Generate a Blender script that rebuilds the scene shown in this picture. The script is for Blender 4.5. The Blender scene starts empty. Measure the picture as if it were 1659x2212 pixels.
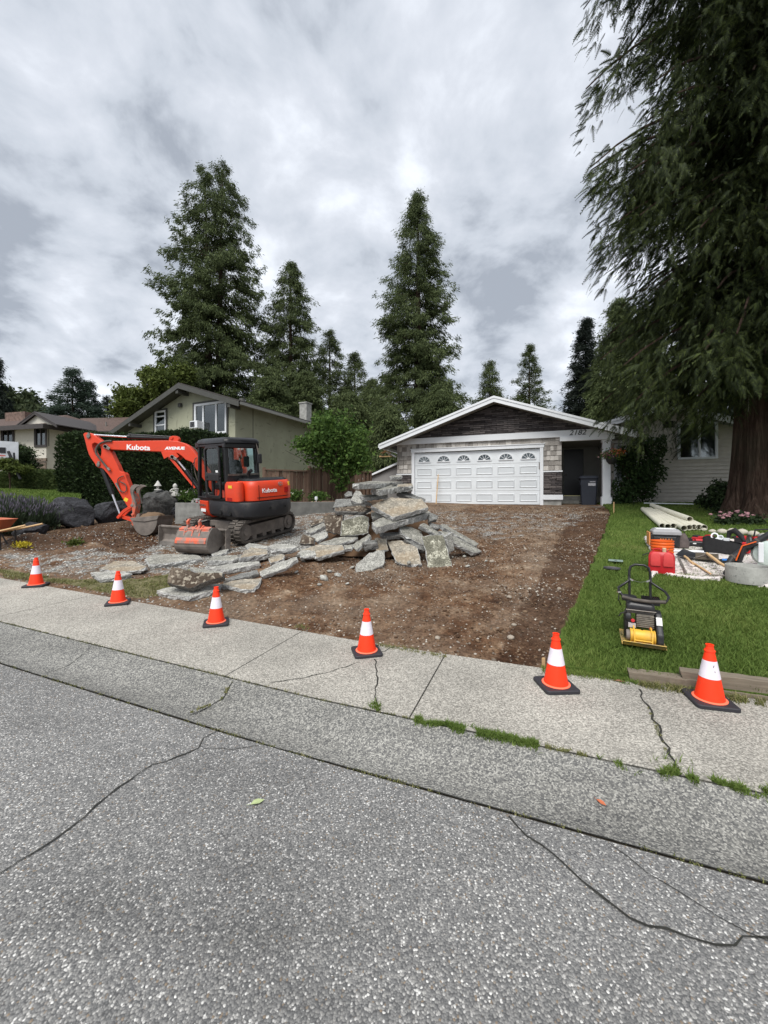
import bpy, math, random
import numpy as np
from mathutils import Matrix, Vector, Euler
random.seed(7); RNG = np.random.default_rng(7)
S = bpy.context.scene; COL = S.collection
rad = math.radians
# ------------------------------------------------------------------ camera, sky, sun, exposure
CAMZ = 1.6; FOC = 850.0; CX, HY = 829.5, 1072.0          # reference frame 1659 x 2212
cd = bpy.data.cameras.new('camera'); cam = bpy.data.objects.new('camera', cd); COL.objects.link(cam)
cd.sensor_fit = 'VERTICAL'; cd.sensor_height = 24; cd.lens = 24*FOC/2212; cd.shift_y = -(1106-HY)/2212
cd.clip_start = .05; cd.clip_end = 2000
cam.location = (0, 0, CAMZ); cam.rotation_euler = (rad(90), 0, 0); S.camera = cam
S.view_settings.view_transform = 'Standard'; S.view_settings.look = 'None'
S.view_settings.exposure = 0.55; S.view_settings.gamma = 1
W = bpy.data.worlds.new('World'); S.world = W; W.use_nodes = True
def build_world():
    nt = W.node_tree; N = nt.nodes; L = nt.links; N.clear()
    def n(t, **k):
        x = N.new(t)
        for a, b in k.items(): setattr(x, a, b)
        return x
    def m(op, a, b=None, clamp=False):
        x = n('ShaderNodeMath', operation=op, use_clamp=clamp)
        for i, q in enumerate((a, b)):
            if q is None: continue
            if isinstance(q, (int, float)): x.inputs[i].default_value = q
            else: L.new(q, x.inputs[i])
        return x.outputs[0]
    out = n('ShaderNodeOutputWorld')
    sky = n('ShaderNodeTexSky', sky_type='NISHITA'); sky.sun_disc = False
    sky.sun_elevation = rad(55); sky.sun_rotation = rad(SUNROT)
    b1 = n('ShaderNodeBackground'); b1.inputs[1].default_value = .07; L.new(sky.outputs[0], b1.inputs[0])
    tc = n('ShaderNodeTexCoord'); sp = n('ShaderNodeSeparateXYZ'); L.new(tc.outputs['Generated'], sp.inputs[0])
    den = m('ADD', m('MAXIMUM', sp.outputs[2], 0.0), .42)
    cb = n('ShaderNodeCombineXYZ'); L.new(m('DIVIDE', sp.outputs[0], den), cb.inputs[0]); L.new(m('DIVIDE', sp.outputs[1], den), cb.inputs[1])
    cb.inputs[2].default_value = 3.7
    def noise(sc, det, dist, rough=.5, off=None):
        x = n('ShaderNodeTexNoise'); x.inputs['Scale'].default_value = sc; x.inputs['Detail'].default_value = det
        x.inputs['Distortion'].default_value = dist; x.inputs['Roughness'].default_value = rough
        if off:
            mp = n('ShaderNodeMapping'); mp.inputs['Location'].default_value = off; L.new(cb.outputs[0], mp.inputs[0]); L.new(mp.outputs[0], x.inputs['Vector'])
        else: L.new(cb.outputs[0], x.inputs['Vector'])
        return x.outputs[0]
    f = m('ADD', m('MULTIPLY', noise(1.9, 4, .3), .42), m('MULTIPLY', noise(4.6, 9, .2, .55, (5.2, 1.3, 0)), .58))
    # thick darker cloud overhead, thinner bright cloud lower down
    r = n('ShaderNodeValToRGB'); L.new(f, r.inputs[0])
    el = r.color_ramp.elements
    el[0].position = .40; el[0].color = (.30, .33, .38, 1)
    el[1].position = .59; el[1].color = (.72, .755, .815, 1)
    e = el.new(.46); e.color = (.46, .495, .55, 1)
    e = el.new(.52); e.color = (.55, .58, .635, 1)
    b2 = n('ShaderNodeBackground'); b2.inputs[1].default_value = 1.0; L.new(r.outputs[0], b2.inputs[0])
    mx = n('ShaderNodeMixShader'); mx.inputs[0].default_value = .93
    L.new(b1.outputs[0], mx.inputs[1]); L.new(b2.outputs[0], mx.inputs[2]); L.new(mx.outputs[0], out.inputs[0])
SUNROT = 200
build_world()
sd = bpy.data.lights.new('sun', 'SUN'); sd.energy = 2.6; sd.angle = rad(35); sd.color = (1, .97, .92)
so = bpy.data.objects.new('sun', sd); COL.objects.link(so)
_az = rad(SUNROT)   # direction the light comes from: behind the camera, slightly left
_d = Vector((math.sin(_az)*math.cos(rad(55)), math.cos(_az)*math.cos(rad(55)), math.sin(rad(55))))
so.rotation_euler = _d.to_track_quat('Z', 'Y').to_euler(); so.location = _d*40

# ------------------------------------------------------------------ lot frame and terrain
TH = rad(21); CT, ST = math.cos(TH), math.sin(TH)
def lot(u, v): return (u*CT + v*ST, -u*ST + v*CT)          # u along the street, v into the lots
def unlot(x, y): return (x*CT - y*ST, x*ST + y*CT)
def zstreet(u): return .028*np.minimum(np.maximum(0, -1.6-u), 60)
def ground_uv(u, v):
    u = np.asarray(u, float); v = np.asarray(v, float)
    s = zstreet(u)
    vv = np.clip(v-3.95, 0, 12.0)
    up = .107*vv + .02*np.clip(v-15.95, 0, 40)
    g = np.where(v < 2.72, -.055*np.clip((2.72-v)/.35, 0, 1)**1.0, 0)
    return s + up + g
def ground(x, y): u, v = unlot(x, y); return float(ground_uv(u, v))
def P(px, py, Y): return Vector(((px-CX)/FOC*Y, Y, CAMZ + (HY-py)/FOC*Y))
def G(px, py):                                             # where the sight line meets the ground
    a, b = .5, 60
    for _ in range(50):
        m = (a+b)/2; p = P(px, py, m)
        if p.z > ground(p.x, p.y): a = m
        else: b = m
    p = P(px, py, a); p.z = ground(p.x, p.y); return p
def at(px, Y):
    x = (px-CX)/FOC*Y; return Vector((x, Y, ground(x, Y)))

# ------------------------------------------------------------------ numpy value noise
_T = RNG.random((256, 256))
def vnoise(x, y):
    xi = np.floor(x).astype(int); yi = np.floor(y).astype(int); fx = x-xi; fy = y-yi
    fx = fx*fx*(3-2*fx); fy = fy*fy*(3-2*fy)
    g = lambda i, j: _T[i % 256, j % 256]
    return (g(xi, yi)*(1-fx)+g(xi+1, yi)*fx)*(1-fy) + (g(xi, yi+1)*(1-fx)+g(xi+1, yi+1)*fx)*fy
def fbm(x, y, o=4):
    r = 0; a = .5
    for i in range(o): r = r + a*(vnoise(x*2**i+17*i, y*2**i+31*i)-.5); a *= .5
    return r

# ------------------------------------------------------------------ objects
def link(o): COL.objects.link(o); return o
def mesh_np(name, V, F, mat=None, smooth=False):
    V = np.asarray(V, dtype=np.float32); me = bpy.data.meshes.new(name)
    if isinstance(F, np.ndarray):
        n, k = F.shape
        me.vertices.add(len(V)); me.vertices.foreach_set('co', V.ravel())
        me.loops.add(n*k); me.loops.foreach_set('vertex_index', F.astype(np.int32).ravel())
        me.polygons.add(n); me.polygons.foreach_set('loop_start', np.arange(0, n*k, k, dtype=np.int32))
        try: me.polygons.foreach_set('loop_total', np.full(n, k, dtype=np.int32))
        except Exception: pass
        me.update(calc_edges=True)
    else:
        me.from_pydata([tuple(map(float, v)) for v in V], [], F)
    if smooth: me.polygons.foreach_set('use_smooth', np.ones(len(me.polygons), dtype=bool))
    if mat is not None: me.materials.append(mat)
    me.update(); return me
def tag(o, label=None, cat=None, group=None, kind=None):
    if label: o['label'] = label
    if cat: o['category'] = cat
    if group: o['group'] = group
    if kind: o['kind'] = kind
    return o
def thing(name, label, cat, loc=(0, 0, 0), rot=(0, 0, 0), group=None):
    o = bpy.data.objects.new(name, None); link(o); o.location = loc; o.rotation_euler = rot
    o.empty_display_size = .2
    return tag(o, label, cat, group)
def mat_of(o):
    M = Matrix.LocRotScale(o.location, o.rotation_euler, o.scale)
    return M
def I3(): return Matrix.Identity(4)
def TR(loc=(0, 0, 0), rot=(0, 0, 0), sc=(1, 1, 1)): return Matrix.LocRotScale(Vector(loc), Euler(rot), Vector(sc))
class MB:
    def __init__(s): s.v = []; s.f = []; s.T = I3()
    def add(s, vs, fs, M=None):
        b = len(s.v); T = s.T @ M if M is not None else s.T
        s.v += [T @ Vector(p) for p in vs]; s.f += [tuple(b+i for i in f) for f in fs]; return s
    def box(s, c, d, rot=None, M=None):
        x, y, z = d[0]/2, d[1]/2, d[2]/2
        vs = [(-x,-y,-z),(x,-y,-z),(x,y,-z),(-x,y,-z),(-x,-y,z),(x,-y,z),(x,y,z),(-x,y,z)]
        m = TR(c, rot or (0, 0, 0)); m = M @ m if M is not None else m
        return s.add(vs, [(0,3,2,1),(4,5,6,7),(0,1,5,4),(1,2,6,5),(2,3,7,6),(3,0,4,7)], m)
    def bb(s, a, b, M=None):                                # box from two corners
        return s.box([(a[i]+b[i])/2 for i in range(3)], [abs(b[i]-a[i]) for i in range(3)], None, M)
    def cyl(s, a, b, r0, r1=None, n=16, cap=True):
        a = Vector(a); b = Vector(b); r1 = r0 if r1 is None else r1
        z = (b-a).normalized(); x = z.orthogonal().normalized(); y = z.cross(x)
        vs = []
        for p, r in ((a, r0), (b, r1)):
            vs += [p + (x*math.cos(2*math.pi*i/n) + y*math.sin(2*math.pi*i/n))*r for i in range(n)]
        fs = [(i, (i+1) % n, n+(i+1) % n, n+i) for i in range(n)]
        if cap: fs += [tuple(range(n))[::-1], tuple(range(n, 2*n))]
        return s.add(vs, fs)
    def tube(s, path, r, n=8, cap=True):
        path = [Vector(p) for p in path]; k = len(path); vs = []; fs = []
        up = None
        for i, p in enumerate(path):
            t = (path[min(i+1, k-1)] - path[max(i-1, 0)]).normalized()
            if up is None: up = t.orthogonal().normalized()
            up = (up - t*up.dot(t)).normalized(); w = t.cross(up)
            rr = r[i] if isinstance(r, (list, tuple)) else r
            vs += [p + (up*math.cos(2*math.pi*j/n) + w*math.sin(2*math.pi*j/n))*rr for j in range(n)]
        for i in range(k-1):
            fs += [(i*n+j, i*n+(j+1) % n, (i+1)*n+(j+1) % n, (i+1)*n+j) for j in range(n)]
        if cap: fs += [tuple(range(n))[::-1], tuple(range((k-1)*n, k*n))]
        return s.add(vs, fs)
    def lathe(s, prof, c=(0, 0, 0), n=24, M=None):
        vs = []; fs = []
        for r, z in prof: vs += [(c[0]+r*math.cos(2*math.pi*j/n), c[1]+r*math.sin(2*math.pi*j/n), c[2]+z) for j in range(n)]
        for i in range(len(prof)-1):
            fs += [(i*n+j, i*n+(j+1) % n, (i+1)*n+(j+1) % n, (i+1)*n+j) for j in range(n)]
        return s.add(vs, fs, M)
    def prism(s, poly, a, b, M=None, axis='y'):             # poly in (x,z) spread along y, or (x,y) along z, or (y,z) along x
        n = len(poly)
        mk = {'y': lambda p, t: (p[0], t, p[1]), 'z': lambda p, t: (p[0], p[1], t), 'x': lambda p, t: (t, p[0], p[1])}[axis]
        vs = [mk(p, a) for p in poly] + [mk(p, b) for p in poly]
        fs = [tuple(range(n)), tuple(range(n, 2*n))[::-1]] + [(i, n+i, n+(i+1) % n, (i+1) % n) for i in range(n)]
        return s.add(vs, fs, M)
    def build(s, name, mat, parent=None, smooth=False, bevel=0, world=False, label=None, seg=2):
        vs = s.v
        if world and parent is not None:
            inv = mat_of(parent).inverted(); vs = [inv @ v for v in vs]
        me = bpy.data.meshes.new(name); me.from_pydata([tuple(v) for v in vs], [], s.f)
        import bmesh
        bm = bmesh.new(); bm.from_mesh(me); bmesh.ops.recalc_face_normals(bm, faces=bm.faces); bm.to_mesh(me); bm.free()
        if smooth:
            me.polygons.foreach_set('use_smooth', np.ones(len(me.polygons), dtype=bool))
            try: me.set_sharp_from_angle(angle=rad(38))
            except Exception: pass
        me.materials.append(mat)
        o = bpy.data.objects.new(name, me); link(o)
        if parent is not None: o.parent = parent
        if bevel:
            md = o.modifiers.new('bevel', 'BEVEL'); md.width = bevel; md.segments = seg; md.limit_method = 'ANGLE'; md.angle_limit = rad(35)
        if label: o['label'] = label
        return o
def put(name, V, F, mat, parent=None, smooth=False, world=False):
    if parent is not None and world:
        inv = np.array(mat_of(parent).inverted()); V = np.asarray(V) @ inv[:3, :3].T + inv[:3, 3]
    o = link(bpy.data.objects.new(name, mesh_np(name, V, F, mat, smooth)))
    if parent is not None: o.parent = parent
    return o
def copy_tree(o, parent=None):
    c = o.copy(); COL.objects.link(c)
    if parent is not None: c.parent = parent
    for ch in [q for q in bpy.data.objects if q.parent == o]: copy_tree(ch, c)
    return c
def text_mesh(name, txt, size, mat, parent, M, extrude=.002, offset=0, shear=0, space=1, align='CENTER', label=None):
    cu = bpy.data.curves.new(name, 'FONT'); cu.body = txt; cu.size = size; cu.extrude = extrude; cu.offset = offset
    cu.shear = shear; cu.space_character = space; cu.align_x = align; cu.align_y = 'CENTER'
    t = bpy.data.objects.new(name, cu); link(t)
    dg = bpy.context.evaluated_depsgraph_get(); me = bpy.data.meshes.new_from_object(t.evaluated_get(dg))
    bpy.data.objects.remove(t); bpy.data.curves.remove(cu)
    me.transform(M); me.materials.clear(); me.materials.append(mat); me.name = name
    o = link(bpy.data.objects.new(name, me)); o.parent = parent
    if label: o['label'] = label
    return o

# ------------------------------------------------------------------ materials
class NT:
    def __init__(s, name):
        s.m = bpy.data.materials.new(name); s.m.use_nodes = True; s.t = s.m.node_tree; s.N = s.t.nodes; s.L = s.t.links
        s.b = s.N['Principled BSDF']; s.tc = s.N.new('ShaderNodeTexCoord')
    def set(s, sock, v):
        if isinstance(v, (int, float)): sock.default_value = v
        elif isinstance(v, (tuple, list)): sock.default_value = tuple(v)+(1,) if len(v) == 3 and sock.type == 'RGBA' else v
        else: s.L.new(v, sock)
    def vec(s, scale=(1, 1, 1), rot=(0, 0, 0), kind='Object', loc=(0, 0, 0)):
        mp = s.N.new('ShaderNodeMapping'); mp.inputs['Scale'].default_value = scale; mp.inputs['Rotation'].default_value = rot
        mp.inputs['Location'].default_value = loc
        s.L.new(s.tc.outputs[kind], mp.inputs[0]); return mp.outputs[0]
    def noise(s, sc, det=4, rough=.55, v=None, dist=0, col=False):
        x = s.N.new('ShaderNodeTexNoise'); x.inputs['Scale'].default_value = sc; x.inputs['Detail'].default_value = det
        x.inputs['Roughness'].default_value = rough; x.inputs['Distortion'].default_value = dist
        s.L.new(v if v is not None else s.tc.outputs['Object'], x.inputs['Vector']); return x.outputs[1 if col else 0]
    def vor(s, sc, v=None, feat='F1', out='Distance', rnd=1):
        x = s.N.new('ShaderNodeTexVoronoi'); x.feature = feat; x.inputs['Scale'].default_value = sc; x.inputs['Randomness'].default_value = rnd
        s.L.new(v if v is not None else s.tc.outputs['Object'], x.inputs['Vector']); return x.outputs[out]
    def ramp(s, f, stops, interp='LINEAR'):
        r = s.N.new('ShaderNodeValToRGB'); s.set(r.inputs[0], f); e = r.color_ramp.elements; r.color_ramp.interpolation = interp
        while len(e) < len(stops): e.new(.5)
        for q, (p, c) in zip(e, stops):
            q.position = p; q.color = (c, c, c, 1) if isinstance(c, (int, float)) else tuple(c)+(1,)
        return r.outputs[0]
    def mix(s, f, a, b, mode='MIX'):
        x = s.N.new('ShaderNodeMix'); x.data_type = 'RGBA'; x.blend_type = mode
        s.set(x.inputs[0], f); s.set(x.inputs[6], a); s.set(x.inputs[7], b); return x.outputs[2]
    def math(s, op, a, b=0., clamp=False):
        x = s.N.new('ShaderNodeMath'); x.operation = op; x.use_clamp = clamp; s.set(x.inputs[0], a); s.set(x.inputs[1], b); return x.outputs[0]
    def island(s): return s.N.new('ShaderNodeNewGeometry').outputs['Random Per Island']
    def attr(s, name):
        x = s.N.new('ShaderNodeAttribute'); x.attribute_name = name; return x
    def bump(s, h, strength=.3, dist=.02):
        x = s.N.new('ShaderNodeBump'); x.inputs['Strength'].default_value = strength; x.inputs['Distance'].default_value = dist
        s.set(x.inputs['Height'], h); s.L.new(x.outputs[0], s.b.inputs['Normal']); return s
    def done(s, col, rough=.8, metal=0, spec=None):
        s.set(s.b.inputs['Base Color'], col); s.set(s.b.inputs['Roughness'], rough); s.b.inputs['Metallic'].default_value = metal
        if spec is not None: s.b.inputs['Specular IOR Level'].default_value = spec
        return s.m
def sc3(c, k): return tuple(min(1, q*k) for q in c)
def M_noise(name, c, var=.25, scale=8, rough=.7, metal=0, bump=.15, bd=.01, spec=None, vec=None, det=5):
    t = NT(name); v = t.vec(vec) if vec else None; n = t.noise(scale, det, .6, v)
    col = t.ramp(n, [(.3, sc3(c, 1-var)), (.7, sc3(c, 1+var))])
    if bump: t.bump(n, bump, bd)
    return t.done(col, rough, metal, spec)
def M_foliage(name, cols, rough=.75, transl=.25, wn=.4):
    t = NT(name); r = t.island(); n = t.noise(.9, 3)
    f = t.math('ADD', t.math('MULTIPLY', r, 1.05-wn), t.math('MULTIPLY', n, wn))
    k = len(cols); col = t.ramp(f, [(.12+.8*i/(k-1), c) for i, c in enumerate(cols)])
    t.done(col, rough, 0, .25)
    if transl:
        tr = t.N.new('ShaderNodeBsdfTranslucent'); t.set(tr.inputs[0], col)
        mx = t.N.new('ShaderNodeMixShader'); mx.inputs[0].default_value = transl
        out = [q for q in t.N if q.type == 'OUTPUT_MATERIAL'][0]
        t.L.new(t.b.outputs[0], mx.inputs[1]); t.L.new(tr.outputs[0], mx.inputs[2]); t.L.new(mx.outputs[0], out.inputs[0])
    return t.m
def m_asphalt():
    t = NT('asphalt'); cell = t.vor(135, out='Color'); d = t.vor(135)
    w = t.N.new('ShaderNodeSeparateColor'); t.L.new(cell, w.inputs[0])
    stone = t.ramp(w.outputs[0], [(0, (.12, .121, .121)), (.35, (.185, .184, .18)), (.6, (.235, .232, .225)), (.84, (.29, .284, .27)), (.94, (.46, .45, .43)), (1, (.72, .71, .68))])
    tint = t.mix(t.ramp(w.outputs[1], [(.97, 0), (.985, 1)]), stone, (.24, .19, .14))
    col = t.mix(t.ramp(d, [(.52, 0), (.85, .75)]), tint, (.06, .06, .062))
    big = t.noise(.35, 4); col = t.mix(1, col, t.ramp(big, [(.3, .76), (.7, 1.16)]), 'MULTIPLY')
    st = t.ramp(t.noise(.9, 4, .6, t.vec((.5, 1.8, 1), (0, 0, .37), loc=(3, 1, 0))), [(.50, 1), (.72, .66)])
    col = t.mix(1, col, st, 'MULTIPLY')
    t.bump(t.ramp(d, [(.1, 1), (.8, 0)]), .45, .005); return t.done(col, .8, 0, .3)
def m_walk(name, base, dark, sc=110, big=.25):
    t = NT(name); cell = t.vor(sc, out='Color'); d = t.vor(sc)
    w = t.N.new('ShaderNodeSeparateColor'); t.L.new(cell, w.inputs[0])
    stone = t.ramp(w.outputs[0], [(0, sc3(base, .5)), (.3, sc3(base, .8)), (.6, sc3(base, 1.05)), (1, sc3(base, 1.6))])
    col = t.mix(t.ramp(d, [(.4, 0), (.9, .6)]), stone, dark)
    n = t.noise(1.1, 5, .6); col = t.mix(1, col, t.ramp(n, [(.3, 1-big), (.7, 1+big*.5)]), 'MULTIPLY')
    t.bump(t.ramp(d, [(.1, 1), (.8, 0)]), .4, .004); return t.done(col, .85, 0, .25)
def m_gutter():
    t = NT('gutter_concrete'); cell = t.vor(115, out='Color'); d = t.vor(115)
    w = t.N.new('ShaderNodeSeparateColor'); t.L.new(cell, w.inputs[0])
    stone = t.ramp(w.outputs[0], [(0, (.09, .09, .09)), (.3, (.16, .158, .15)), (.6, (.24, .235, .215)), (1, (.42, .41, .375))])
    col = t.mix(t.ramp(d, [(.45, 0), (.9, .7)]), stone, (.1, .1, .095))
    n = t.noise(1.0, 5, .6, t.vec((.5, 1.6, 1), (0, 0, .37))); col = t.mix(1, col, t.ramp(n, [(.35, .78), (.62, 1.08)]), 'MULTIPLY')
    t.bump(t.ramp(d, [(.1, 1), (.8, 0)]), .4, .004); return t.done(col, .85, 0, .25)
def m_concrete_slab(name, top, warm=0, roots=False, brown=0):
    t = NT(name); v = t.vec((1, 1, 1)); n = t.noise(6, 8, .7); n2 = t.noise(45, 4, .7); n3 = t.noise(2.2, 3)
    col = t.ramp(n, [(.3, sc3(top, .6)), (.5, top), (.72, sc3(top, 1.5))])
    col = t.mix(1, col, t.ramp(n2, [(.38, .55), (.62, 1.3)]), 'MULTIPLY')
    if warm: col = t.mix(t.ramp(n3, [(.42, 0), (.6, warm)]), col, (.27, .215, .15))
    if brown: col = t.mix(t.ramp(n3, [(.35, 0), (.5, brown)]), col, (.055, .04, .03))
    if warm or brown:
        c2 = t.vor(28, out='Color'); w = t.N.new('ShaderNodeSeparateColor'); t.L.new(c2, w.inputs[0])
        col = t.mix(t.ramp(w.outputs[0], [(.72, 0), (.95, .55)]), col, (.5, .45, .36))
    if roots:
        e = t.noise(7, 2, .5, t.vec((1, 1, 1), (.3, .2, .5)), 1.5); e2 = t.noise(9, 2, .5, t.vec((1, 1, 1), (1.3, .9, .5)), 2); msk = t.noise(5, 2)
        ln = lambda q: t.ramp(q, [(.475, 0), (.495, 1), (.505, 1), (.525, 0)])
        k = t.math('MULTIPLY', t.math('MAXIMUM', ln(e), ln(e2)), t.ramp(msk, [(.45, 0), (.52, 1)])); col = t.mix(k, col, (.62, .61, .5))
    t.bump(t.math('ADD', t.math('MULTIPLY', n, .5), t.math('MULTIPLY', n2, .6)), .5, .012); return t.done(col, .95, 0, .15)
def m_soil_ground():
    t = NT('yard_ground'); a = t.attr('zone'); s = t.N.new('ShaderNodeSeparateColor'); t.L.new(a.outputs['Color'], s.inputs[0])
    n = t.noise(2.2, 7, .65); n2 = t.noise(22, 6, .75); n3 = t.noise(.7, 4, .6)
    soil = t.ramp(n, [(.30, (.034, .017, .010)), (.46, (.105, .056, .031)), (.57, (.18, .112, .068)), (.70, (.32, .245, .175))])
    red = t.ramp(n3, [(.42, 0), (.6, .55)]); soil = t.mix(red, soil, (.20, .155, .115))
    soil = t.mix(1, soil, t.ramp(n2, [(.32, .38), (.68, 1.55)]), 'MULTIPLY')
    c = t.vor(32, out='Color'); w = t.N.new('ShaderNodeSeparateColor'); t.L.new(c, w.inputs[0]); d = t.vor(32)
    peb = t.math('MULTIPLY', t.ramp(w.outputs[0], [(.80, 0), (.84, 1)]), t.ramp(d, [(.3, 1), (.42, 0)]))
    peb = t.math('MULTIPLY', peb, t.ramp(t.noise(1.3, 3), [(.38, .2), (.55, 1)]))
    soil = t.mix(peb, soil, t.ramp(w.outputs[1], [(0, (.16, .13, .10)), (.6, (.34, .30, .25)), (1, (.6, .57, .5))]))
    cg = t.vor(34, out='Color'); w2 = t.N.new('ShaderNodeSeparateColor'); t.L.new(cg, w2.inputs[0]); dg = t.vor(34)
    grav = t.ramp(w2.outputs[0], [(0, (.13, .13, .125)), (.4, (.25, .25, .24)), (.75, (.40, .395, .37)), (1, (.62, .61, .58))])
    grav = t.mix(t.ramp(dg, [(.35, 0), (.75, .8)]), grav, (.09, .08, .065))
    gr = t.ramp(n2, [(.3, (.06, .06, .025)), (.5, (.14, .13, .065)), (.7, (.27, .24, .15))])
    j = t.math('MULTIPLY', t.math('SUBTRACT', t.noise(3.5, 6, .7), .5), 1.3)
    f1 = t.ramp(t.math('ADD', s.outputs[1], j), [(.42, 0), (.58, 1)]); f2 = t.ramp(t.math('ADD', s.outputs[2], j), [(.42, 0), (.6, 1)])
    dk = t.ramp(t.math('ADD', s.outputs[0], j), [(.35, 0), (.55, .85)])
    soil = t.mix(dk, soil, t.mix(1, soil, (.42, .34, .30), 'MULTIPLY'))
    col = t.mix(f2, t.mix(f1, soil, grav), gr)
    t.bump(t.math('ADD', t.math('ADD', n, t.math('MULTIPLY', n2, .6)), t.math('MULTIPLY', dg, .15)), .8, .05); return t.done(col, .95, 0, .12)
def m_stonewall(name, cols, sc=1.0, w=.42, h=.07):
    t = NT(name); v = t.vec((1, 1, 1))
    sp = t.N.new('ShaderNodeSeparateXYZ'); t.L.new(t.tc.outputs['Object'], sp.inputs[0])
    cb = t.N.new('ShaderNodeCombineXYZ'); t.L.new(t.math('ADD', sp.outputs[0], sp.outputs[1]), cb.inputs[0]); t.L.new(sp.outputs[2], cb.inputs[1])
    dist = t.noise(7, 3, .5, None, 0, True)
    ad = t.N.new('ShaderNodeMix'); ad.data_type = 'VECTOR'; ad.inputs[0].default_value = .03; t.L.new(cb.outputs[0], ad.inputs[4]); t.L.new(dist, ad.inputs[5])
    br = t.N.new('ShaderNodeTexBrick'); t.L.new(ad.outputs[1], br.inputs['Vector']); br.inputs['Scale'].default_value = 1
    br.inputs['Brick Width'].default_value = w; br.inputs['Row Height'].default_value = h; br.inputs['Mortar Size'].default_value = .006
    br.inputs['Mortar Smooth'].default_value = .3; br.offset = .37; br.inputs['Bias'].default_value = 0
    br.inputs['Color1'].default_value = (0, 0, 0, 1); br.inputs['Color2'].default_value = (1, 1, 1, 1); br.inputs['Mortar'].default_value = (.5, .5, .5, 1)
    n = t.noise(9, 6, .7); f = t.math('ADD', t.math('MULTIPLY', br.outputs[0], .55), t.math('MULTIPLY', n, .45))
    k = len(cols); col = t.ramp(f, [(.15+.7*i/(k-1), c) for i, c in enumerate(cols)])
    col = t.mix(t.math('MULTIPLY', br.outputs[1], .85), col, sc3(cols[0], .35))
    t.bump(t.math('SUBTRACT', f, t.math('MULTIPLY', br.outputs[1], 1.2)), .9, .03); return t.done(col, .9, 0, .2)
def m_lap(name, c, pitch=.11):
    t = NT(name); sp = t.N.new('ShaderNodeSeparateXYZ'); t.L.new(t.tc.outputs['Object'], sp.inputs[0])
    n = t.noise(5, 4); return t.done(t.ramp(n, [(.3, sc3(c, .9)), (.7, sc3(c, 1.08))]), .6)
def m_stucco(name, c):
    t = NT(name)
    a = t.noise(5.5, 3, .5, t.vec((1, 1, .25), (0, .7, 0)), 1.0); b = t.noise(5.5, 3, .5, t.vec((.25, .25, 1), (0, .7, 0)), 1.0)
    r1 = t.ramp(a, [(.30, 1), (.36, 0)]); r2 = t.ramp(b, [(.30, 1), (.36, 0)]); r = t.math('MAXIMUM', r1, r2)
    n = t.noise(1.2, 4); col = t.ramp(n, [(.3, sc3(c, .9)), (.7, sc3(c, 1.07))])
    col = t.mix(t.math('MULTIPLY', r, .6), col, sc3(c, .5)); t.bump(r, .6, .02); return t.done(col, .9)
def m_wood(name, c1, c2, sc=(14, 14, 1.2), rough=.8):
    t = NT(name); n = t.noise(3, 6, .65, t.vec(sc)); i = t.island()
    col = t.ramp(t.math('ADD', t.math('MULTIPLY', n, .6), t.math('MULTIPLY', i, .4)), [(.25, c1), (.75, c2)])
    t.bump(n, .3, .006); return t.done(col, rough)
def m_bark():
    t = NT('bark'); n = t.noise(5, 7, .7, t.vec((3.2, 3.2, .28)), .6); n2 = t.noise(1.0, 3)
    col = t.ramp(n, [(.3, (.018, .012, .009)), (.5, (.065, .042, .032)), (.72, (.15, .105, .082))])
    col = t.mix(t.ramp(n2, [(.45, 0), (.7, .35)]), col, (.07, .075, .05)); t.bump(n, 1.0, .12); return t.done(col, .95, 0, .1)
def m_rock(name, c, hi=(.45, .45, .45)):
    t = NT(name); n = t.noise(3.2, 8, .68, None, 1.2); n2 = t.noise(14, 5, .7)
    col = t.ramp(n, [(.32, sc3(c, .4)), (.5, c), (.68, sc3(c, 1.9)), (.8, hi)])
    col = t.mix(1, col, t.ramp(n2, [(.3, .7), (.7, 1.25)]), 'MULTIPLY')
    t.bump(t.math('ADD', n, t.math('MULTIPLY', n2, .5)), 1.0, .10); return t.done(col, .8, 0, .25)
def m_paint(name, c, rough=.4, dirt=.3, dirtc=(.09, .07, .055), sc=3, lo=.52, hi=.72):
    t = NT(name); n = t.noise(sc, 7, .7); col = t.mix(t.ramp(n, [(lo, 0), (hi, dirt)]), c, dirtc)
    return t.done(col, t.ramp(n, [(.4, rough), (.8, min(1, rough+.3))]))
def m_glass(name, tint=(.55, .6, .6), a=.35, rough=.05):
    t = NT(name); t.done(tint, rough); t.b.inputs['Transmission Weight'].default_value = 0
    a *= .5; gl = t.N.new('ShaderNodeBsdfGlossy'); gl.inputs['Roughness'].default_value = rough; t.set(gl.inputs[0], (.9, .95, .95))
    tr = t.N.new('ShaderNodeBsdfTransparent'); t.set(tr.inputs[0], tint)
    fr = t.N.new('ShaderNodeFresnel'); fr.inputs[0].default_value = 1.45
    mx = t.N.new('ShaderNodeMixShader'); t.L.new(t.math('ADD', fr.outputs[0], a*.25), mx.inputs[0]); t.L.new(tr.outputs[0], mx.inputs[1]); t.L.new(gl.outputs[0], mx.inputs[2])
    out = [q for q in t.N if q.type == 'OUTPUT_MATERIAL'][0]; t.L.new(mx.outputs[0], out.inputs[0]); return t.m
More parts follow.
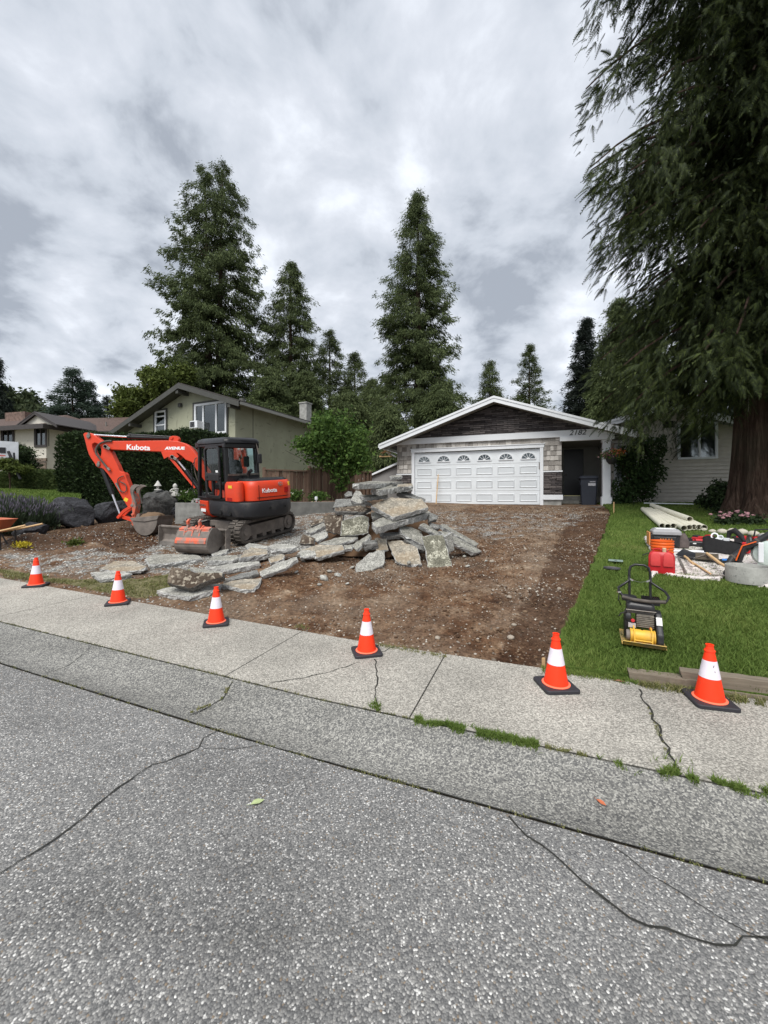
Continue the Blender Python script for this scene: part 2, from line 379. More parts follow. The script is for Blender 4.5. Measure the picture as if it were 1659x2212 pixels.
# ================================================================== MATERIAL LIBRARY
ASPH = m_asphalt(); WALK = m_walk('sidewalk_concrete', (.37, .35, .31), (.22, .21, .185)); GUT = m_gutter()
SOIL = m_soil_ground()
SLAB_G = m_concrete_slab('broken_concrete_grey', (.27, .265, .235)); SLAB_L = m_concrete_slab('broken_concrete_light', (.34, .335, .305))
SLAB_T = m_concrete_slab('broken_concrete_tan', (.29, .265, .22), warm=.75); SLAB_M = m_concrete_slab('broken_concrete_mossy', (.185, .18, .14), roots=True)
SLAB_B = m_concrete_slab('broken_concrete_soiled', (.16, .13, .10), brown=.85); SLAB_D = m_concrete_slab('broken_concrete_dark', (.19, .19, .18))
CONC = M_noise('cast_concrete', (.30, .30, .28), .3, 5, .9, 0, .3, .01); CONC_D = M_noise('old_wall_concrete', (.15, .15, .14), .3, 3, .95, 0, .3, .01)
BLACKP = M_noise('black_plastic', (.018, .018, .02), .3, 12, .42, 0, .05); RUBBER = M_noise('dusty_rubber', (.085, .073, .062), .45, 9, .85, 0, .4, .01)
BLACKM = m_paint('black_painted_metal', (.009, .009, .010), .28, .10, (.10, .085, .07), 6)
DGREY = m_paint('dark_grey_casting', (.018, .019, .022), .42, .3, (.16, .14, .12), 4)
STEEL = M_noise('worn_steel', (.22, .20, .18), .35, 5, .5, .5, .2, .004); STEELD = M_noise('muddy_steel', (.19, .165, .145), .4, 4, .75, .2, .3, .006)
CHROME = NT('chrome_rod').done((.8, .8, .82), .18, 1)
ORANGE = m_paint('orange_red_paint', (.68, .052, .014), .33, .3, (.20, .05, .03), 4)
ORWORN = m_paint('worn_orange_paint', (.62, .12, .06), .6, .85, (.22, .19, .165), 7, .45, .56)
WHITEP = M_noise('white_paint', (.72, .74, .76), .04, 2, .45, 0, 0); WHITED = M_noise('white_door_paint', (.68, .71, .73), .07, 1.5, .4, 0, 0)
WHITEL = NT('white_decal').done((.85, .85, .85), .5); BLACKL = NT('black_lettering').done((.012, .012, .012), .5)
YELLOW = m_paint('yellow_paint', (.72, .42, .045), .45, .45, (.22, .17, .12), 6); YDECAL = NT('yellow_decal').done((.8, .55, .03), .5)
CONEOR = m_paint('fluorescent_cone_plastic', (1.0, .040, .002), .5, .45, (.38, .07, .03), 11, .55, .75); CONEB = NT('cone_base_rubber').done((.025, .024, .03), .6)
CONER = M_noise('reflective_collar', (.76, .71, .78), .12, 9, .5, 0, .05); CONEF = NT('cone_flange_plastic').done((1.0, .19, .10), .5)
GLASSD = m_glass('window_glass', (.45, .5, .5), .9); GLASSC = m_glass('cab_glass', (.62, .72, .70), .22)
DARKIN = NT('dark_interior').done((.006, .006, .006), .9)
STONE = m_stonewall('dark_ledgestone', [(.03, .026, .026), (.075, .066, .066), (.13, .115, .112), (.20, .175, .165)])
SHAKE = None
PVC = M_noise('pvc_pipe', (.62, .60, .50), .08, 3, .45, 0, 0); TARP = None
SIDING = m_lap('vinyl_siding', (.58, .54, .48)); ROOFG = M_noise('dark_shingles', (.05, .045, .042), .4, 9, .9, 0, .5, .02)
ROOFB = M_noise('brown_shakes', (.085, .055, .045), .45, 7, .9, 0, .6, .03, vec=(1, 3, 1))
STUC = m_stucco('green_stucco', (.34, .345, .25)); STUC2 = M_noise('cream_stucco', (.58, .55, .48), .05, 6, .9)
TRIMB = M_noise('dark_brown_trim', (.045, .038, .036), .15, 5, .6); TRIMG = M_noise('dark_grey_trim', (.055, .055, .048), .15, 5, .6)
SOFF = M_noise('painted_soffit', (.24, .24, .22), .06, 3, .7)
FENCE = m_wood('cedar_boards', (.045, .022, .013), (.26, .17, .12)); TIMBER = m_wood('weathered_timber', (.11, .09, .065), (.30, .25, .19), (1.2, 14, 14))
WOODH = m_wood('pale_handle_wood', (.42, .26, .12), (.62, .42, .22), (10, 10, 10)); BARK = m_bark()
GREENS = lambda nm, k=1, t=.25: M_foliage(nm, [(.032*k, .046*k, .018*k), (.064*k, .086*k, .032*k), (.112*k, .140*k, .052*k)], transl=t)
F_CEDAR = GREENS('cedar_foliage', 1.15); F_CEDAR2 = M_foliage('bright_cedar_foliage', [(.012, .019, .008), (.032, .046, .015), (.080, .105, .025)], transl=.2)
F_HEDGE = M_foliage('hedge_foliage', [(.012, .022, .008), (.026, .045, .016), (.05, .08, .025)], transl=.15)
F_YEL = M_foliage('yellow_green_foliage', [(.04, .055, .014), (.085, .115, .024), (.13, .16, .035)]); F_LEAF = M_foliage('broad_leaf_foliage', [(.03, .065, .015), (.075, .14, .03), (.14, .22, .05)], transl=.35)
F_BLUE = M_foliage('blue_green_foliage', [(.025, .042, .030), (.050, .078, .055), (.085, .12, .085)]); F_DARK = M_foliage('dark_spruce_foliage', [(.009, .014, .011), (.018, .027, .020), (.035, .048, .034)])
F_GRASS = M_foliage('grass_blades', [(.055, .10, .02), (.13, .20, .04), (.27, .31, .09)], transl=.3, wn=.75)
F_WEED = M_foliage('weed_blades', [(.07, .09, .025), (.17, .18, .06), (.34, .30, .16)], transl=.2)
F_LAV = M_foliage('lavender_spikes', [(.13, .115, .15), (.22, .20, .25)]); F_LAVG = M_foliage('lavender_leaves', [(.035, .055, .03), (.08, .11, .06)])

# ================================================================== GROUND
def grid(us, vs, zoff=0, noise=None):
    U, V_ = np.meshgrid(us, vs); Z = ground_uv(U, V_) + zoff
    if noise is not None: Z = Z + noise(U, V_)
    X = U*CT + V_*ST; Y = -U*ST + V_*CT
    n, k = U.shape; idx = np.arange(n*k).reshape(n, k)
    F = np.stack([idx[:-1, :-1], idx[:-1, 1:], idx[1:, 1:], idx[1:, :-1]], -1).reshape(-1, 4)
    return np.stack([X, Y, Z], -1).reshape(-1, 3), F, U, V_
def lin(a, b, s): return np.linspace(a, b, max(2, int(round((b-a)/s))+1))
V, F, *_ = grid(np.concatenate([lin(-400, -24, 30), lin(-22, 22, 1)[0:], lin(30, 400, 30)]), np.concatenate([[-60, -30], lin(-12, 2.148, .8)]), 0)
tag(put('road', V, F, ASPH), kind='structure')
def gut(U, V_):   # rolled kerb: shallow dish, then a rounded rise to the pavement
    s = np.clip((V_-2.16)/(2.69-2.16), 0, 1); return -(-.055*np.clip((2.72-V_)/.35, 0, 1)) - .055 - .028*np.sin(np.pi*np.clip(s/.62, 0, 1)) + .06*np.clip((s-.5)/.5, 0, 1)**1.5*1.0
V, F, *_ = grid(np.concatenate([lin(-90, -14, 4), lin(-12, 8, .25), lin(10, 60, 5)]), lin(2.165, 2.69, .035), 0, gut)
tag(put('kerb_gutter', V, F, GUT, smooth=True), kind='structure')
JU = np.concatenate([lin(-90, -14, 4), lin(-12, 8, .5), lin(10, 60, 5)]); Va, Fa, *_ = grid(JU, [2.13, 2.185], -.012); Vb_, Fb_, *_ = grid(JU, [2.67, 2.74], -.016)
V = np.vstack([Va, Vb_]); F = np.vstack([Fa, Fb_+len(Va)])
tag(put('joint_bed', V, F, M_noise('joint_dirt', (.05, .042, .03), .4, 20, .95)), kind='structure')
# pavement slabs between joints that run across it (joint positions read off the photograph)
WJ = [-60, -40, -25, -14, -9.6]
for px, py in [(140, 1300), (560, 1418), (925, 1480)]:
    g = G(px, py); WJ.append(unlot(g.x, g.y)[0])
WJ += [3.6, 8, 20, 60]
sw = []
for a, b in zip(WJ[:-1], WJ[1:]):
    us = lin(a+.006, b-.006, 1.0); V, F, U, V_ = grid(us, [2.715, 3.3, 3.94], .004)
    n = len(V); Vb = V.copy(); Vb[:, 2] -= .12
    k = len(us); ring = list(range(k)) + [k*2-1] + list(range(3*k-1, 2*k-1, -1)) + [k]
    fs = [tuple(f) for f in F] + [(ring[i], n+ring[i], n+ring[(i+1) % len(ring)], ring[(i+1) % len(ring)]) for i in range(len(ring))]
    sw.append((np.vstack([V, Vb]), fs))
VV = []; FF = []; o = 0
for V, fs in sw: VV.append(V); FF += [tuple(i+o for i in f) for f in fs]; o += len(V)
tag(put('sidewalk', np.vstack(VV), FF, WALK), kind='structure')
# cracks and seams as thin ribbons a few mm proud
CRK = M_noise('crack_filler', (.022, .022, .018), .4, 40, .95)
def crack(name, pts, w, zoff=.006, jit=.02, step=.06):
    P3 = [p if isinstance(p, Vector) else G(*p) for p in pts]; pl = []
    for a, b in zip(P3[:-1], P3[1:]):
        k = max(1, int((b-a).length/step)); pl += [a.lerp(b, i/k) for i in range(k)]
    pl.append(P3[-1]); vs = []; fs = []
    for i, p in enumerate(pl):
        t = (pl[min(i+1, len(pl)-1)]-pl[max(i-1, 0)]); t.z = 0; t.normalize(); nn = Vector((-t.y, t.x, 0))
        q = p + nn*random.uniform(-jit, jit)*.6; ww = w*random.uniform(.3, .85)
        for s in (-1, 1):
            r = q + nn*s*ww/2; u, v = unlot(r.x, r.y); z = float(ground_uv(u, v))+zoff
            if 2.165 < v < 2.69: z = float(ground_uv(u, v)+gut(np.array(u), np.array(v)))+.004
            elif v >= 2.69: z += .002
            vs.append((r.x, r.y, z))
        if i: b = 2*i; fs.append((b-2, b-1, b+1, b))
    return tag(put(name, vs, fs, CRK), kind='structure')
crack('road_crack', [(0, 1888), (80, 1840), (180, 1765), (230, 1720), (330, 1655), (430, 1617), (440, 1595), (478, 1572)], .016)
crack('road_crack', [(440, 1617), (500, 1620), (570, 1612)], .006)
crack('road_crack', [(1100, 1765), (1140, 1805), (1200, 1855), (1290, 1935), (1360, 1985), (1440, 2010), (1490, 2032), (1545, 2042), (1580, 2038), (1600, 2020), (1659, 2022)], .014)
crack('road_crack', [(1318, 1822), (1400, 1885), (1480, 1940), (1560, 1985), (1659, 2040)], .006)
crack('kerb_crack', [(410, 1538), (440, 1525), (480, 1505), (508, 1470)], .014)
crack('kerb_crack', [(102, 1449), (150, 1432), (200, 1395)], .008)
crack('sidewalk_crack', [(582, 1475), (660, 1465), (720, 1450), (775, 1432)], .013)
crack('sidewalk_crack', [(808, 1425), (815, 1445), (812, 1480), (815, 1515), (812, 1530)], .017, jit=.03)
crack('sidewalk_crack', [(1377, 1490), (1398, 1525), (1425, 1580), (1445, 1630), (1465, 1665)], .022, jit=.03)
crack('sidewalk_crack', [(820, 1412), (853, 1398)], .014)

LPt = lambda u, v: Vector((*lot(u, v), float(ground_uv(u, v))))
crack('kerb_seam', [LPt(u, 2.158) for u in np.linspace(-14, 8, 45)], .013, jit=.006)
crack('sidewalk_seam', [LPt(u, 2.703) for u in np.linspace(-14, 8, 45)], .013, jit=.006)
# world polygons of the ground covers, from where they lie in the photograph
def poly_uv(px): return np.array([unlot(*G(*p)[:2]) for p in px])
def inside(U, V_, poly):
    r = np.zeros(U.shape, bool); n = len(poly)
    for i in range(n):
        x1, y1 = poly[i]; x2, y2 = poly[(i+1) % n]
        c = ((y1 > V_) != (y2 > V_)) & (U < (x2-x1)*(V_-y1)/(y2-y1+1e-12)+x1); r ^= c
    return r
EDGE = [unlot(*G(*p)[:2]) for p in [(1215, 1372), (1243, 1315), (1268, 1255), (1290, 1200), (1310, 1145), (1322, 1106)]]
EDGE = [(EDGE[0][0]-.10, 3.95)] + EDGE
EV = np.array([e[1] for e in EDGE]); EU = np.array([e[0] for e in EDGE])
def edge_u(v): return np.interp(v, EV, EU)
Z_GRAV = poly_uv([(625, 1095), (800, 1092), (800, 1105), (745, 1150), (690, 1175), (640, 1190), (560, 1205), (420, 1240), (330, 1240), (250, 1225), (150, 1240), (60, 1235), (0, 1215), (0, 1195), (130, 1200), (215, 1190), (290, 1195), (350, 1170), (400, 1165), (560, 1150), (620, 1130)])
Z_GRASS = poly_uv([(0, 1222), (60, 1238), (160, 1250), (250, 1245), (330, 1248), (400, 1225), (415, 1245), (340, 1280), (300, 1290), (150, 1262), (0, 1238)])
Z_LAWNL = poly_uv([(0, 1050), (0, 1085), (90, 1082), (160, 1078), (150, 1054)])
Z_BACK = np.array([(-30, 15.5), (-8, 15.9), (-6.4, 17), (12, 17.2), (12, 40), (-60, 40)])
Z_DARK = poly_uv([(20, 1165), (150, 1135), (330, 1130), (440, 1120), (620, 1128), (620, 1150), (400, 1165), (290, 1195), (215, 1185), (130, 1195), (30, 1190)])
Z_LITE = poly_uv([(900, 1098), (1260, 1102), (1270, 1125), (1180, 1150), (1080, 1165), (1000, 1150), (940, 1130)])
Z_DARK2 = poly_uv([(1230, 1110), (1328, 1104), (1215, 1375), (1165, 1445), (1060, 1425), (1130, 1300)])
def soil_relief(U, V_):
    n = .12*fbm(U*.9, V_*.9, 3) + .08*fbm(U*4, V_*4, 4) + .04*fbm(U*14, V_*14, 3)
    amp = np.clip((V_-3.95)/.5, .0, 1)
    m = 0
    for (px, py, h, r) in [(195, 1182, .22, .75), (60, 1172, .25, .6), (300, 1135, .12, 1.2), (420, 1130, .22, .8), (640, 1260, .06, 1.0), (1060, 1310, .05, .9)]:
        g = G(px, py); u, v = unlot(g.x, g.y); m = m + h*np.exp(-((U-u)**2+(V_-v)**2)/(r*r)*1.6)
    # wheel rut on the right
    ru = [unlot(*G(*p)[:2]) for p in [(1080, 1245), (1150, 1290), (1215, 1345)]]
    for a, b in zip(ru[:-1], ru[1:]):
        ax, ay = a; bx, by = b; t = np.clip(((U-ax)*(bx-ax)+(V_-ay)*(by-ay))/((bx-ax)**2+(by-ay)**2), 0, 1)
        d = np.hypot(U-ax-t*(bx-ax), V_-ay-t*(by-ay)); m = m - .05*np.exp(-(d/.07)**2) + .03*np.exp(-((d-.14)/.06)**2)
    dug = np.clip(((U-(-3.9))/.25), 0, 1)*np.clip((15.2-V_)/.6, 0, 1)*.045
    back = np.clip((16.1-V_)/1.0, .12, 1)
    edge = np.clip((V_-3.94)/.10, 0, 1)
    return (n*amp + m)*back - dug*edge - .012
us = np.concatenate([lin(-60, -14, 2), lin(-13.9, 3.6, .06), lin(3.8, 12, .3), lin(14, 60, 4)]); vs = np.concatenate([lin(3.95, 9.5, .055), lin(9.6, 17, .1), lin(17.5, 40, 1), lin(45, 300, 15)])
V, F, U, V_ = grid(us, vs, 0, soil_relief)
lawn_under = (U > np.interp(V_, EV, EU, right=EU[-1]) + .05) & (V_ < 17.3)
V[:, 2] -= (lawn_under*.10).ravel()
o = put('yard_ground', V, F, SOIL, smooth=True); tag(o, kind='structure')
def soft(poly): return inside(U, V_, poly).astype(float)
def blur(A):
    for _ in range(3): A = (A + np.roll(A, 1, 0)+np.roll(A, -1, 0)+np.roll(A, 1, 1)+np.roll(A, -1, 1))/5
    return A
zc = np.zeros((U.size, 4), np.float32); zc[:, 3] = 1
zc[:, 0] = blur(np.maximum(soft(Z_DARK), .72*soft(Z_DARK2))).ravel(); zc[:, 1] = blur(np.maximum(soft(Z_GRAV)*np.where(U < -5.6, .50, 1), .45*soft(Z_LITE))).ravel()
gg = np.maximum(np.maximum(soft(Z_GRASS), soft(Z_LAWNL)), (V_ > 17.0).astype(float)); gg = np.maximum(np.maximum(gg, (U > 3.3)*1.0), (U < -13.5)*1.0); zc[:, 2] = blur(gg).ravel()
ca = o.data.color_attributes.new('zone', 'FLOAT_COLOR', 'POINT'); ca.data.foreach_set('color', zc.ravel())
# lawn: a separate turf sheet a few cm higher, its left edge cut along the dug driveway
t = NT('lawn_turf'); nn = t.noise(1.0, 5); n2 = t.noise(55, 4, .8)
c = t.ramp(nn, [(.35, (.06, .10, .02)), (.55, (.10, .15, .032)), (.7, (.17, .19, .06))]); c = t.mix(1, c, t.ramp(n2, [(.3, .45), (.7, 1.4)]), 'MULTIPLY')
t.bump(n2, .8, .03); LAWN = t.done(c, .95, 0, .1)
vs = np.concatenate([lin(3.96, 17.3, .12)]); T01 = np.concatenate([lin(0, 1, .02), ])**1.6
VV = []
for v in vs:
    e = float(edge_u(v)) + .03*math.sin(v*9)+.02*math.sin(v*23)
    for t_ in T01:
        u = e + (16-e)*t_; x, y = lot(u, v); z = float(ground_uv(u, v)) + .03 + .03*min(1, max(0, u-2)/1.5) + .02*float(vnoise(np.array(u*1.3), np.array(v*1.3)))
        VV.append((x, y, z))
k = len(T01); n = len(vs); F = [(i*k+j, i*k+j+1, (i+1)*k+j+1, (i+1)*k+j) for i in range(n-1) for j in range(k-1)]
b0 = len(VV); VV += [(VV[i*k][0], VV[i*k][1], VV[i*k][2]-.16) for i in range(n)]; F += [(i*k, (i+1)*k, b0+i+1, b0+i) for i in range(n-1)]
b1 = len(VV); VV += [(VV[j][0], VV[j][1], VV[j][2]-.16) for j in range(k)]; F += [(j, b1+j, b1+j+1, j+1) for j in range(k-1)]
tag(put('lawn', VV, F, LAWN), kind='structure')
def lawn_z(u, v): return ground_uv(u, v) + .03 + .03*np.minimum(1, np.maximum(0, u-2)/1.5) + .02*vnoise(u*1.3, v*1.3)
def GL(px, py):
    p = G(px, py); d = (p-Vector((0, 0, CAMZ))); u, v = unlot(p.x, p.y); z = float(lawn_z(np.array(u), np.array(v)))
    s = (CAMZ-z)/(CAMZ-p.z) if abs(CAMZ-p.z) > .05 else 1
    q = Vector((0, 0, CAMZ)) + d*s; u, v = unlot(q.x, q.y); q.z = float(lawn_z(np.array(u), np.array(v))); return q
# blades
def blades(name, X, Y, Z, h, w, mat, lean=.5, label=None):
    n = len(X); a = RNG.random(n)*2*np.pi; hh = h*(.6+.8*RNG.random(n)); ww = w*(.7+.6*RNG.random(n))
    lx = RNG.normal(0, lean, n)*hh; ly = RNG.normal(0, lean, n)*hh
    B = np.stack([X, Y, Z], -1); d = np.stack([np.cos(a)*ww/2, np.sin(a)*ww/2, 0*a], -1)
    m = B + np.stack([lx*.35, ly*.35, hh*.6], -1); tp = B + np.stack([lx, ly, hh], -1)
    V = np.stack([B-d, B+d, m+d*.7, m-d*.7, tp], 1).reshape(-1, 3); i = np.arange(n)*5
    F = np.concatenate([np.stack([i, i+1, i+2], -1), np.stack([i, i+2, i+3], -1), np.stack([i+3, i+2, i+4], -1)])
    return tag(put(name, V, F, mat), kind='stuff')
def scat(n, ulo, uhi, vlo, vhi, dens=None):
    u = RNG.uniform(ulo, uhi, n); v = RNG.uniform(vlo, vhi, n)
    if dens is not None: k = dens(u, v); u, v = u[k], v[k]
    return u, v
u1, v1 = scat(150000, .3, 6.5, 3.97, 7.2, lambda u, v: u > edge_u(v)+.0)
u2, v2 = scat(120000, 1, 12, 7.2, 17, lambda u, v: (u > edge_u(v)) & (RNG.random(len(u)) < np.clip(1.5-(v-7)/9, .15, 1)))
U_ = np.concatenate([u1, u2]); W_ = np.concatenate([v1, v2]); X, Y = U_*CT+W_*ST, -U_*ST+W_*CT
hh = np.where(W_ < 5.5, .042, .035)+.02*vnoise(U_*2, W_*2)
blades('lawn_grass', X, Y, lawn_z(U_, W_)-.005, hh, .0075+.0006*(W_-4), F_GRASS, .55)
# weeds: dry strip left of the drive, tufts along the kerb joint and the cracks
def weed_line(pts, n, spread, h, name='crack_weeds', mat=None, clump=9.0):
    p3 = [p if isinstance(p, Vector) else G(*p) for p in pts]; seg = [(b-a).length for a, b in zip(p3[:-1], p3[1:])]; tot = sum(seg); X = []; Y = []; Z = []
    for a, b, s in zip(p3[:-1], p3[1:], seg):
        k = int(n*s/tot); t_ = RNG.random(k); q = np.array(a)[None]*(1-t_[:, None])+np.array(b)[None]*t_[:, None]
        d = (b-a).normalized(); w = RNG.normal(0, spread, k); X.append(q[:, 0]-d.y*w); Y.append(q[:, 1]+d.x*w)
    X = np.concatenate(X); Y = np.concatenate(Y); k = (.6*vnoise(X*clump*3+5, Y*clump*3)+.4*vnoise(X*2+5, Y*2)) > .44; X, Y = X[k], Y[k]
    uu, vv = unlot(X, Y); return blades(name, X, Y, ground_uv(uu, vv)+.0, h, .006, mat or F_WEED, .6)
weed_line([LPt(-9, 2.703), LPt(-1.1, 2.703)], 3200, .008, .014)
weed_line([LPt(-1.1, 2.705), LPt(-.75, 2.705)], 250, .007, .014)
weed_line([LPt(-.8, 2.705), LPt(.02, 2.705)], 6500, .019, .026, mat=F_GRASS, clump=4)
weed_line([LPt(.06, 2.705), LPt(.3, 2.705)], 600, .010, .016)
weed_line([LPt(.36, 2.705), LPt(2.5, 2.705)], 11000, .019, .028, mat=F_GRASS, clump=5)
weed_line([(1440, 1640), (1470, 1680)], 500, .03, .04, mat=F_GRASS)
weed_line([(805, 1522), (820, 1537)], 300, .02, .035, mat=F_GRASS)
weed_line([LPt(-9, 2.158), LPt(3, 2.158)], 5200, .007, .009)
weed_line([(500, 1475), (480, 1508), (440, 1528), (412, 1540)], 500, .007, .012)
weed_line([(640, 1352), (665, 1360)], 200, .03, .02); weed_line([(812, 1395), (870, 1402), (965, 1420)], 900, .03, .022)
weed_line([(1170, 1448), (1240, 1456), (1330, 1468), (1375, 1478)], 1700, .035, .035, mat=F_GRASS)
weed_line([(1380, 1482), (1450, 1490), (1500, 1498), (1580, 1512), (1659, 1522)], 1600, .03, .04, clump=5)
weed_line([(1440, 1625), (1400, 1530)], 300, .006, .012)
uu, vv = scat(52000, -9.5, -2.6, 3.95, 6.2, lambda u, v: inside(u+.5*(vnoise(u*2+7, v*2)-.5), v+.5*(vnoise(u*2, v*2+9)-.5), Z_GRASS) & (vnoise(u*5, v*5)+.3*RNG.random(len(u)) > .55))
blades('verge_grass', uu*CT+vv*ST, -uu*ST+vv*CT, ground_uv(uu, vv)+soil_relief(uu, vv), .03, .009, F_WEED, .8)
uu, vv = scat(90000, -22, -8, 12.0, 19, lambda u, v: inside(u, v, Z_LAWNL))
blades('neighbour_grass', uu*CT+vv*ST, -uu*ST+vv*CT, ground_uv(uu, vv)+soil_relief(uu, vv), .05, .02, F_GRASS, .6)
# stones and clods
def ico(sub=0):
    import bmesh
    bm = bmesh.new(); bmesh.ops.create_icosphere(bm, subdivisions=sub+1, radius=1); v = np.array([p.co[:] for p in bm.verts]); f = np.array([[q.index for q in p.verts] for p in bm.faces]); bm.free(); return v, f
ICO = ico(0); ICO2 = ico(1); ICO3 = ico(2)
def pebbles(name, X, Y, Z, r, mat, base=None, flat=.65, kind='stuff'):
    bv, bf = base or ICO; n = len(X); k = len(bv)
    sc = r[:, None]*np.stack([RNG.uniform(.7, 1.3, n), RNG.uniform(.7, 1.3, n), RNG.uniform(flat*.7, flat*1.3, n)], -1)
    v = bv[None]*sc[:, None]*(1+RNG.normal(0, .10, (n, k, 1))); a = RNG.random(n)*6.28; c, s = np.cos(a)[:, None], np.sin(a)[:, None]
    tl = RNG.normal(0, .3, n)[:, None]; x = v[..., 0]*c-v[..., 1]*s; y = v[..., 0]*s+v[..., 1]*c; z = v[..., 2]+x*tl
    V = np.stack([x+X[:, None], y+Y[:, None], z+Z[:, None]], -1).reshape(-1, 3); F = (bf[None]+(np.arange(n)*k)[:, None, None]).reshape(-1, 3)
    return tag(put(name, V, F, mat), kind=kind)
def zs(u, v): return ground_uv(u, v)+soil_relief(u, v)
t = NT('mixed_pebbles'); PEB = t.done(t.ramp(t.island(), [(0, (.11, .085, .065)), (.5, (.22, .185, .15)), (.85, (.38, .34, .29)), (1, (.62, .58, .5))]), .85)
t = NT('soil_clods'); CLOD = t.bump(t.noise(20, 4), .5, .02).done(t.ramp(t.island(), [(0, (.06, .035, .022)), (.6, (.12, .074, .045)), (1, (.20, .14, .092))]), .97, 0, .1)
t = NT('grey_gravel'); GRV = t.done(t.ramp(t.island(), [(0, (.12, .12, .115)), (.5, (.27, .27, .255)), (1, (.58, .58, .54))]), .9)
in_dig = lambda u, v: (u < edge_u(v)-.06) & (u > -4.2-(v-4)*.12)
uu, vv = scat(26000, -6, 3.2, 4.0, 15.3, lambda u, v: in_dig(u, v) & (RNG.random(len(u)) < .2+.9*np.clip((vnoise(u*.8+9, v*.8)-.35)*2.5, 0, 1)))
rr = .007+.014*RNG.random(len(uu))**2.5
big = RNG.random(len(uu)) < .025; rr[big] += .018*RNG.random(big.sum()); pebbles('loose_stones', uu*CT+vv*ST, -uu*ST+vv*CT, zs(uu, vv)+rr*.1, rr, PEB)
uu, vv = scat(30000, -6, 3.2, 4.02, 15.3, lambda u, v: in_dig(u, v) & (vnoise(u*1.1, v*1.1+3) > .32))
rr = .009+.022*RNG.random(len(uu))**4; pebbles('soil_clods', uu*CT+vv*ST, -uu*ST+vv*CT, zs(uu, vv), rr, CLOD, flat=.5)
uu, vv = scat(26000, -12, -3.5, 4.0, 12.5, lambda u, v: ~in_dig(u, v) & ~inside(u, v, Z_GRASS) & ((inside(u, v, Z_GRAV) & (RNG.random(len(u)) < np.where(u < -5.6, .5, 1))) | (RNG.random(len(u)) < .25)))
rr = .008+.014*RNG.random(len(uu))**2; pebbles('gravel', uu*CT+vv*ST, -uu*ST+vv*CT, zs(uu, vv), rr, GRV)
uu, vv = scat(5000, -13, -4.5, 6, 14, lambda u, v: inside(u, v, Z_DARK)); rr = .012+.04*RNG.random(len(uu))**3
pebbles('spoil_clods', uu*CT+vv*ST, -uu*ST+vv*CT, zs(uu, vv), rr, CLOD, flat=.55)
# leaves lying on the road and kerb
def leaf(name, px, py, s, mat, lab, cat='leaf', rot=0):
    g = G(px, py); u, v = unlot(g.x, g.y)
    if 2.165 < v < 2.69: g.z = float(ground_uv(u, v)+gut(np.array(u), np.array(v)))
    m = MB(); pts = [(0, 0), (.3, .22), (.62, .25), (.8, .12), (1, 0), (.8, -.14), (.6, -.24), (.3, -.2)]; V = [(0, 0, 0)]; m.T = TR((g.x, g.y, g.z+.012), (0, 0, rot), (s, s, s))
    m.add([(a-.5, b, .06*abs(b)/.25+.02*math.sin(a*7)) for a, b in pts]+[(.5-.5, 0, .02)], [(i, (i+1) % 8, 8) for i in range(8)]); m.cyl((-.5, 0, 0), (-.75, .05, .03), .012, .012, 5)
    o = m.build(name, mat); return tag(o, lab, cat)
leaf('fallen_leaf', 556, 1737, .075, NT('pale_green_leaf').done((.38, .45, .22), .7), 'pale green leaf lying flat on the asphalt road', rot=.5)
leaf('fallen_leaf', 1299, 1728, .055, NT('orange_leaf').done((.50, .14, .06), .7), 'small orange leaf lying on the concrete kerb gutter', rot=-1.0)
leaf('fallen_leaf', 1340, 1474, .08, NT('rust_leaf').done((.34, .15, .10), .7), 'curled rusty brown leaf at the edge of the sidewalk near the timber', rot=-.2)
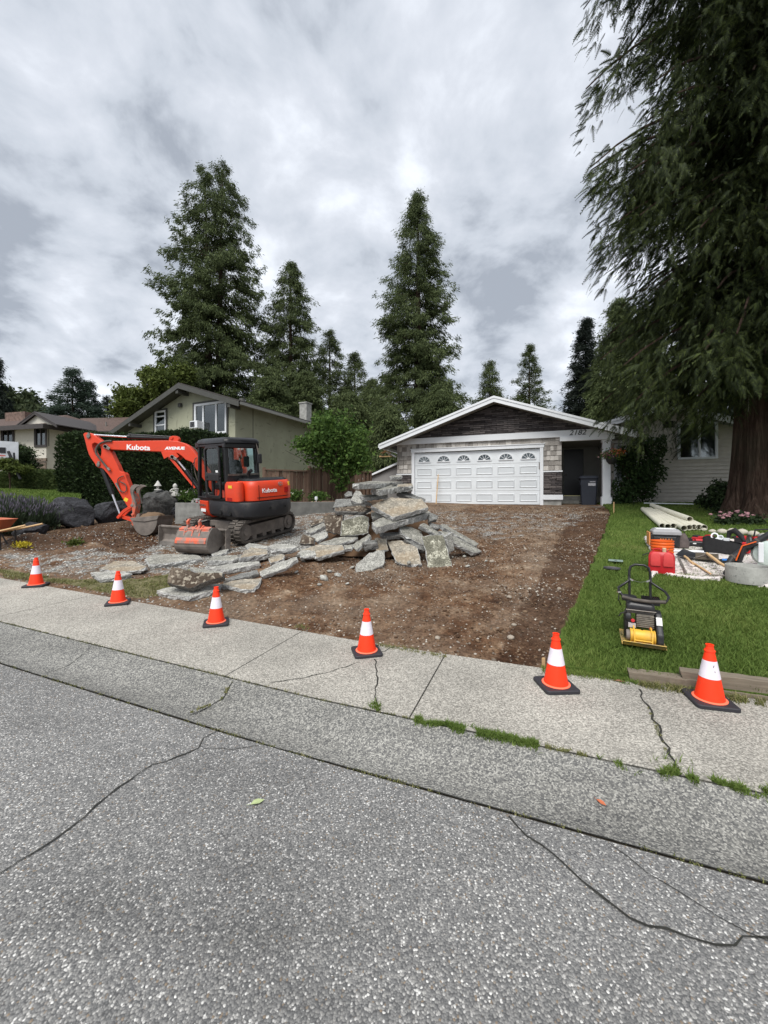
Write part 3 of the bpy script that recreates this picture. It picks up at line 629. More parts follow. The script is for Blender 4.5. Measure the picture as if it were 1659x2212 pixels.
# ================================================================== BUILDINGS
class Frame:                                               # a building's own frame: x to the right along its front, y into it
    def __init__(s, name, label, cat, loc, ang, group=None):
        s.o = thing(name, label, cat, loc, (0, 0, -ang), group); s.loc = Vector(loc); s.c, s.s = math.cos(ang), math.sin(ang)
    def px(s, px, py, yl=0):
        dx = (px-CX)/FOC; t = (yl + s.loc.x*s.s + s.loc.y*s.c)/(dx*s.s + s.c)
        X, Y = dx*t-s.loc.x, t-s.loc.y
        return (X*s.c - Y*s.s, CAMZ+(HY-py)/FOC*t-s.loc.z)
def window(fr, x0, z0, x1, z1, y, fw=.06, mullions=(), frame=None, trim=None, tw=.09, glass=None, bars=(), blinds=0, dep=.06, trim_name='window_trim'):
    """white frame round a recessed pane; every window is one part with its pane, trim and blinds below it"""
    f = MB()
    f.bb((x0, y-.03, z0), (x0+fw, y+dep, z1)); f.bb((x1-fw, y-.03, z0), (x1, y+dep, z1)); f.bb((x0+fw, y-.03, z0), (x1-fw, y+dep, z0+fw)); f.bb((x0+fw, y-.03, z1-fw), (x1-fw, y+dep, z1))
    for q in mullions: f.bb((x0+q*(x1-x0)-fw*.4, y-.02, z0+fw), (x0+q*(x1-x0)+fw*.4, y+dep, z1-fw))
    for q in bars: f.bb((x0+fw, y-.015, z0+q*(z1-z0)-fw*.35), (x1-fw, y+dep, z0+q*(z1-z0)+fw*.35))
    w = f.build('window', frame or WHITEP, fr.o)
    g = MB(); g.bb((x0+fw, y+.02, z0+fw), (x1-fw, y+.03, z1-fw)); g.build('pane', glass or GLASSD, w)
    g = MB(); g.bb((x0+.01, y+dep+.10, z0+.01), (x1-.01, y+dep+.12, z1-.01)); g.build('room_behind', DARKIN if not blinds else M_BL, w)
    if blinds:
        g = MB(); k = int((z1-z0-2*fw)/.055)
        for i in range(k): g.box(((x0+x1)/2, y+dep+.05, z0+fw+.03+i*.055), (x1-x0-2*fw-.02, .035, .012), (.7, 0, 0))
        g.build('blinds', WHITEP, w)
    if trim:
        g = MB(); g.bb((x0-tw, y-.045, z0-tw), (x0, y+.0, z1+tw)); g.bb((x1, y-.045, z0-tw), (x1+tw, y, z1+tw)); g.bb((x0, y-.045, z0-tw), (x1, y, z0)); g.bb((x0, y-.045, z1), (x1, y, z1+tw))
        g.build(trim_name, trim, w)
    return w
M_BL = NT('shaded_room').done((.16, .17, .17), .9)
def lap(m, x0, x1, z0, z1, y, pitch=.135, th=.05):        # clapboards: each course leans out at its foot
    z = z0
    while z < z1-1e-3:
        zt = min(z+pitch, z1); m.add([(x0, y-th, z), (x1, y-th, z), (x1, y, zt), (x0, y, zt), (x0, y, z), (x1, y, z)], [(0, 1, 2, 3), (0, 4, 5, 1)]); z = zt

# ---- the garage house -----------------------------------------------------------------
g0 = lot(-1.45, 15.95)
H = Frame('garage_house', 'single storey house with white double garage door and dark stone gable, number 2182', 'house', (g0[0], g0[1], 1.28), TH)
R = H.o
EL, ER, PK, EZ = -4.62, 4.62, 4.06, 2.46; YF = -.66
def roof_z(x): return PK - (PK-EZ)*abs(x)/4.62
# walls: front wall built of solid pieces round the openings
w = MB(); w.bb((-4.05, .02, 1.27), (-3.41, .2, 2.5)); w.bb((1.74, .02, 1.27), (2.36, .2, 2.5)); w.bb((-3.41, .02, 2.29), (1.74, .2, 2.5))
w.bb((-4.05, .02, -.3), (-3.41, .2, .36)); w.bb((1.74, .02, .2), (2.36, .2, .36))
w.bb((-4.05, .2, -.5), (-3.9, 9, 2.5)); w.bb((2.22, .2, -.5), (2.36, 9, 2.5)); w.build('wall', SIDING, R)
# cedar shakes, each a slightly proud tile
t = NT('cedar_shakes'); n_ = t.noise(14, 5, .7, t.vec((2.5, 2.5, .35))); ii = t.island()
SHAKE = t.bump(n_, .4, .01).done(t.ramp(t.math('ADD', t.math('MULTIPLY', n_, .5), t.math('MULTIPLY', ii, .5)), [(.2, (.17, .155, .14)), (.5, (.36, .335, .305)), (.8, (.56, .53, .49))]), .9)
s = MB()
for (x0, x1, z0, z1) in [(-4.07, -3.41, 1.29, 2.5), (1.74, 2.37, 1.29, 2.5), (-3.41, 1.74, 2.31, 2.5)]:
    z = z0; r = 0
    while z < z1-.02:
        zt = min(z+.185, z1); x = x0 - random.random()*.1
        while x < x1-.01:
            wd = random.uniform(.11, .24); a = max(x, x0)+.006; b = min(x+wd, x1)-.006
            if b-a > .02:
                th = random.uniform(.022, .034); dz = random.uniform(-.006, .006)
                s.add([(a, -th, z+dz), (b, -th, z+dz), (b, -.004, zt+.01), (a, -.004, zt+.01), (a, .02, z+dz), (b, .02, z+dz), (b, .02, zt+.01), (a, .02, zt+.01)], [(0, 1, 2, 3), (0, 4, 5, 1), (1, 5, 6, 2), (0, 3, 7, 4)])
            x += wd
        z += .185
s.build('shake_siding', SHAKE, R)
def ledge(m, x0, x1, z0, z1, y, zt=None, hmin=.045, hmax=.09):   # stacked ledgestones of uneven length and projection
    z = z0
    while z < z1-.01:
        h = random.uniform(hmin, hmax); x = x0
        while x < x1-.01:
            wd = random.uniform(.12, .55); a, b = x, min(x+wd, x1); p = random.uniform(.005, .05)
            top = min(z+h, z1)
            if zt: top = min(top, zt((a+b)/2))
            if top > z+.012: m.bb((a+.003, y-p, z+.002), (b-.003, y+.03, top-.002))
            x = b
        z += h
for xa_, xb_ in ((-4.07, -3.41), (1.74, 2.38)): st = MB(); ledge(st, xa_, xb_, .36, 1.22, 0); st.build('stone_wainscot', STONE, R, bevel=.006, seg=1)
st = MB(); ledge(st, -4.15, 4.05, 2.74, PK-.2, -.02, lambda x: roof_z(x)-.26, .05, .085); st.bb((-4.05, .02, 2.5), (4.1, .1, 2.9))
st.prism([(-4.1, 2.6), (4.1, 2.6), (0, PK-.18)], .012, .12); st.build('stone_gable', STONE, R, bevel=.005, seg=1)
for a_, b_ in (((-4.1, -.04, 1.22), (-3.41, .02, 1.27)), ((1.74, -.06, 1.22), (2.40, .02, 1.27))): tr = MB(); tr.bb(a_, b_); tr.build('wainscot_cap', WHITEP, R, bevel=.004)
tr = MB(); tr.bb((1.72, -.07, .19), (2.41, .02, .37)); tr.build('base_board', WHITEP, R, bevel=.004)
fb = MB(); fb.bb((-4.32, -.10, 2.5), (4.30, .0, 2.74)); fb.bb((2.30, -.13, 2.34), (4.06, .02, 2.5)); fb.build('fascia_band', WHITEP, R, bevel=.005)
fo = MB(); fo.bb((1.66, .0, -.3), (2.36, .24, .19)); fo.build('foundation', CONC, R); fo = MB(); fo.bb((-4.05, .0, -.3), (-3.4, .24, .36)); fo.build('foundation', CONC, R)
# roof: two slabs, barge boards, soffit
def slab_roof(name, L, Rr, pk, ez, y0, y1, mat, th=.05, x0=0, par=R, lift=0):
    m = MB(); hw = (Rr-L)/2; c = (L+Rr)/2
    m.prism([(L, ez+lift), (c, pk+lift), (Rr, ez+lift), (Rr, ez+lift+th), (c, pk+lift+th), (L, ez+lift+th)], y0, y1); return m.build(name, mat, par)
rf = slab_roof('roof', EL, ER, PK, EZ, YF+.02, 8.5, ROOFG, .045, lift=.012)
def barge(L, Rr, pk, ez, y, d, proud, par, name, mat, th=.03, trimw=.075):
    c = (L+Rr)/2; m = MB()
    m.prism([(L, ez-d), (c, pk-d), (Rr, ez-d), (Rr, ez), (c, pk), (L, ez)], y, y+th)
    m.prism([(L-.02, ez-trimw+.03), (c, pk-trimw+.03), (Rr+.02, ez-trimw+.03), (Rr+.02, ez+.035), (c, pk+.035), (L-.02, ez+.035)], y-proud, y-.001)
    return m.build(name, mat, par)
barge(EL, ER, PK, EZ, YF-.03, .19, .022, R, 'barge_board', WHITEP)
m = MB(); m.prism([(EL+.03, EZ-.13), (0, PK-.13), (ER-.03, EZ-.13), (ER-.03, EZ-.115), (0, PK-.115), (EL+.03, EZ-.115)], YF+.005, -.02)
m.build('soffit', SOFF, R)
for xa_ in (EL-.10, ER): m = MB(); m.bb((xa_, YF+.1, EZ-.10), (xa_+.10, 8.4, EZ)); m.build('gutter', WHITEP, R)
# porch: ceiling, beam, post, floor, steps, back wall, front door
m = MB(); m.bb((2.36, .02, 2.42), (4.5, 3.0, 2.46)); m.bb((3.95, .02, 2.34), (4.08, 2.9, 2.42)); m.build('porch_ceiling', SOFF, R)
m = MB(); m.bb((3.71, -.02, .30), (3.96, .23, 2.34)); m.bb((3.67, -.06, -.02), (4.0, .27, .30)); m.bb((3.68, -.05, 2.26), (3.99, .26, 2.338)); m.build('porch_post', WHITEP, R, bevel=.006)
m = MB(); m.bb((-3.6, -.36, -.35), (4.25, .0, -.045)); m.bb((2.36, .001, -.35), (4.25, 3.0, -.045)); m.build('concrete_apron', CONC_D, R, bevel=.01)
m = MB(); m.bb((2.37, 1.6, -.05), (3.95, 3.0, .14)); m.bb((2.37, 1.95, .14), (3.95, 3.0, .33)); m.build('steps', CONC, R, bevel=.01)
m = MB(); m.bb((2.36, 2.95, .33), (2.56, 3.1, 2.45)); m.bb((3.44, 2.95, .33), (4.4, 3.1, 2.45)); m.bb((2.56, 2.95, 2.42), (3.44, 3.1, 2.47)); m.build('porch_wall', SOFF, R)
m = MB(); m.bb((2.62, 2.97, .36), (3.40, 3.02, 2.36)); d = m.build('front_door', M_noise('black_door', (.008, .008, .009), .1, 3, .35, 0, 0), R)
m = MB(); m.cyl((2.70, 2.95, 1.25), (2.70, 2.90, 1.25), .03, n=12); m.lathe([(.0, -.03), (.028, -.02), (.03, 0), (.02, .03), (0, .035)], (2.70, 2.88, 1.25)); m.build('door_handle', STEEL, d)
m = MB(); m.bb((2.54, 2.90, .33), (2.62, 2.96, 2.43)); m.bb((3.40, 2.90, .33), (3.48, 2.96, 2.43)); m.bb((2.62, 2.90, 2.36), (3.40, 2.96, 2.43)); m.build('door_frame', SOFF, R)
# garage door: four sections of six raised panels, fanlights in the top section
DX0, DX1, DH = -3.29, 1.62, 2.13
m = MB(); m.bb((DX0-.12, -.05, -.04), (DX0, .10, DH+.02)); m.bb((DX1, -.05, -.04), (DX1+.12, .10, DH+.02)); m.bb((DX0-.15, -.06, DH+.02), (DX1+.15, .10, DH+.15)); m.bb((DX0-.17, -.085, DH+.15), (DX1+.17, .02, DH+.18))
m.build('garage_door_frame', WHITEP, R, bevel=.004)
M_EMB = M_noise('white_panel_relief', (.58, .61, .63), .03, 2, .5, 0, 0)
dm = MB(); sec = DH/4
for r in range(4): dm.bb((DX0+.002, .045, r*sec+.004), (DX1-.002, .10, (r+1)*sec-.004))
pw = (DX1-DX0)/6
gd = dm.build('garage_door', WHITED, R, bevel=.006)
em = MB()
for r in range(3):
    for c in range(6):
        a, b = DX0+c*pw+.09, DX0+(c+1)*pw-.09; z0, z1 = r*sec+.11, (r+1)*sec-.11
        # moulded ring and raised field
        q = [(a, z0), (b, z0), (b, z1), (a, z1)]; k = .028; q2 = [(a+k, z0+k), (b-k, z0+k), (b-k, z1-k), (a+k, z1-k)]; k2 = .055; q3 = [(a+k2, z0+k2), (b-k2, z0+k2), (b-k2, z1-k2), (a+k2, z1-k2)]
        V = [(x, .0449, z) for x, z in q]+[(x, .060 if 0 else .026, z) for x, z in q2]+[(x, .043, z) for x, z in q3]+[(x, .043, z) for x, z in q3]
        em.add(V, [(i, (i+1) % 4, 4+(i+1) % 4, 4+i) for i in range(4)]+[(4+i, 4+(i+1) % 4, 8+(i+1) % 4, 8+i) for i in range(4)]+[(8, 9, 10, 11)])
em.build('panel_moulding', M_EMB, gd)
for c in range(6):
    cx = DX0+(c+.5)*pw; z0 = 3*sec+.16; r_ = .215
    A = [math.pi*i/16 for i in range(17)]
    g = MB(); g.prism([(cx+r_*math.cos(a)*1.12, z0+r_*math.sin(a)) for a in A], .030, .040); fl = g.build('fanlight', GLASSD, gd)
    g = MB(); g.prism([(cx+r_*math.cos(a)*1.12, z0+r_*math.sin(a)) for a in A], .0405, .0440); g.build('dark_backing', DARKIN, fl)
    g = MB()
    for i in range(16):
        a, b = A[i], A[i+1]
        g.prism([(cx+r_*math.cos(a)*1.12, z0+r_*math.sin(a)), (cx+r_*math.cos(b)*1.12, z0+r_*math.sin(b)), (cx+(r_+.035)*math.cos(b)*1.12, z0+(r_+.035)*math.sin(b)), (cx+(r_+.035)*math.cos(a)*1.12, z0+(r_+.035)*math.sin(a))], .015, .045)
        if i < 16: g.prism([(cx, z0)]+[(cx+.05*math.cos(q)*1.12, z0+.05*math.sin(q)) for q in (a, b)], .018, .029)
    for q in (.2, .4, .6, .8):
        a = math.pi*q; g.box((cx+.14*math.cos(a)*1.12, .022, z0+.14*math.sin(a)), (.17, .014, .014), (0, -a, 0))
    g.bb((cx-r_*1.12-.035, .015, z0-.035), (cx+r_*1.12+.035, .045, z0)); g.build('fan_muntins', WHITEP, fl)
m = MB(); m.bb((DX1-.035, .02, 1.35), (DX1-.01, .044, 1.60)); m.build('door_pull', STEELD, gd)
x, z = H.px(1246.5, 936)
text_mesh('house_number', '2182', .26, BLACKL, R, TR((x, -.112, 2.625), (rad(90), 0, 0), (1.05, 1, 1)), .006, .001, .28, 1.02)
# right wing behind: lapped siding, gable roof, two windows
YW = 1.3
m = MB(); [lap(m, 4.05+.35*i, 4.4+.35*i, -.35, 3.6, YW) for i in range(24)]
m2 = MB(); X0, X1, PX, PZ, EZ2 = 1.6, 10.4, 5.85, 3.62, 2.05
def r2z(x): return PZ - (.36*(x-PX) if x > PX else .29*(PX-x))
m.v = [Vector((v.x, v.y, min(v.z, r2z(v.x)))) for v in m.v]
m.build('siding_wall', SIDING, R)
m = MB(); YR = YW-.55
P4 = [(X0, r2z(X0)), (PX, PZ), (X1, r2z(X1))]
m.prism([(x, z+.01) for x, z in P4]+[(x, z+.06) for x, z in P4[::-1]], YR+.02, 9); m.build('wing_roof', ROOFG, R)
m = MB(); m.prism([(x, z-.17) for x, z in P4]+[(x, z) for x, z in P4[::-1]], YR-.03, YR)
m.prism([(x, z-.035) for x, z in P4]+[(x, z+.05) for x, z in P4[::-1]], YR-.052, YR-.031); m.build('wing_barge_board', WHITEP, R)
m = MB(); m.prism([(x, z-.12) for x, z in P4]+[(x, z-.10) for x, z in P4[::-1]], YR, YW); m.build('wing_soffit', SOFF, R)
m = MB(); m.bb((4.05, YW-.30, 2.32), (5.6, YW-.02, 2.42)); m.build('window_head_board', WHITEP, R)
# vent above
m = MB(); x, z = H.px(1443, 917, YW); m.bb((x-.16, YW-.05, z-.12), (x+.16, YW-.015, z+.12)); m.build('gable_vent', DARKIN, R)
x0, z1 = H.px(1462, 915, YW); x1, z0 = H.px(1511, 992, YW)
window(H, x0, z0, x1+.5, z1, YW-.10, .075, (.55,))
x0, z1 = H.px(1326, 960, YW); x1, z0 = H.px(1374, 1038, YW)
window(H, x0, z0, x1, z1, YW-.10, .07, (.5,), bars=(.45,), blinds=1)
# side wall of the wing facing the porch, with a narrow sidelight
m = MB(); m.bb((4.02, YW+.02, -.3), (4.14, 8.8, 2.8)); m.build('wing_side_wall', SIDING, R)
m = MB(); m.bb((4.28, YW-.08, -.05), (4.52, YW-.02, 2.30)); m.build('corner_board', WHITEP, R)
m = MB(); m.bb((1.66, -.5, -.6), (1.7, -.49, -.59)); 
# block of the house closing it off behind
m = MB(); m.bb((4.14, 8.7, -.3), (10, 8.8, 2.4)); m.bb((9.9, YW+.02, -.3), (10, 8.7, 2.3)); m.bb((-3.9, 8.85, -.3), (2.36, 9, 2.5)); m.build('rear_wall', SIDING, R)
m = MB(); m.tube([(EL+.02, YF+.3, EZ-.08), (EL+.12, -.1, EZ-.25), (-4.10, -.06, 2.0)], .035, 8); m.build('downspout', WHITEP, R)

# bird feeder hanging at the left eave
fx = H.px(847, 980, YF+.1)
B = Matrix.Translation(H.loc) @ Matrix.Rotation(-TH, 4, 'Z')
bp = B @ Vector((-4.34, -.35, 2.0))
BF = thing('bird_feeder', 'small wooden bird feeder hanging under the left eave of the garage house', 'bird feeder', bp, (0, 0, -TH)); BF.rotation_euler.z = -TH
m = MB(); m.box((-.13, 0, .0), (.5, .22, .025)); m.bb((-.36, -.1, .012), (-.33, .1, .05)); m.build('tray', WOODH, BF)
m = MB(); m.prism([(-.3, .16), (-.1, .26), (.08, .16), (.08, .14), (-.1, .24), (-.3, .14)], -.13, .13); m.build('roof', WOODH, BF)
m = MB(); [m.cyl((x, y, 0), (x, y, .2), .01) for x in (-.26, .04) for y in (-.09, .09)]; m.cyl((-.1, 0, .25), (-.1, 0, .45), .006); m.build('hanger', STEELD, BF)

# ---- green stucco house ----------------------------------------------------------------
GA = rad(24)
E = Frame('green_stucco_house', 'green stucco two storey house with dark gable trim and white slider window', 'house', (-7.56, 20.0, 1.5), GA)
R = E.o
pk = E.px(385, 829, -.7); lf = E.px(236, 934, -.7); rt = E.px(512, 866, -.7)
sl = (pk[1]-rt[1])/(rt[0]-pk[0]); sl2 = (pk[1]-lf[1])/(pk[0]-lf[0])
def gz(x): return pk[1] - (sl*(x-pk[0]) if x > pk[0] else sl2*(pk[0]-x))
WX0 = -10.6; DEP = 8.2
m = MB(); m.prism([(WX0, -.6), (0, -.6), (0, gz(0)-.12), (pk[0], pk[1]-.12), (WX0, gz(WX0)-.12)], 0, .25)
# the side wall runs back below the eave
m.bb((-.25, .25, -.6), (0, DEP, gz(0)-.1)); m.bb((WX0, DEP-.25, -.6), (-.25, DEP, gz(WX0)-.1)); m.bb((WX0, .25, -.6), (WX0+.25, DEP-.25, gz(WX0)-.15)); m.build('stucco_wall', STUC, R)
pr = [(lf[0], gz(lf[0])), (pk[0], pk[1]), (rt[0]+.12, gz(rt[0]+.12))]
m = MB(); m.prism([(x, z+.02) for x, z in pr]+[(x, z+.08) for x, z in pr[::-1]], -.68, DEP+.6); m.build('roof', ROOFG, R)
m = MB(); m.prism([(x, z-.24) for x, z in pr]+[(x, z+.015) for x, z in pr[::-1]], -.73, -.69); m.build('barge_board', TRIMG, R)
m = MB(); m.prism([(x, z-.10) for x, z in pr]+[(x, z-.08) for x, z in pr[::-1]], -.69, .0); m.build('soffit', TRIMG, R)
for px, py in ((388, 838), (286, 890), (246, 915), (500, 873)):
    m = MB(); x, z = E.px(px, py, -.5); z = gz(x)-.26; m.bb((x-.09, -.68, z-.16), (x+.09, .0, z+.02)); m.build('rafter_end', TRIMG, R)
m = MB(); m.bb((rt[0]+.0, -.6, gz(rt[0])-.16), (rt[0]+.14, DEP+.55, gz(rt[0])-.02)); m.build('gutter', SOFF, R)
x0, z1 = E.px(421, 874); x1, z0 = E.px(491, 936)
w = window(E, x0, z0, x1, z1, -.03, .12, (.28, .68), trim=TRIMG, tw=.09, blinds=1)
m = MB(); xa, za = E.px(424, 926); m.bb((xa, -.42, za-.05), (xa+.55, -.05, za+.33)); ac = m.build('air_conditioner', WHITEP, R, bevel=.015)
m = MB(); [m.bb((xa+.05+i*.055, -.435, za+.0), (xa+.085+i*.055, -.421, za+.28)) for i in range(6)]; m.build('grille', BLACKP, ac)
x0, z1 = E.px(336, 889); x1, z0 = E.px(360, 948)
window(E, x0, z0, x1, z1, -.03, .10, trim=TRIMG, tw=.09, bars=(.5, .8))
m = MB(); x, z = E.px(361, 863, 0); 
x, z = E.px(448, 861, 0); m = MB(); x, z = (E.px(449, 1005*0+862)[0]-2.0, E.px(449, 862)[1]-.15); m.bb((x-.1, -.14, z-.1), (x+.1, -.001, z+.1)); m.build('wall_lamp', TRIMG, R)
m = MB(); cx_, cy_ = -.45, 6.7; m.bb((cx_-.28, cy_-.28, gz(cx_)-.4), (cx_+.28, cy_+.28, gz(cx_)+1.15)); m.bb((cx_-.33, cy_-.33, gz(cx_)+1.15), (cx_+.33, cy_+.33, gz(cx_)+1.22)); m.build('chimney', CONC, R)
m = MB(); m.cyl((pk[0]+1.6, 2.2, gz(pk[0]+1.6)), (pk[0]+1.6, 2.2, gz(pk[0]+1.6)+.22), .2, .17); m.build('roof_vent', TRIMG, R)
m = MB(); m.bb((.0, 1.25, -.5), (.012, 1.28, gz(0)-.2)); m.build('stucco_joint', TRIMG, R)

# ---- cream house far left ---------------------------------------------------------------
C0 = P(100, 1072, 25); C = Frame('cream_house', 'cream stucco house with brown shake roof behind the low hedge at far left', 'house', (C0.x, C0.y, 1.6), rad(14))
R = C.o                                                    # origin: right front corner of the left wing
ez = C.px(90, 917, -.6)[1]; EH = ez
m = MB(); m.bb((-9, 0, -1), (0, .2, EH)); m.bb((-.2, .2, -1), (0, 7, EH)); m.bb((0, 2.6, -1), (9, 2.8, EH-.15)); m.bb((-9, 7, -1), (9, 7.2, EH)); m.build('stucco_wall', STUC2, R)
m = MB(); L0 = -9.7; r_ = EH+1.55
m.add([(L0, -.7, EH), (.75, -.7, EH), (.75, 7.6, EH+.0), (L0, 7.6, EH), (L0, 3.4, r_), (-2.8, 3.4, r_), (L0, -.7, EH-.06), (.75, -.7, EH-.06), (.75, 7.6, EH-.06), (L0, 7.6, EH-.06)],
      [(0, 1, 5, 4), (1, 2, 5), (2, 3, 4, 5), (0, 6, 7, 1), (1, 7, 8, 2), (6, 9, 8, 7)])
m.add([(.2, 1.8, EH-.1), (9.5, 1.8, EH-.35), (9.5, 7.9, EH-.3), (-3, 7.9, EH-.1), (-2.8, 4.4, r_-.05), (9.5, 4.8, r_-.35), (.2, 1.8, EH-.17), (9.5, 1.8, EH-.42)], [(0, 1, 5, 4), (2, 3, 4, 5), (0, 6, 7, 1)])
m.build('roof', ROOFB, R)
m = MB(); m.bb((L0, -.76, EH-.26), (.8, -.705, EH+.02)); m.bb((.755, -.70, EH-.26), (.81, 7.5, EH+.02)); m.bb((.81, 1.74, EH-.34), (9.5, 1.79, EH-.10)); m.build('fascia', TRIMB, R)
m = MB(); m.bb((L0, -.7, EH-.10), (.75, 0, EH-.07)); m.bb((.2, 1.8, EH-.2), (9.3, 2.6, EH-.17)); m.build('soffit', TRIMB, R)
gp_ = C.px(80, 893, -.4); gl = C.px(47, 917, -.4)
m = MB(); gx = gp_[0]; m.prism([(gx-1.35, EH+.0), (gx, EH+.72), (gx+1.5, EH+.0)], -.35, -.30); m.build('gable_wall', STUC2, R)
m = MB(); q = [(gx-1.7, EH-.08), (gx, EH+.80), (gx+1.8, EH-.08)]; m.prism([(x, z-.14) for x, z in q]+[(x, z) for x, z in q[::-1]], -.55, -.50); m.prism([(x, z) for x, z in q]+[(x, z+.06) for x, z in q[::-1]], -.57, 3.0); m.build('gable_trim', TRIMB, R)
for (a, b, c, d, mu) in [(78, 922, 101, 963, (.5,)), (6, 924, 30, 966, (.5,))]:
    x0, z1 = C.px(a, b); x1, z0 = C.px(c, d); window(C, x0, z0, x1, z1, -.03, .07, mu, frame=TRIMB, trim=TRIMB, tw=.08)
x0, z1 = C.px(112, 922, 2.57); x1, z0 = C.px(131, 958, 2.57); window(C, x0, z0, x1, z1, 2.55, .07, (), frame=TRIMB, trim=TRIMB, tw=.08)
m = MB(); ledge(m, -.9, .02, C.px(90, 1015)[1]-.4, C.px(90, 998)[1], -.02); m.bb((-3.9, -.10, C.px(90, 997)[1]), (.1, -.005, C.px(90, 990)[1])); m.build('stone_base', M_noise('brown_stone', (.17, .13, .10), .5, 6, .9), R)
m = MB(); ch = C.px(4, 905, 2); m.bb((-6.6, 1.9, EH), (-4.7, 2.8, EH+1.6)); m.build('stone_chimney', M_noise('brown_stone_chimney', (.15, .10, .08), .5, 6, .9), R)
m = MB(); m.cyl((3.5, 4.2, EH+.6), (3.5, 4.2, EH+1.9), .12); m.cyl((3.5, 4.2, EH+1.9), (3.5, 4.2, EH+1.98), .18); m.cyl((1.4, 2.9, EH+.1), (1.4, 2.9, EH+.75), .05); m.build('flue_pipe', STEEL, R)

# ---- shed roof between fence and garage, fence, garden wall -------------------------------
sh = Frame('garden_shed', 'grey shed with a slanting white roof edge left of the garage', 'shed', (P(858, 1035, 18.5).x, 18.5, 1.3), TH)
a = sh.px(786, 1036); b = sh.px(856, 999)
m = MB(); m.prism([(a[0], -.4), (b[0]+.6, -.4), (b[0]+.6, b[1]+.05), (a[0], a[1]-.05)], 0, 2.5); m.build('wall', M_noise('grey_shed_wall', (.25, .24, .235), .06, 2, .8), sh.o)
m = MB(); m.prism([(a[0]-.25, a[1]-.10), (b[0]+.6, b[1]+.1), (b[0]+.6, b[1]+.19), (a[0]-.25, a[1]-.01)], -.15, 2.6); m.build('roof', WHITEP, sh.o)
def fence(label, A, Bp, top, z0, n, postA=True, group='cedar board fences'):
    A = Vector(A); Bp = Vector(Bp); d = (Bp-A); L_ = d.xy.length; ang = math.atan2(d.y, d.x)
    o = thing('cedar_fence', label, 'fence', (A.x, A.y, z0), (0, 0, ang), group)
    m = MB(); x = 0
    while x < L_-.05:
        wd = .135; lap_ = (int(x/.14) % 2)*.018; m.bb((x, -.02-lap_, .03), (x+wd-.004, -.002-lap_, top-.07+random.uniform(-.006, .006))); x += .14
    m.build('boards', FENCE, o)
    m = MB(); m.bb((0, -.07, top-.06), (L_, .05, top-.02)); m.bb((0, .0, .25), (L_, .04, .33)); m.bb((0, .0, top-.3), (L_, .04, top-.22)); m.build('rails', FENCE, o)
    k = max(1, int(L_/2.4))
    for i in range(k+1):
        m = MB(); x = L_*i/k; m.bb((x-.045, -.055, -.2), (x+.045, .035, top+.03)); m.build('post', FENCE, o)
    return o
fa = P(570, 1072, 14.2); fb_ = P(664, 1072, 15.2); fc = P(800, 1072, 18.3)
fence('reddish cedar board fence right behind the excavator engine cover', (fa.x, fa.y, 0), (fb_.x, fb_.y, 0), 1.25, 1.36, 8)
fence('brown cedar fence section running back behind the small leafy tree', (fb_.x+.06, fb_.y+.06, 0), (fc.x, fc.y, 0), 1.36, 1.38, 8)
def wall_thing(name, label, A, Bp, h, th, cat='garden wall', mat=None):
    A = Vector(A); Bp = Vector(Bp); d = Bp-A; o = thing(name, label, cat, (A.x, A.y, A.z), (0, 0, math.atan2(d.y, d.x)))
    m = MB(); m.bb((0, 0, -.3), (d.xy.length, th, h)); m.build('wall', mat or CONC_D, o, bevel=.012)
    m = MB(); m.bb((.02, th, -.3), (d.xy.length-.02, th+1.9, h-.05)); m.build('planting_bed', M_noise('bed_soil', (.05, .035, .025), .4, 12, .95), o); return o
a = at(612, 13.3); b = at(790, 14.6); wall_thing('garden_wall', 'low grey concrete garden wall below the cedar fence', (a.x, a.y, 1.1), (b.x, b.y, 1.1), .30, .15)
a = at(378, 11.4); b = at(448, 11.2); wall_thing('raised_planter', 'stained concrete raised planter between the boulders and the excavator cab', (a.x, a.y, ground(a.x, a.y)), (b.x, b.y, 0), P(400, 1086, 11.4).z-ground(a.x, a.y), .12, 'planter', CONC)
# ================================================================== TREES AND PLANTS
def frames(D, rng):                                        # per-leaf axes from directions
    D = D/np.linalg.norm(D, axis=1, keepdims=True); R_ = rng.normal(0, 1, D.shape); Sx = np.cross(D, R_); Sx /= np.linalg.norm(Sx, axis=1, keepdims=True)+1e-9
    return D, Sx
def leaf_tris(C, D, L, Wd, rng):                           # rhombic leaf clumps: two triangles each, slightly folded
    D, Sx = frames(D, rng); Nn = np.cross(D, Sx); L = L[:, None]; Wd = Wd[:, None]
    a = C; b = C+D*L*.45+Sx*Wd*.5+Nn*Wd*.12; c = C+D*L; d = C+D*L*.45-Sx*Wd*.5+Nn*Wd*.12
    V = np.stack([a, b, c, d], 1).reshape(-1, 3); i = np.arange(len(C))*4
    return V, np.concatenate([np.stack([i, i+1, i+2], -1), np.stack([i, i+2, i+3], -1)])
def frond_tris(C, D, L, rng, pairs=7, droop=.5, width=.36):  # a fern-like flat spray: spine with paired leaflets
    D, Sx = frames(D, rng); n = len(C); Vs = []; Fs = []; t = (np.arange(pairs)+.6)/pairs
    base = C[:, None] + D[:, None]*L[:, None, None]*t[None, :, None]; base[..., 2] -= (droop*L[:, None]*t[None]**2)
    ln = L[:, None]*width*(1-.75*t[None])*(.8+.4*rng.random((n, pairs)))
    for s in (-1, 1):
        tip = base + (Sx[:, None]*s*.8+D[:, None]*.75)*ln[..., None]; tip[..., 2] -= ln*.35
        w = D[:, None]*(L[:, None, None]*.5/pairs)
        Vs.append(np.stack([base-w, base+w, tip], 2).reshape(-1, 3))
    V = np.concatenate(Vs); F = np.arange(len(V)).reshape(-1, 3); return V, F
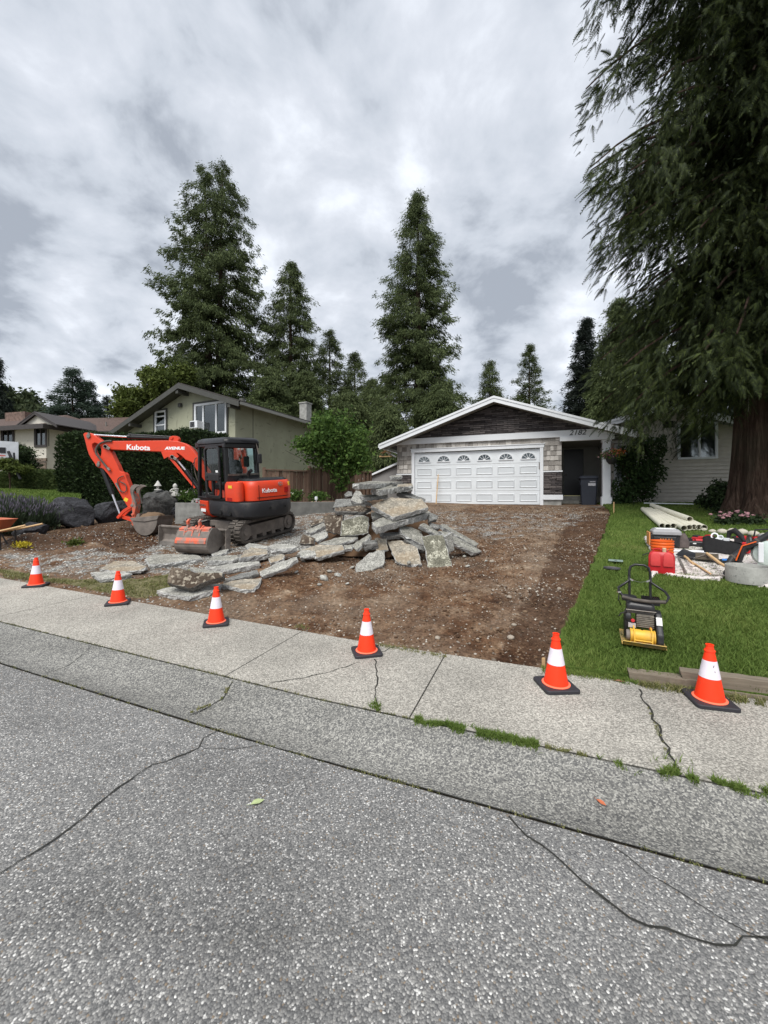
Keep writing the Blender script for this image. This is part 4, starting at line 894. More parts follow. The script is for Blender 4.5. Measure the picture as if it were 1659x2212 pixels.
def bezier_limbs(m, A, B_, r, sag, n=5, seg=5):
    A = Vector(A); B_ = Vector(B_); pts = []
    for i in range(seg+1):
        t = i/seg; p = A.lerp(B_, t); p.z += sag*4*t*(1-t)*1.0; pts.append(p)
    m.tube(pts, [r*(1-.85*i/seg) for i in range(seg+1)], n, False)
def conifer(name, label, base, Ht, Rd, mat, nb=230, k=12, m_=7, ll=.34, lw=.13, fine=.58, dens=4.0, bot=.06, power=.8, droop=.25, hang=.75, seed=1, twin=0, group='conifers beyond the houses', gaps=.35, crown_shift=0, tip=.03, up=0, cat='tree', rough=.3, lop=0):
    rng = np.random.default_rng(seed); o = thing(name, label, cat, base, (0, 0, 0), group); ll *= fine*1.2; lw *= fine*.72; hang = hang*1.45; m_ = int(m_*dens); Rd *= 1.25; power *= .9; rough *= 1.05
    tk = MB(); tops = [(0, 0, Ht)] if not twin else [(-twin/2, 0, Ht*.985), (twin/2, 0, Ht)]
    if not twin: tk.tube([(0, 0, -.4), (.05, 0, Ht*.3), (0, 0, Ht*.97)], [Ht*.018, Ht*.013, .03], 8)
    else:
        for tx, _, th in tops: tk.tube([(tx*.1, 0, -.4), (tx*.5, 0, Ht*.3), (tx, 0, th*.97)], [Ht*.014, Ht*.011, .03], 8)
    CC = []; DD = []; LL = []
    for j in range(nb):
        t = bot+(1-bot)*(j+rng.random())/nb; t = min(.999, t)
        ti = rng.integers(len(tops)); tx = tops[ti][0]*min(1, t*1.3); th = tops[ti][2]
        z = t*th*.985; az = rng.random()*6.283; prof = min(1, ((1-t)/(1-bot*1.5))**power + tip)*(1-.35*max(0, (.18-t)/.18))
        R_ = Rd*prof*(1-rough*rng.random()**1.6)*(1+ (lop*math.cos(az)))*(.68+.62*vnoise(np.array(az*1.3+seed), np.array(t*9.)))
        R_ = R_*(.88 if twin else 1)
        dr = droop*R_*(.6+.8*rng.random())-up*R_
        e = np.array([math.cos(az)*R_, math.sin(az)*R_, -dr])
        if R_ > .8 and j % 2 == 0: bezier_limbs(tk, (tx, 0, z), (tx+e[0]*.9, e[1]*.9, z+e[2]*.8), max(.02, R_*.014), R_*.06, 3, 3)
        s = rng.uniform(.22, 1.0, k)**.8; kk = int(k*max(.3, prof))+1; s = s[:kk]
        c = np.array([tx, 0, z])[None] + e[None]*s[:, None]; c[:, 2] += R_*.25*s*(1-s); c += rng.normal(0, .035*R_+.05, c.shape)*np.array([1.6, 1.6, .7])
        c = np.repeat(c, m_, 0); n = len(c); c += rng.normal(0, .17, c.shape)*np.array([1, 1, .75])
        d = np.stack([math.cos(az)+rng.normal(0, .55, n), math.sin(az)+rng.normal(0, .55, n), -hang*(1+rng.normal(0, .5, n))+up*1.5], -1)
        CC.append(c); DD.append(d); LL.append(ll*(.6+.8*rng.random(n))*(.75+.35*min(1, prof*1.5)))
    C_ = np.concatenate(CC); D_ = np.concatenate(DD); L_ = np.concatenate(LL)
    # holes in the crown where the sky shows
    h = fbm(C_[:, 0]*.55+C_[:, 1]*.3+seed*9, C_[:, 2]*.55+seed, 3); keep = h > -.5*.5+gaps*.28-.07-.12*(rng.random(len(h))); C_, D_, L_ = C_[keep], D_[keep], L_[keep]
    V, F = leaf_tris(C_, D_, L_, L_*lw/ll*(.7+.6*rng.random(len(L_))), rng)
    tk.build('trunk', BARK, o, smooth=True); put('crown', V, F, mat, o); return o
def treeat(px, topy, Y, baselift=None, **k):
    p = P(px, HY, Y); z = ground(p.x, p.y); top = P(px, topy, Y).z; return (p.x, p.y, z), top-z
def cf(px, topy, Y, halfpx, lab, mat, name='conifer', **k):
    b, h = treeat(px, topy, Y); return conifer(name, lab, b, h, halfpx/FOC*Y, mat, **k)
cf(462, 344, 36, 150, 'tallest dark cedar with twin tops directly behind the green house', F_CEDAR, 'cedar_tree', nb=560, k=15, m_=9, twin=1.6, seed=3, power=.62, rough=.38, ll=.4, lw=.14, gaps=.42)
cf(627, 560, 38, 112, 'medium pointed cedar between the tallest cedar and the chimney', F_CEDAR, 'cedar_tree', nb=360, k=14, m_=8, seed=5, power=.8, rough=.35, ll=.4, lw=.14, gaps=.4)
cf(903, 408, 34, 118, 'tall narrow cedar standing alone left of the garage gable peak', F_CEDAR, 'cedar_tree', nb=500, k=14, m_=9, seed=8, power=.72, rough=.42, ll=.38, lw=.12, gaps=.44, bot=.03)
cf(712, 710, 42, 88, 'dark pointed fir right behind the concrete chimney', F_CEDAR, 'fir_tree', nb=260, k=11, m_=8, seed=11, hang=.4, gaps=.3, ll=.4)
cf(766, 758, 44, 78, 'small dark fir between the chimney fir and the lone tall cedar', F_CEDAR, 'fir_tree', nb=230, k=10, m_=8, seed=12, hang=.4, gaps=.3, ll=.4)
cf(806, 815, 40, 64, 'low dark cedar at the left foot of the lone tall cedar', F_CEDAR, 'cedar_tree', nb=220, k=10, m_=8, seed=13, gaps=.25, ll=.38, power=.6)
cf(660, 800, 33, 60, 'olive cedar bushing out behind the right end of the green roof', F_CEDAR, 'cedar_tree', nb=260, k=12, m_=8, seed=14, power=.5, gaps=.25)
cf(585, 790, 31, 62, 'olive green cedar rising just above the green house roof slope', F_CEDAR, 'cedar_tree', nb=240, k=12, m_=8, seed=15, power=.5, gaps=.25)
cf(750, 845, 30, 66, 'broad dark cedar behind the small leafy tree', F_CEDAR, 'cedar_tree', nb=260, k=13, m_=8, seed=16, power=.45, gaps=.15)
cf(840, 880, 28, 58, 'low green cedar directly left of the garage roof edge', F_CEDAR, 'cedar_tree', nb=230, k=13, m_=8, seed=17, power=.45, gaps=.15)
cf(950, 830, 30, 70, 'shaggy cedar behind the left slope of the garage roof', F_CEDAR, 'cedar_tree', nb=260, k=13, m_=8, seed=18, power=.5, gaps=.3)
cf(1058, 776, 42, 56, 'small round-topped cedar just left of the garage gable peak', F_CEDAR, 'cedar_tree', nb=200, k=11, m_=8, seed=19, power=.75, gaps=.3)
cf(1143, 742, 44, 70, 'grey green fir behind the garage roof right of its peak', F_CEDAR, 'fir_tree', nb=240, k=11, m_=8, seed=20, hang=.1, up=.05, power=.95, gaps=.35, droop=.1)
cf(1265, 684, 36, 50, 'slim blackish spruce with a needle-sharp top left of the huge cedar', F_DARK, 'spruce_tree', nb=420, k=11, m_=8, seed=21, power=.85, gaps=.1, ll=.3, rough=.15, droop=.2, hang=.3)
cf(1338, 640, 30, 62, 'dark ragged cedar half hidden behind the huge cedar foliage', F_CEDAR, 'cedar_tree', nb=330, k=13, m_=8, seed=22, power=.6, gaps=.3, ll=.36)
cf(1402, 700, 34, 60, 'dark cedar behind the right wing roof of the garage house', F_CEDAR, 'cedar_tree', nb=260, k=12, m_=8, seed=23, power=.5, gaps=.25)
cf(1500, 640, 30, 75, 'dark cedar wholly behind the huge cedar near its trunk', F_DARK, 'cedar_tree', nb=240, k=12, m_=8, seed=24, power=.45, gaps=.15)
cf(1640, 620, 30, 80, 'dark cedar behind the huge trunk at the right picture edge', F_DARK, 'cedar_tree', nb=240, k=12, m_=8, seed=27, power=.45, gaps=.15)
cf(156, 793, 40, 62, 'blue green deodar cedar with layered boughs above the cream house', F_BLUE, 'deodar_tree', nb=240, k=10, m_=8, seed=25, power=.7, gaps=.3, hang=.15, droop=.12, ll=.34)
cf(190, 822, 42, 44, 'second smaller deodar close to the right of the layered one', F_BLUE, 'deodar_tree', nb=200, k=10, m_=8, seed=26, power=.7, gaps=.3, hang=.15, droop=.12, ll=.34)
cf(232, 852, 50, 24, 'small dark fir by the metal flue pipe on the left', F_DARK, 'fir_tree', nb=130, k=8, m_=7, seed=28, ll=.4)
cf(-14, 770, 34, 46, 'dark spruce cut off by the left picture edge', F_DARK, 'spruce_tree', nb=160, k=10, m_=7, seed=29, ll=.45)
cf(262, 868, 48, 26, 'small dark conifer between the flue pipe and the yellowish cedar', F_CEDAR, 'conifer', nb=130, k=8, m_=7, seed=30, ll=.4)
# broadleaved trees and shrubs: leaf clumps on limbs
def leafy(name, label, base, Ht, blobs, mat, nleaf=5000, ls=.1, lw=.06, seed=1, cat='tree', group=None, trunk=.06, limbs=True, hang=.2, mat_t=None):
    rng = np.random.default_rng(seed); o = thing(name, label, cat, base, (0, 0, 0), group); tk = MB(); z1 = min(b[2] for b in blobs) if blobs else Ht*.3
    if trunk: tk.tube([(0, 0, -.2), (.03, 0, z1*.5), (.0, .02, z1)], [trunk, trunk*.8, trunk*.6], 7)
    C_ = []; wts = np.array([b[3]*b[4]*b[5] for b in blobs])**.75; wts = wts/wts.sum()
    for b, w in zip(blobs, wts):
        n = int(nleaf*w); cx, cy, cz, rx, ry, rz = b
        if limbs:
            for q in range(4):
                e = rng.normal(0, .5, 3)*np.array([rx, ry, rz]); tk.tube([(0, 0, z1*.75), (cx*.5, cy*.5, (z1+cz)/2*.9), (cx+e[0], cy+e[1], cz+e[2])], [max(trunk*.4, .012), .015, .006], 4, False)
        g = 26; cc = rng.normal(0, 1, (g, 3)); cc /= np.linalg.norm(cc, axis=1, keepdims=True); cc *= rng.uniform(.45, 1.0, (g, 1))
        p = cc[rng.integers(0, g, n)] + rng.normal(0, .22, (n, 3)); C_.append(p*np.array([rx, ry, rz])+np.array([cx, cy, cz]))
    C_ = np.concatenate(C_); n = len(C_); D_ = rng.normal(0, 1, (n, 3)); D_[:, 2] -= hang*2
    V, F = leaf_tris(C_, D_, ls*(.6+.8*rng.random(n)), lw*(.6+.8*rng.random(n)), rng)
    if trunk: tk.build('trunk', mat_t or BARK, o, smooth=True)
    put('crown', V, F, mat, o); return o
def lf_at(px, py, Y, blobspx, **k):                        # blobs given as px, py, rx_px, ry_px (+ depth radius m)
    b = P(px, HY, Y); z = ground(b.x, b.y) if py is None else P(px, py, Y).z
    bl = []
    for (x, y, rx, ry, dy) in blobspx:
        q = P(x, y, Y+dy); bl.append((q.x-b.x, q.y-b.y, q.z-z, rx/FOC*Y, min(rx, ry)/FOC*Y*1.0, ry/FOC*Y))
    return (b.x, b.y, z), bl
b, bl = lf_at(740, None, 14.6, [(720, 935, 55, 45, 0), (760, 965, 48, 45, .3), (690, 960, 42, 30, -.3), (660, 962, 34, 14, -.5), (720, 985, 60, 30, 0), (775, 1000, 32, 26, .2), (745, 1020, 30, 22, 0), (700, 905, 26, 22, 0), (738, 1050, 12, 14, 0)])
leafy('small_leafy_tree', 'fresh green small broadleaved tree leaning over the cedar fence', b, 4, bl, F_LEAF, 7600, .14, .08, 31, trunk=.05)
b, bl = lf_at(40, None, 45, [(35, 870, 42, 32, 0), (10, 885, 40, 30, 1), (70, 890, 26, 22, -1), (0, 850, 20, 20, 2)])
leafy('deciduous_tree', 'round olive green deciduous tree behind the cream house chimney', b, 9, bl, M_foliage('olive_foliage', [(.03, .045, .02), (.055, .075, .035), (.09, .11, .05)]), 9000, .4, .25, 32, trunk=.25)
b, bl = lf_at(330, None, 30, [(345, 835, 32, 36, 0), (300, 870, 40, 34, 1), (275, 885, 26, 22, 0), (390, 815, 26, 26, 1), (320, 815, 14, 18, 0)])
leafy('yellow_green_cedar', 'yellowish green bushy cedar rising behind the left roof slope of the green house', b, 9, bl, F_YEL, 12000, .32, .15, 33, trunk=.2)
b, bl = lf_at(62, None, 16.5, [(52, 990, 26, 26, 0), (50, 1010, 32, 22, 0), (48, 972, 13, 12, 0)])
leafy('round_shrub', 'dark round shrub in front of the cream house wall', b, 2, bl, F_HEDGE, 6000, .10, .05, 34, 'shrub', trunk=.04)
b, bl = lf_at(20, None, 15.5, [(15, 1003, 26, 12, 0), (45, 1012, 22, 9, 0)])
leafy('low_golden_shrub', 'low golden green shrub at the far left behind the clipped hedge', b, 1, bl, F_YEL, 3500, .08, .045, 35, 'shrub', trunk=.03)
b, bl = lf_at(401, None, 17.5, [(401, 960, 17, 30, 0), (401, 936, 8, 13, 0)])
leafy('clipped_conical_shrub', 'pointed clipped shrub poking up behind the excavator boom', b, 3, bl, F_HEDGE, 3500, .09, .045, 36, 'shrub', trunk=.05)
# clipped hedges: dense leafy box surfaces over a dark core
def hedge(label, pts, h_top, depth, mat, n, ls=.09, name='hedge', z0=None, core=True, group=None, bumpy=.12):
    A = Vector(pts[0]); Bp = Vector(pts[1]); d = Bp-A; L_ = d.xy.length; z = min(ground(A.x, A.y), ground(Bp.x, Bp.y)) if z0 is None else z0
    o = thing(name, label, 'hedge', (A.x, A.y, z), (0, 0, math.atan2(d.y, d.x)), group); rng = np.random.default_rng(int(n)); h = h_top-z
    a = rng.random(n); f = rng.random(n); X = a*L_; Y = np.where(f < .6, 0, rng.random(n)*depth); Zz = np.where(f < .6, rng.random(n)*h, h); e = f > .9; X = np.where(e, np.where(rng.random(n) < .5, 0, L_), X); Y = np.where(e, rng.random(n)*depth, Y); Zz = np.where(e, rng.random(n)*h, Zz)
    b_ = bumpy*(vnoise(X*1.6+3, Zz*1.3+Y)-.5)*2; Y = Y-np.where(f < .6, b_, 0)+rng.normal(0, .03, n); Zz = Zz+np.where((f >= .6) & ~e, b_*.9+.06*rng.random(n), 0)
    D_ = np.stack([rng.normal(0, .5, n), np.where(f < .6, -.8, 0)+rng.normal(0, .4, n), .55+rng.normal(0, .5, n)], -1)
    V, F = leaf_tris(np.stack([X, Y, Zz], -1), D_, ls*(.6+.8*rng.random(n)), ls*.45*(.6+.8*rng.random(n)), rng); put('foliage', V, F, mat, o)
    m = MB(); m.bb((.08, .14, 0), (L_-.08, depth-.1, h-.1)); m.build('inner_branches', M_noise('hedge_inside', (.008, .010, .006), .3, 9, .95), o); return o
a = P(128, 1080, 14.6); b = P(440, 1080, 13.4)
hedge('tall dark clipped cedar hedge behind the excavator boom', (a[:2], b[:2]), P(280, 938, 14).z, 1.4, F_HEDGE, 34000, .12, 'tall_hedge')
a = P(-120, 1060, 17.5); b = P(150, 1060, 15.8)
hedge('low clipped green hedge in front of the cream house', (a[:2], b[:2]), P(80, 1021, 16.5).z, .9, M_foliage('low_hedge_foliage', [(.03, .05, .015), (.065, .095, .03), (.11, .14, .045)]), 17000, .12, 'low_hedge', z0=1.85)

# ---- the huge cedar on the right ---------------------------------------------------------
base = G(1664, 1124); TB = Vector((base.x+.15, base.y+.3, base.z))
BC = thing('huge_cedar_tree', 'huge old red cedar with drooping fronds and fluted trunk at the right', 'tree', TB)
rng = np.random.default_rng(77)
# fluted trunk
n = 64; hs = [-.3, 0, .25, .6, 1.1, 1.8, 2.8, 4, 6, 9, 13, 18, 24, 30]; rr = [1.12, .98, .84, .74, .68, .64, .60, .57, .52, .45, .36, .26, .15, .03]
V = []
for h, r in zip(hs, rr):
    for j in range(n):
        a = 2*math.pi*j/n; fl = 1+(.11*math.exp(-max(h, 0)/1.6)+.035)*math.sin(a*7+h*.15+1)+(.03)*math.sin(a*17+h*.3)+.012*math.sin(a*41+h)
        V.append((math.cos(a)*r*fl, math.sin(a)*r*fl, h))
F = [(i*n+j, i*n+(j+1) % n, (i+1)*n+(j+1) % n, (i+1)*n+j) for i in range(len(hs)-1) for j in range(n)]
put('trunk', V, F, BARK, BC, smooth=True)
FC = []; FD = []; FL = []; LC = []; LD = []; LL2 = []; tk = MB(); dead = MB()
def lower_z(az):                                           # how low the boughs hang, by direction
    return 3.2
nb = 360
for j in range(nb):
    t = (j+rng.random())/nb; z = 3.7+t*21; az = rng.random()*6.283
    left = max(0, -math.cos(az))
    R_ = (1+.32*left*max(0, (6.5-z)/2.8))*float(np.interp(z, [3.6, 4.6, 6, 9, 14, 26], [2.5, 3.15, 3.85, 4.4, 4.5, 3.0]))*(.66+.42*rng.random())
    ca, sa = math.cos(az), math.sin(az)
    if sa > .55 and rng.random() < .55: continue           # fewer on the far side
    rise = R_*.10; dr = R_*(.28+.18*rng.random()); zz = z
    pts = []
    for s in np.linspace(0, 1, 8): pts.append(Vector((ca*R_*s, sa*R_*s, zz+rise*math.sin(s*2.2)-dr*s*s)))
    tk.tube(pts, [.07*(1-.85*i/7)+.006 for i in range(8)], 4, False)
    nh = int(9+R_*5)
    for q in range(nh):                                    # hanging branchlets carrying flat sprays
        s = .12+.88*((q+rng.random())/nh)**.85; i = min(6, int(s*7)); f = s*7-i; p = pts[i].lerp(pts[i+1], f)
        side = rng.choice([-1, 1])*rng.uniform(.05, .95)*(.35+.35*R_/5); px_, py_ = p.x-sa*side, p.y+ca*side; ln = rng.uniform(.5, 1.25)*(1.15 if s > .5 else .8)
        k = int(5+ln*6.5); fan = rng.random() < .45
        for w in range(k):
            g = w/k; c = (px_+rng.normal(0, .08), py_+rng.normal(0, .08), p.z-.12*abs(side)-ln*g+rng.normal(0, .06))
            if c[2] < 2.05+.5*math.sin(c[0]*2.1)+.4*math.sin(c[1]*3+1): continue
            FC.append(c); FD.append((ca*(.95 if fan else .3)+rng.normal(0, .5), sa*(.95 if fan else .3)+rng.normal(0, .5), (-.35 if fan else -.75)-.5*g+rng.normal(0, .25))); FL.append((1.15 if fan else .9)*rng.uniform(.20, .40)*(1 if g < .8 else .75))
    if j % 9 == 0:
        p = pts[4]; q = p+Vector((rng.normal(0, .25), -.35, -rng.uniform(.3, .6))); dead.tube([p, p.lerp(q, .5)+Vector((.08, -.1, .12)), q, q+Vector((rng.normal(0, .1), -.03, -.7))], [.02, .016, .012, .006], 5, False)
FC = np.array(FC); FD = np.array(FD); FL = np.array(FL)
V, F = frond_tris(FC, FD, FL, rng, 9, .34, .33); put('crown', V, F, F_CEDAR2, BC)
# inner shaded foliage fills the heart of the crown
m_ = 42000; a = rng.random(m_)*6.283; r_ = rng.uniform(.5, 3.2, m_); z = rng.uniform(3.0, 25, m_); r_ *= np.clip(1.15-z/40, .3, 1)
V, F = leaf_tris(np.stack([np.cos(a)*r_, np.sin(a)*r_, z], -1), np.stack([np.cos(a), np.sin(a), -1+0*a], -1)+rng.normal(0, .4, (m_, 3)), rng.uniform(.14, .3, m_), rng.uniform(.03, .07, m_), rng)
put('inner_crown', V, F, F_CEDAR2, BC)
tk.build('limbs', BARK, BC); dead.build('dead_twigs', M_noise('grey_dead_wood', (.22, .20, .17), .2, 8, .9), BC)

# plants near the houses
b, bl = lf_at(1365, None, 13.9, [(1352, 1062, 30, 28, 0), (1395, 1055, 26, 32, 0), (1368, 1015, 30, 34, .1), (1352, 990, 18, 22, .1), (1408, 1010, 24, 30, 0), (1418, 965, 18, 26, .1), (1386, 965, 22, 24, .2), (1342, 1080, 18, 12, 0)])
leafy('porch_shrub', 'tall leafy dark green shrub filling the corner right of the white porch post', b, 3, bl, M_foliage('shrub_foliage', [(.012, .028, .008), (.03, .06, .016), (.06, .10, .03)]), 6500, .12, .055, 41, 'shrub', trunk=.03)
hb = B @ Vector((3.93, -.42, 1.72))
o = thing('hanging_basket', 'hanging basket of orange and pink flowers on the white porch post', 'flower basket', hb)
m = MB(); m.lathe([(.0, -.30), (.09, -.29), (.16, -.2), (.20, -.05), (.205, 0), (.19, 0), (.15, -.18), (0, -.22)], (0, 0, 0), 20); m.build('basket', BLACKP, o, smooth=True)
m = MB(); [m.cyl((.19*math.cos(a), .19*math.sin(a), 0), (0, 0, .46), .004, n=5) for a in (0, 2.1, 4.2)]; m.tube([(0, 0, .46), (-.02, .02, .52), (-.1, .15, .53), (-.15, .2, .5)], .008, 6); m.build('hanger', BLACKP, o)
def flowers(par, name, mat, n, rx, ry, rz, c, s, seed):
    r = np.random.default_rng(seed); p = r.normal(0, .5, (n, 3))*np.array([rx, ry, rz])+np.array(c); V, F = leaf_tris(p, r.normal(0, 1, (n, 3)), s*(.7+.6*r.random(n)), s*.9*(.7+.6*r.random(n)), r); return put(name, V, F, mat, par)
M_OR = M_foliage('orange_petals', [(.30, .06, .02), (.55, .13, .04), (.7, .2, .06)], transl=.2); M_PK = M_foliage('pink_petals', [(.25, .09, .11), (.42, .18, .20), (.55, .3, .32)], transl=.2)
flowers(o, 'leaves', F_LEAF, 700, .30, .26, .16, (0, 0, .04), .06, 1); flowers(o, 'orange_blossom', M_OR, 240, .2, .22, .13, (.14, -.05, .10), .045, 2); flowers(o, 'pink_blossom', M_PK, 160, .2, .22, .12, (-.14, -.05, .04), .045, 3)
# lavender: upright spikes over a grey green mound
def lavender(label, px, Y, w, n, seed, h=.62):
    g = at(px, Y); g.z += 0; o = thing('lavender_bush', label, 'lavender', g, group='lavender clumps at the left'); r = np.random.default_rng(seed)
    a = r.random(n)*6.283; q = np.sqrt(r.random(n))*w; x, y = np.cos(a)*q, np.sin(a)*q*.7; hh = h*(1-.35*(q/w)**2)*(.75+.4*r.random(n)); lean = np.stack([x*.45, y*.45, hh], -1)
    C0_ = np.stack([x*.6, y*.6, 0*x+.02], -1); V, F = leaf_tris(C0_+lean*.1, lean+r.normal(0, .05, lean.shape), hh*.85, .02+0*hh, r); put('stems', V, F, F_LAVG, o)
    k = r.random(n) < .45; V, F = leaf_tris((C0_+lean*.82)[k], (lean+r.normal(0, .04, lean.shape))[k], (.10+0*hh)[k], (.028+0*hh)[k], r); put('blossom', V, F, F_LAV, o)
    m = 1500; p = r.normal(0, .4, (m, 3))*np.array([w, w*.7, h*.45])+np.array([0, 0, h*.3]); V, F = leaf_tris(p, r.normal(0, .5, (m, 3))+np.array([0, 0, 1]), .13+0*p[:, 0], .022+0*p[:, 0], r); put('leaves', V, F, F_LAVG, o); return o
lavender('large lavender clump at the left picture edge behind the wheelbarrow', -5, 10.6, 1.0, 1700, 1, 1.15)
lavender('large lavender clump between the wheelbarrow and the black boulder', 58, 11.0, .85, 1500, 2, 1.0)
lavender('smaller lavender clump beside the black boulder', 100, 11.3, .5, 700, 3, .7)
# tree-foot bed with pale pink flowers and a ring of cobbles
ft = GL(1600, 1128)
b, bl = lf_at(1560, None, 11.2, [(1556, 1070, 22, 26, 0), (1530, 1080, 24, 14, .4), (1580, 1095, 18, 18, -.1), (1565, 1108, 24, 12, -.2)])
leafy('trunk_foot_shrub', 'small green shrub at the left foot of the huge cedar trunk', b, 1, bl, F_HEDGE, 3800, .10, .045, 43, 'shrub', trunk=.02)
for i, (px, py, Y, s, lab) in enumerate([(1585, 1107, 9.9, .34, 'pale pink flower cluster in front of the cedar trunk, upper left one'), (1622, 1118, 9.5, .30, 'pale pink flower cluster in front of the cedar trunk, rightmost and largest'), (1568, 1125, 9.6, .24, 'pale pink flower cluster just above the white cobbles')]):
    q = P(px, py, Y); gz_ = ground(q.x, q.y)+.04; o = thing('pink_flower_plant', lab, 'flowers', (q.x, q.y, gz_), group='pink flowers at the cedar foot'); flowers(o, 'leaves', F_HEDGE, 420, s, s*.8, .14, (0, 0, .10), .07, 60+i)
    r = np.random.default_rng(i); m = MB()
    for k in range(11):
        x, y, z = r.normal(0, s*.45), r.normal(0, s*.3), .17+r.random()*.12; m.lathe([(0, .028), (.022, .022), (.042, .005), (.036, -.015), (0, -.02)], (x, y, z), 8)
    m.build('flower_heads', M_noise('dusty_pink', (.38, .20, .22), .25, 30, .8), o)
for i, (px, py, s) in enumerate([(1521, 1133, .062), (1539, 1137, .07), (1560, 1139, .095), (1583, 1139, .10), (1604, 1142, .105), (1628, 1146, .1), (1650, 1150, .09)]):
    g = GL(px, py); bv, bf = ICO2; r = np.random.default_rng(i); V = bv*np.array([s*1.1, s*.85, s*.75])*(1+r.normal(0, .04, (len(bv), 1)))
    o = put('border_cobble', V, bf, M_noise('pale_cobble', (.45, .42, .35), .15, 8, .8), smooth=True); o.location = (g.x, g.y, g.z+s*.35)
    tag(o, ['smallest tan cobble at the left end of the stone border', 'small tan cobble second from the left end of the stone border', 'white rounded cobble third from the left in the stone border', 'white cobble in the middle of the stone border', 'white wide cobble right of the middle of the border', 'cobble second from the right end of the stone border', 'cobble at the right end of the stone border'][i], 'stone', 'cobbles edging the tree bed')
# low plants along walls
def plant(name, label, px, py, Y, w, h, mat, n=420, ls=.09, seed=0, cat='plant', group=None, fl=None, z=None):
    q = P(px, py, Y); o = thing(name, label, cat, (q.x, q.y, q.z if z is None else z), group=group); r = np.random.default_rng(seed+100); p = r.normal(0, .42, (n, 3))*np.array([w, w*.7, h*.55])+np.array([0, 0, h*.45]); p[:, 2] = np.abs(p[:, 2])
    V, F = leaf_tris(p, r.normal(0, .7, (n, 3))+np.array([0, 0, .7]), ls*(.6+.8*r.random(n)), ls*.5*(.6+.8*r.random(n)), r); put('leaves', V, F, mat, o)
    if fl: flowers(o, 'blossom', fl, 26, w*.9, w*.5, h*.4, (0, 0, h*.75), .05, seed)
    return o
M_WF = NT('white_petals').done((.7, .7, .62), .7); GP = 'plants along the garden wall'
plant('garden_plant', 'leafy low plant against the fence just right of the excavator', 635, 1083, 13.8, .32, .42, F_LEAF, 700, seed=1, group=GP, fl=M_WF)
plant('garden_plant', 'leafy low plant against the fence left of the rubble pile', 688, 1083, 14.2, .38, .36, F_LEAF, 700, seed=2, group=GP)
plant('garden_plant', 'white flowering plants in the raised planter behind the cab', 412, 1082, 11.7, .42, .34, F_LEAF, 600, .07, seed=3, group=GP, fl=M_WF)
plant('hosta_plant', 'small lime green plant on the dirt left of the spoil mound', 163, 1163, 8.6, .16, .12, F_YEL, 170, .08, seed=4, z=G(163, 1166).z)
plant('yellow_plant', 'bright yellow low plant beside the wheelbarrow leg', 48, 1178, 8.9, .18, .13, M_foliage('yellow_blooms', [(.30, .25, .02), (.55, .45, .03), (.7, .6, .08)]), 220, .06, seed=5, z=G(48, 1182).z)
for i, (px, w, lab) in enumerate([(1400, .5, 'weedy plants along the wing wall foot beside the porch shrub'), (1455, .6, 'weedy plants along the wing wall foot under the window'), (1510, .6, 'taller weeds along the wing wall foot near the cedar trunk')]):
    g = G(px, 1087); plant('border_plant', lab, px, 1086, g.y, w, .36, F_HEDGE, 650, .09, seed=10+i, group='plants along the wing wall', z=g.z)
# distant wooded hill seen between the trees
V, F, U, V_ = grid(lin(-500, 500, 25), lin(230, 420, 38), 0, lambda U, V_: 46*np.sin(np.pi*np.clip((V_-230)/260, 0, 1))*(.65+.5*vnoise(U/90+4, V_/400))-3)
tag(put('distant_hills', V, F, M_noise('hazy_woodland', (.05, .075, .075), .3, .05, .95), smooth=True), kind='structure')

# raised grass terrace of the neighbouring yard behind the boulders
us_ = np.linspace(-260, 175, 30); ys_ = np.linspace(0, 1, 14); V = []
for yy in ys_:
    for px in us_:
        Y = 12.6+4.6*yy; x = (px-CX)/FOC*Y; V.append((x, Y, 1.22+.62*min(1, yy*1.6)**.7+.03*math.sin(x*2)))
k = len(us_); F = [(i*k+j, i*k+j+1, (i+1)*k+j+1, (i+1)*k+j) for i in range(len(ys_)-1) for j in range(k-1)]
tag(put('raised_lawn', V, F, LAWN, smooth=True), kind='structure')
r = np.random.default_rng(4); n_ = 26000; yy = r.random(n_); Y = 12.6+4.6*yy; px = r.uniform(-260, 175, n_); x = (px-CX)/FOC*Y
blades('raised_lawn_grass', x, Y, 1.22+.62*np.minimum(1, yy*1.6)**.7+.03*np.sin(x*2), .05, .022, F_GRASS, .6)
# ================================================================== EXCAVATOR
EXY = Vector((-3.62, 10.12)); KS = 1.0
ez0 = ground(EXY.x, EXY.y)
X_ = thing('excavator', 'orange compact excavator with black cab, dozer blade and Kubota lettering', 'excavator', (EXY.x, EXY.y, ez0+.0), (rad(5.2), rad(1.2), -TH))
EM = mat_of(X_)
RED_TXT = NT('red_tail_lamp').done((.35, .01, .01), .25)
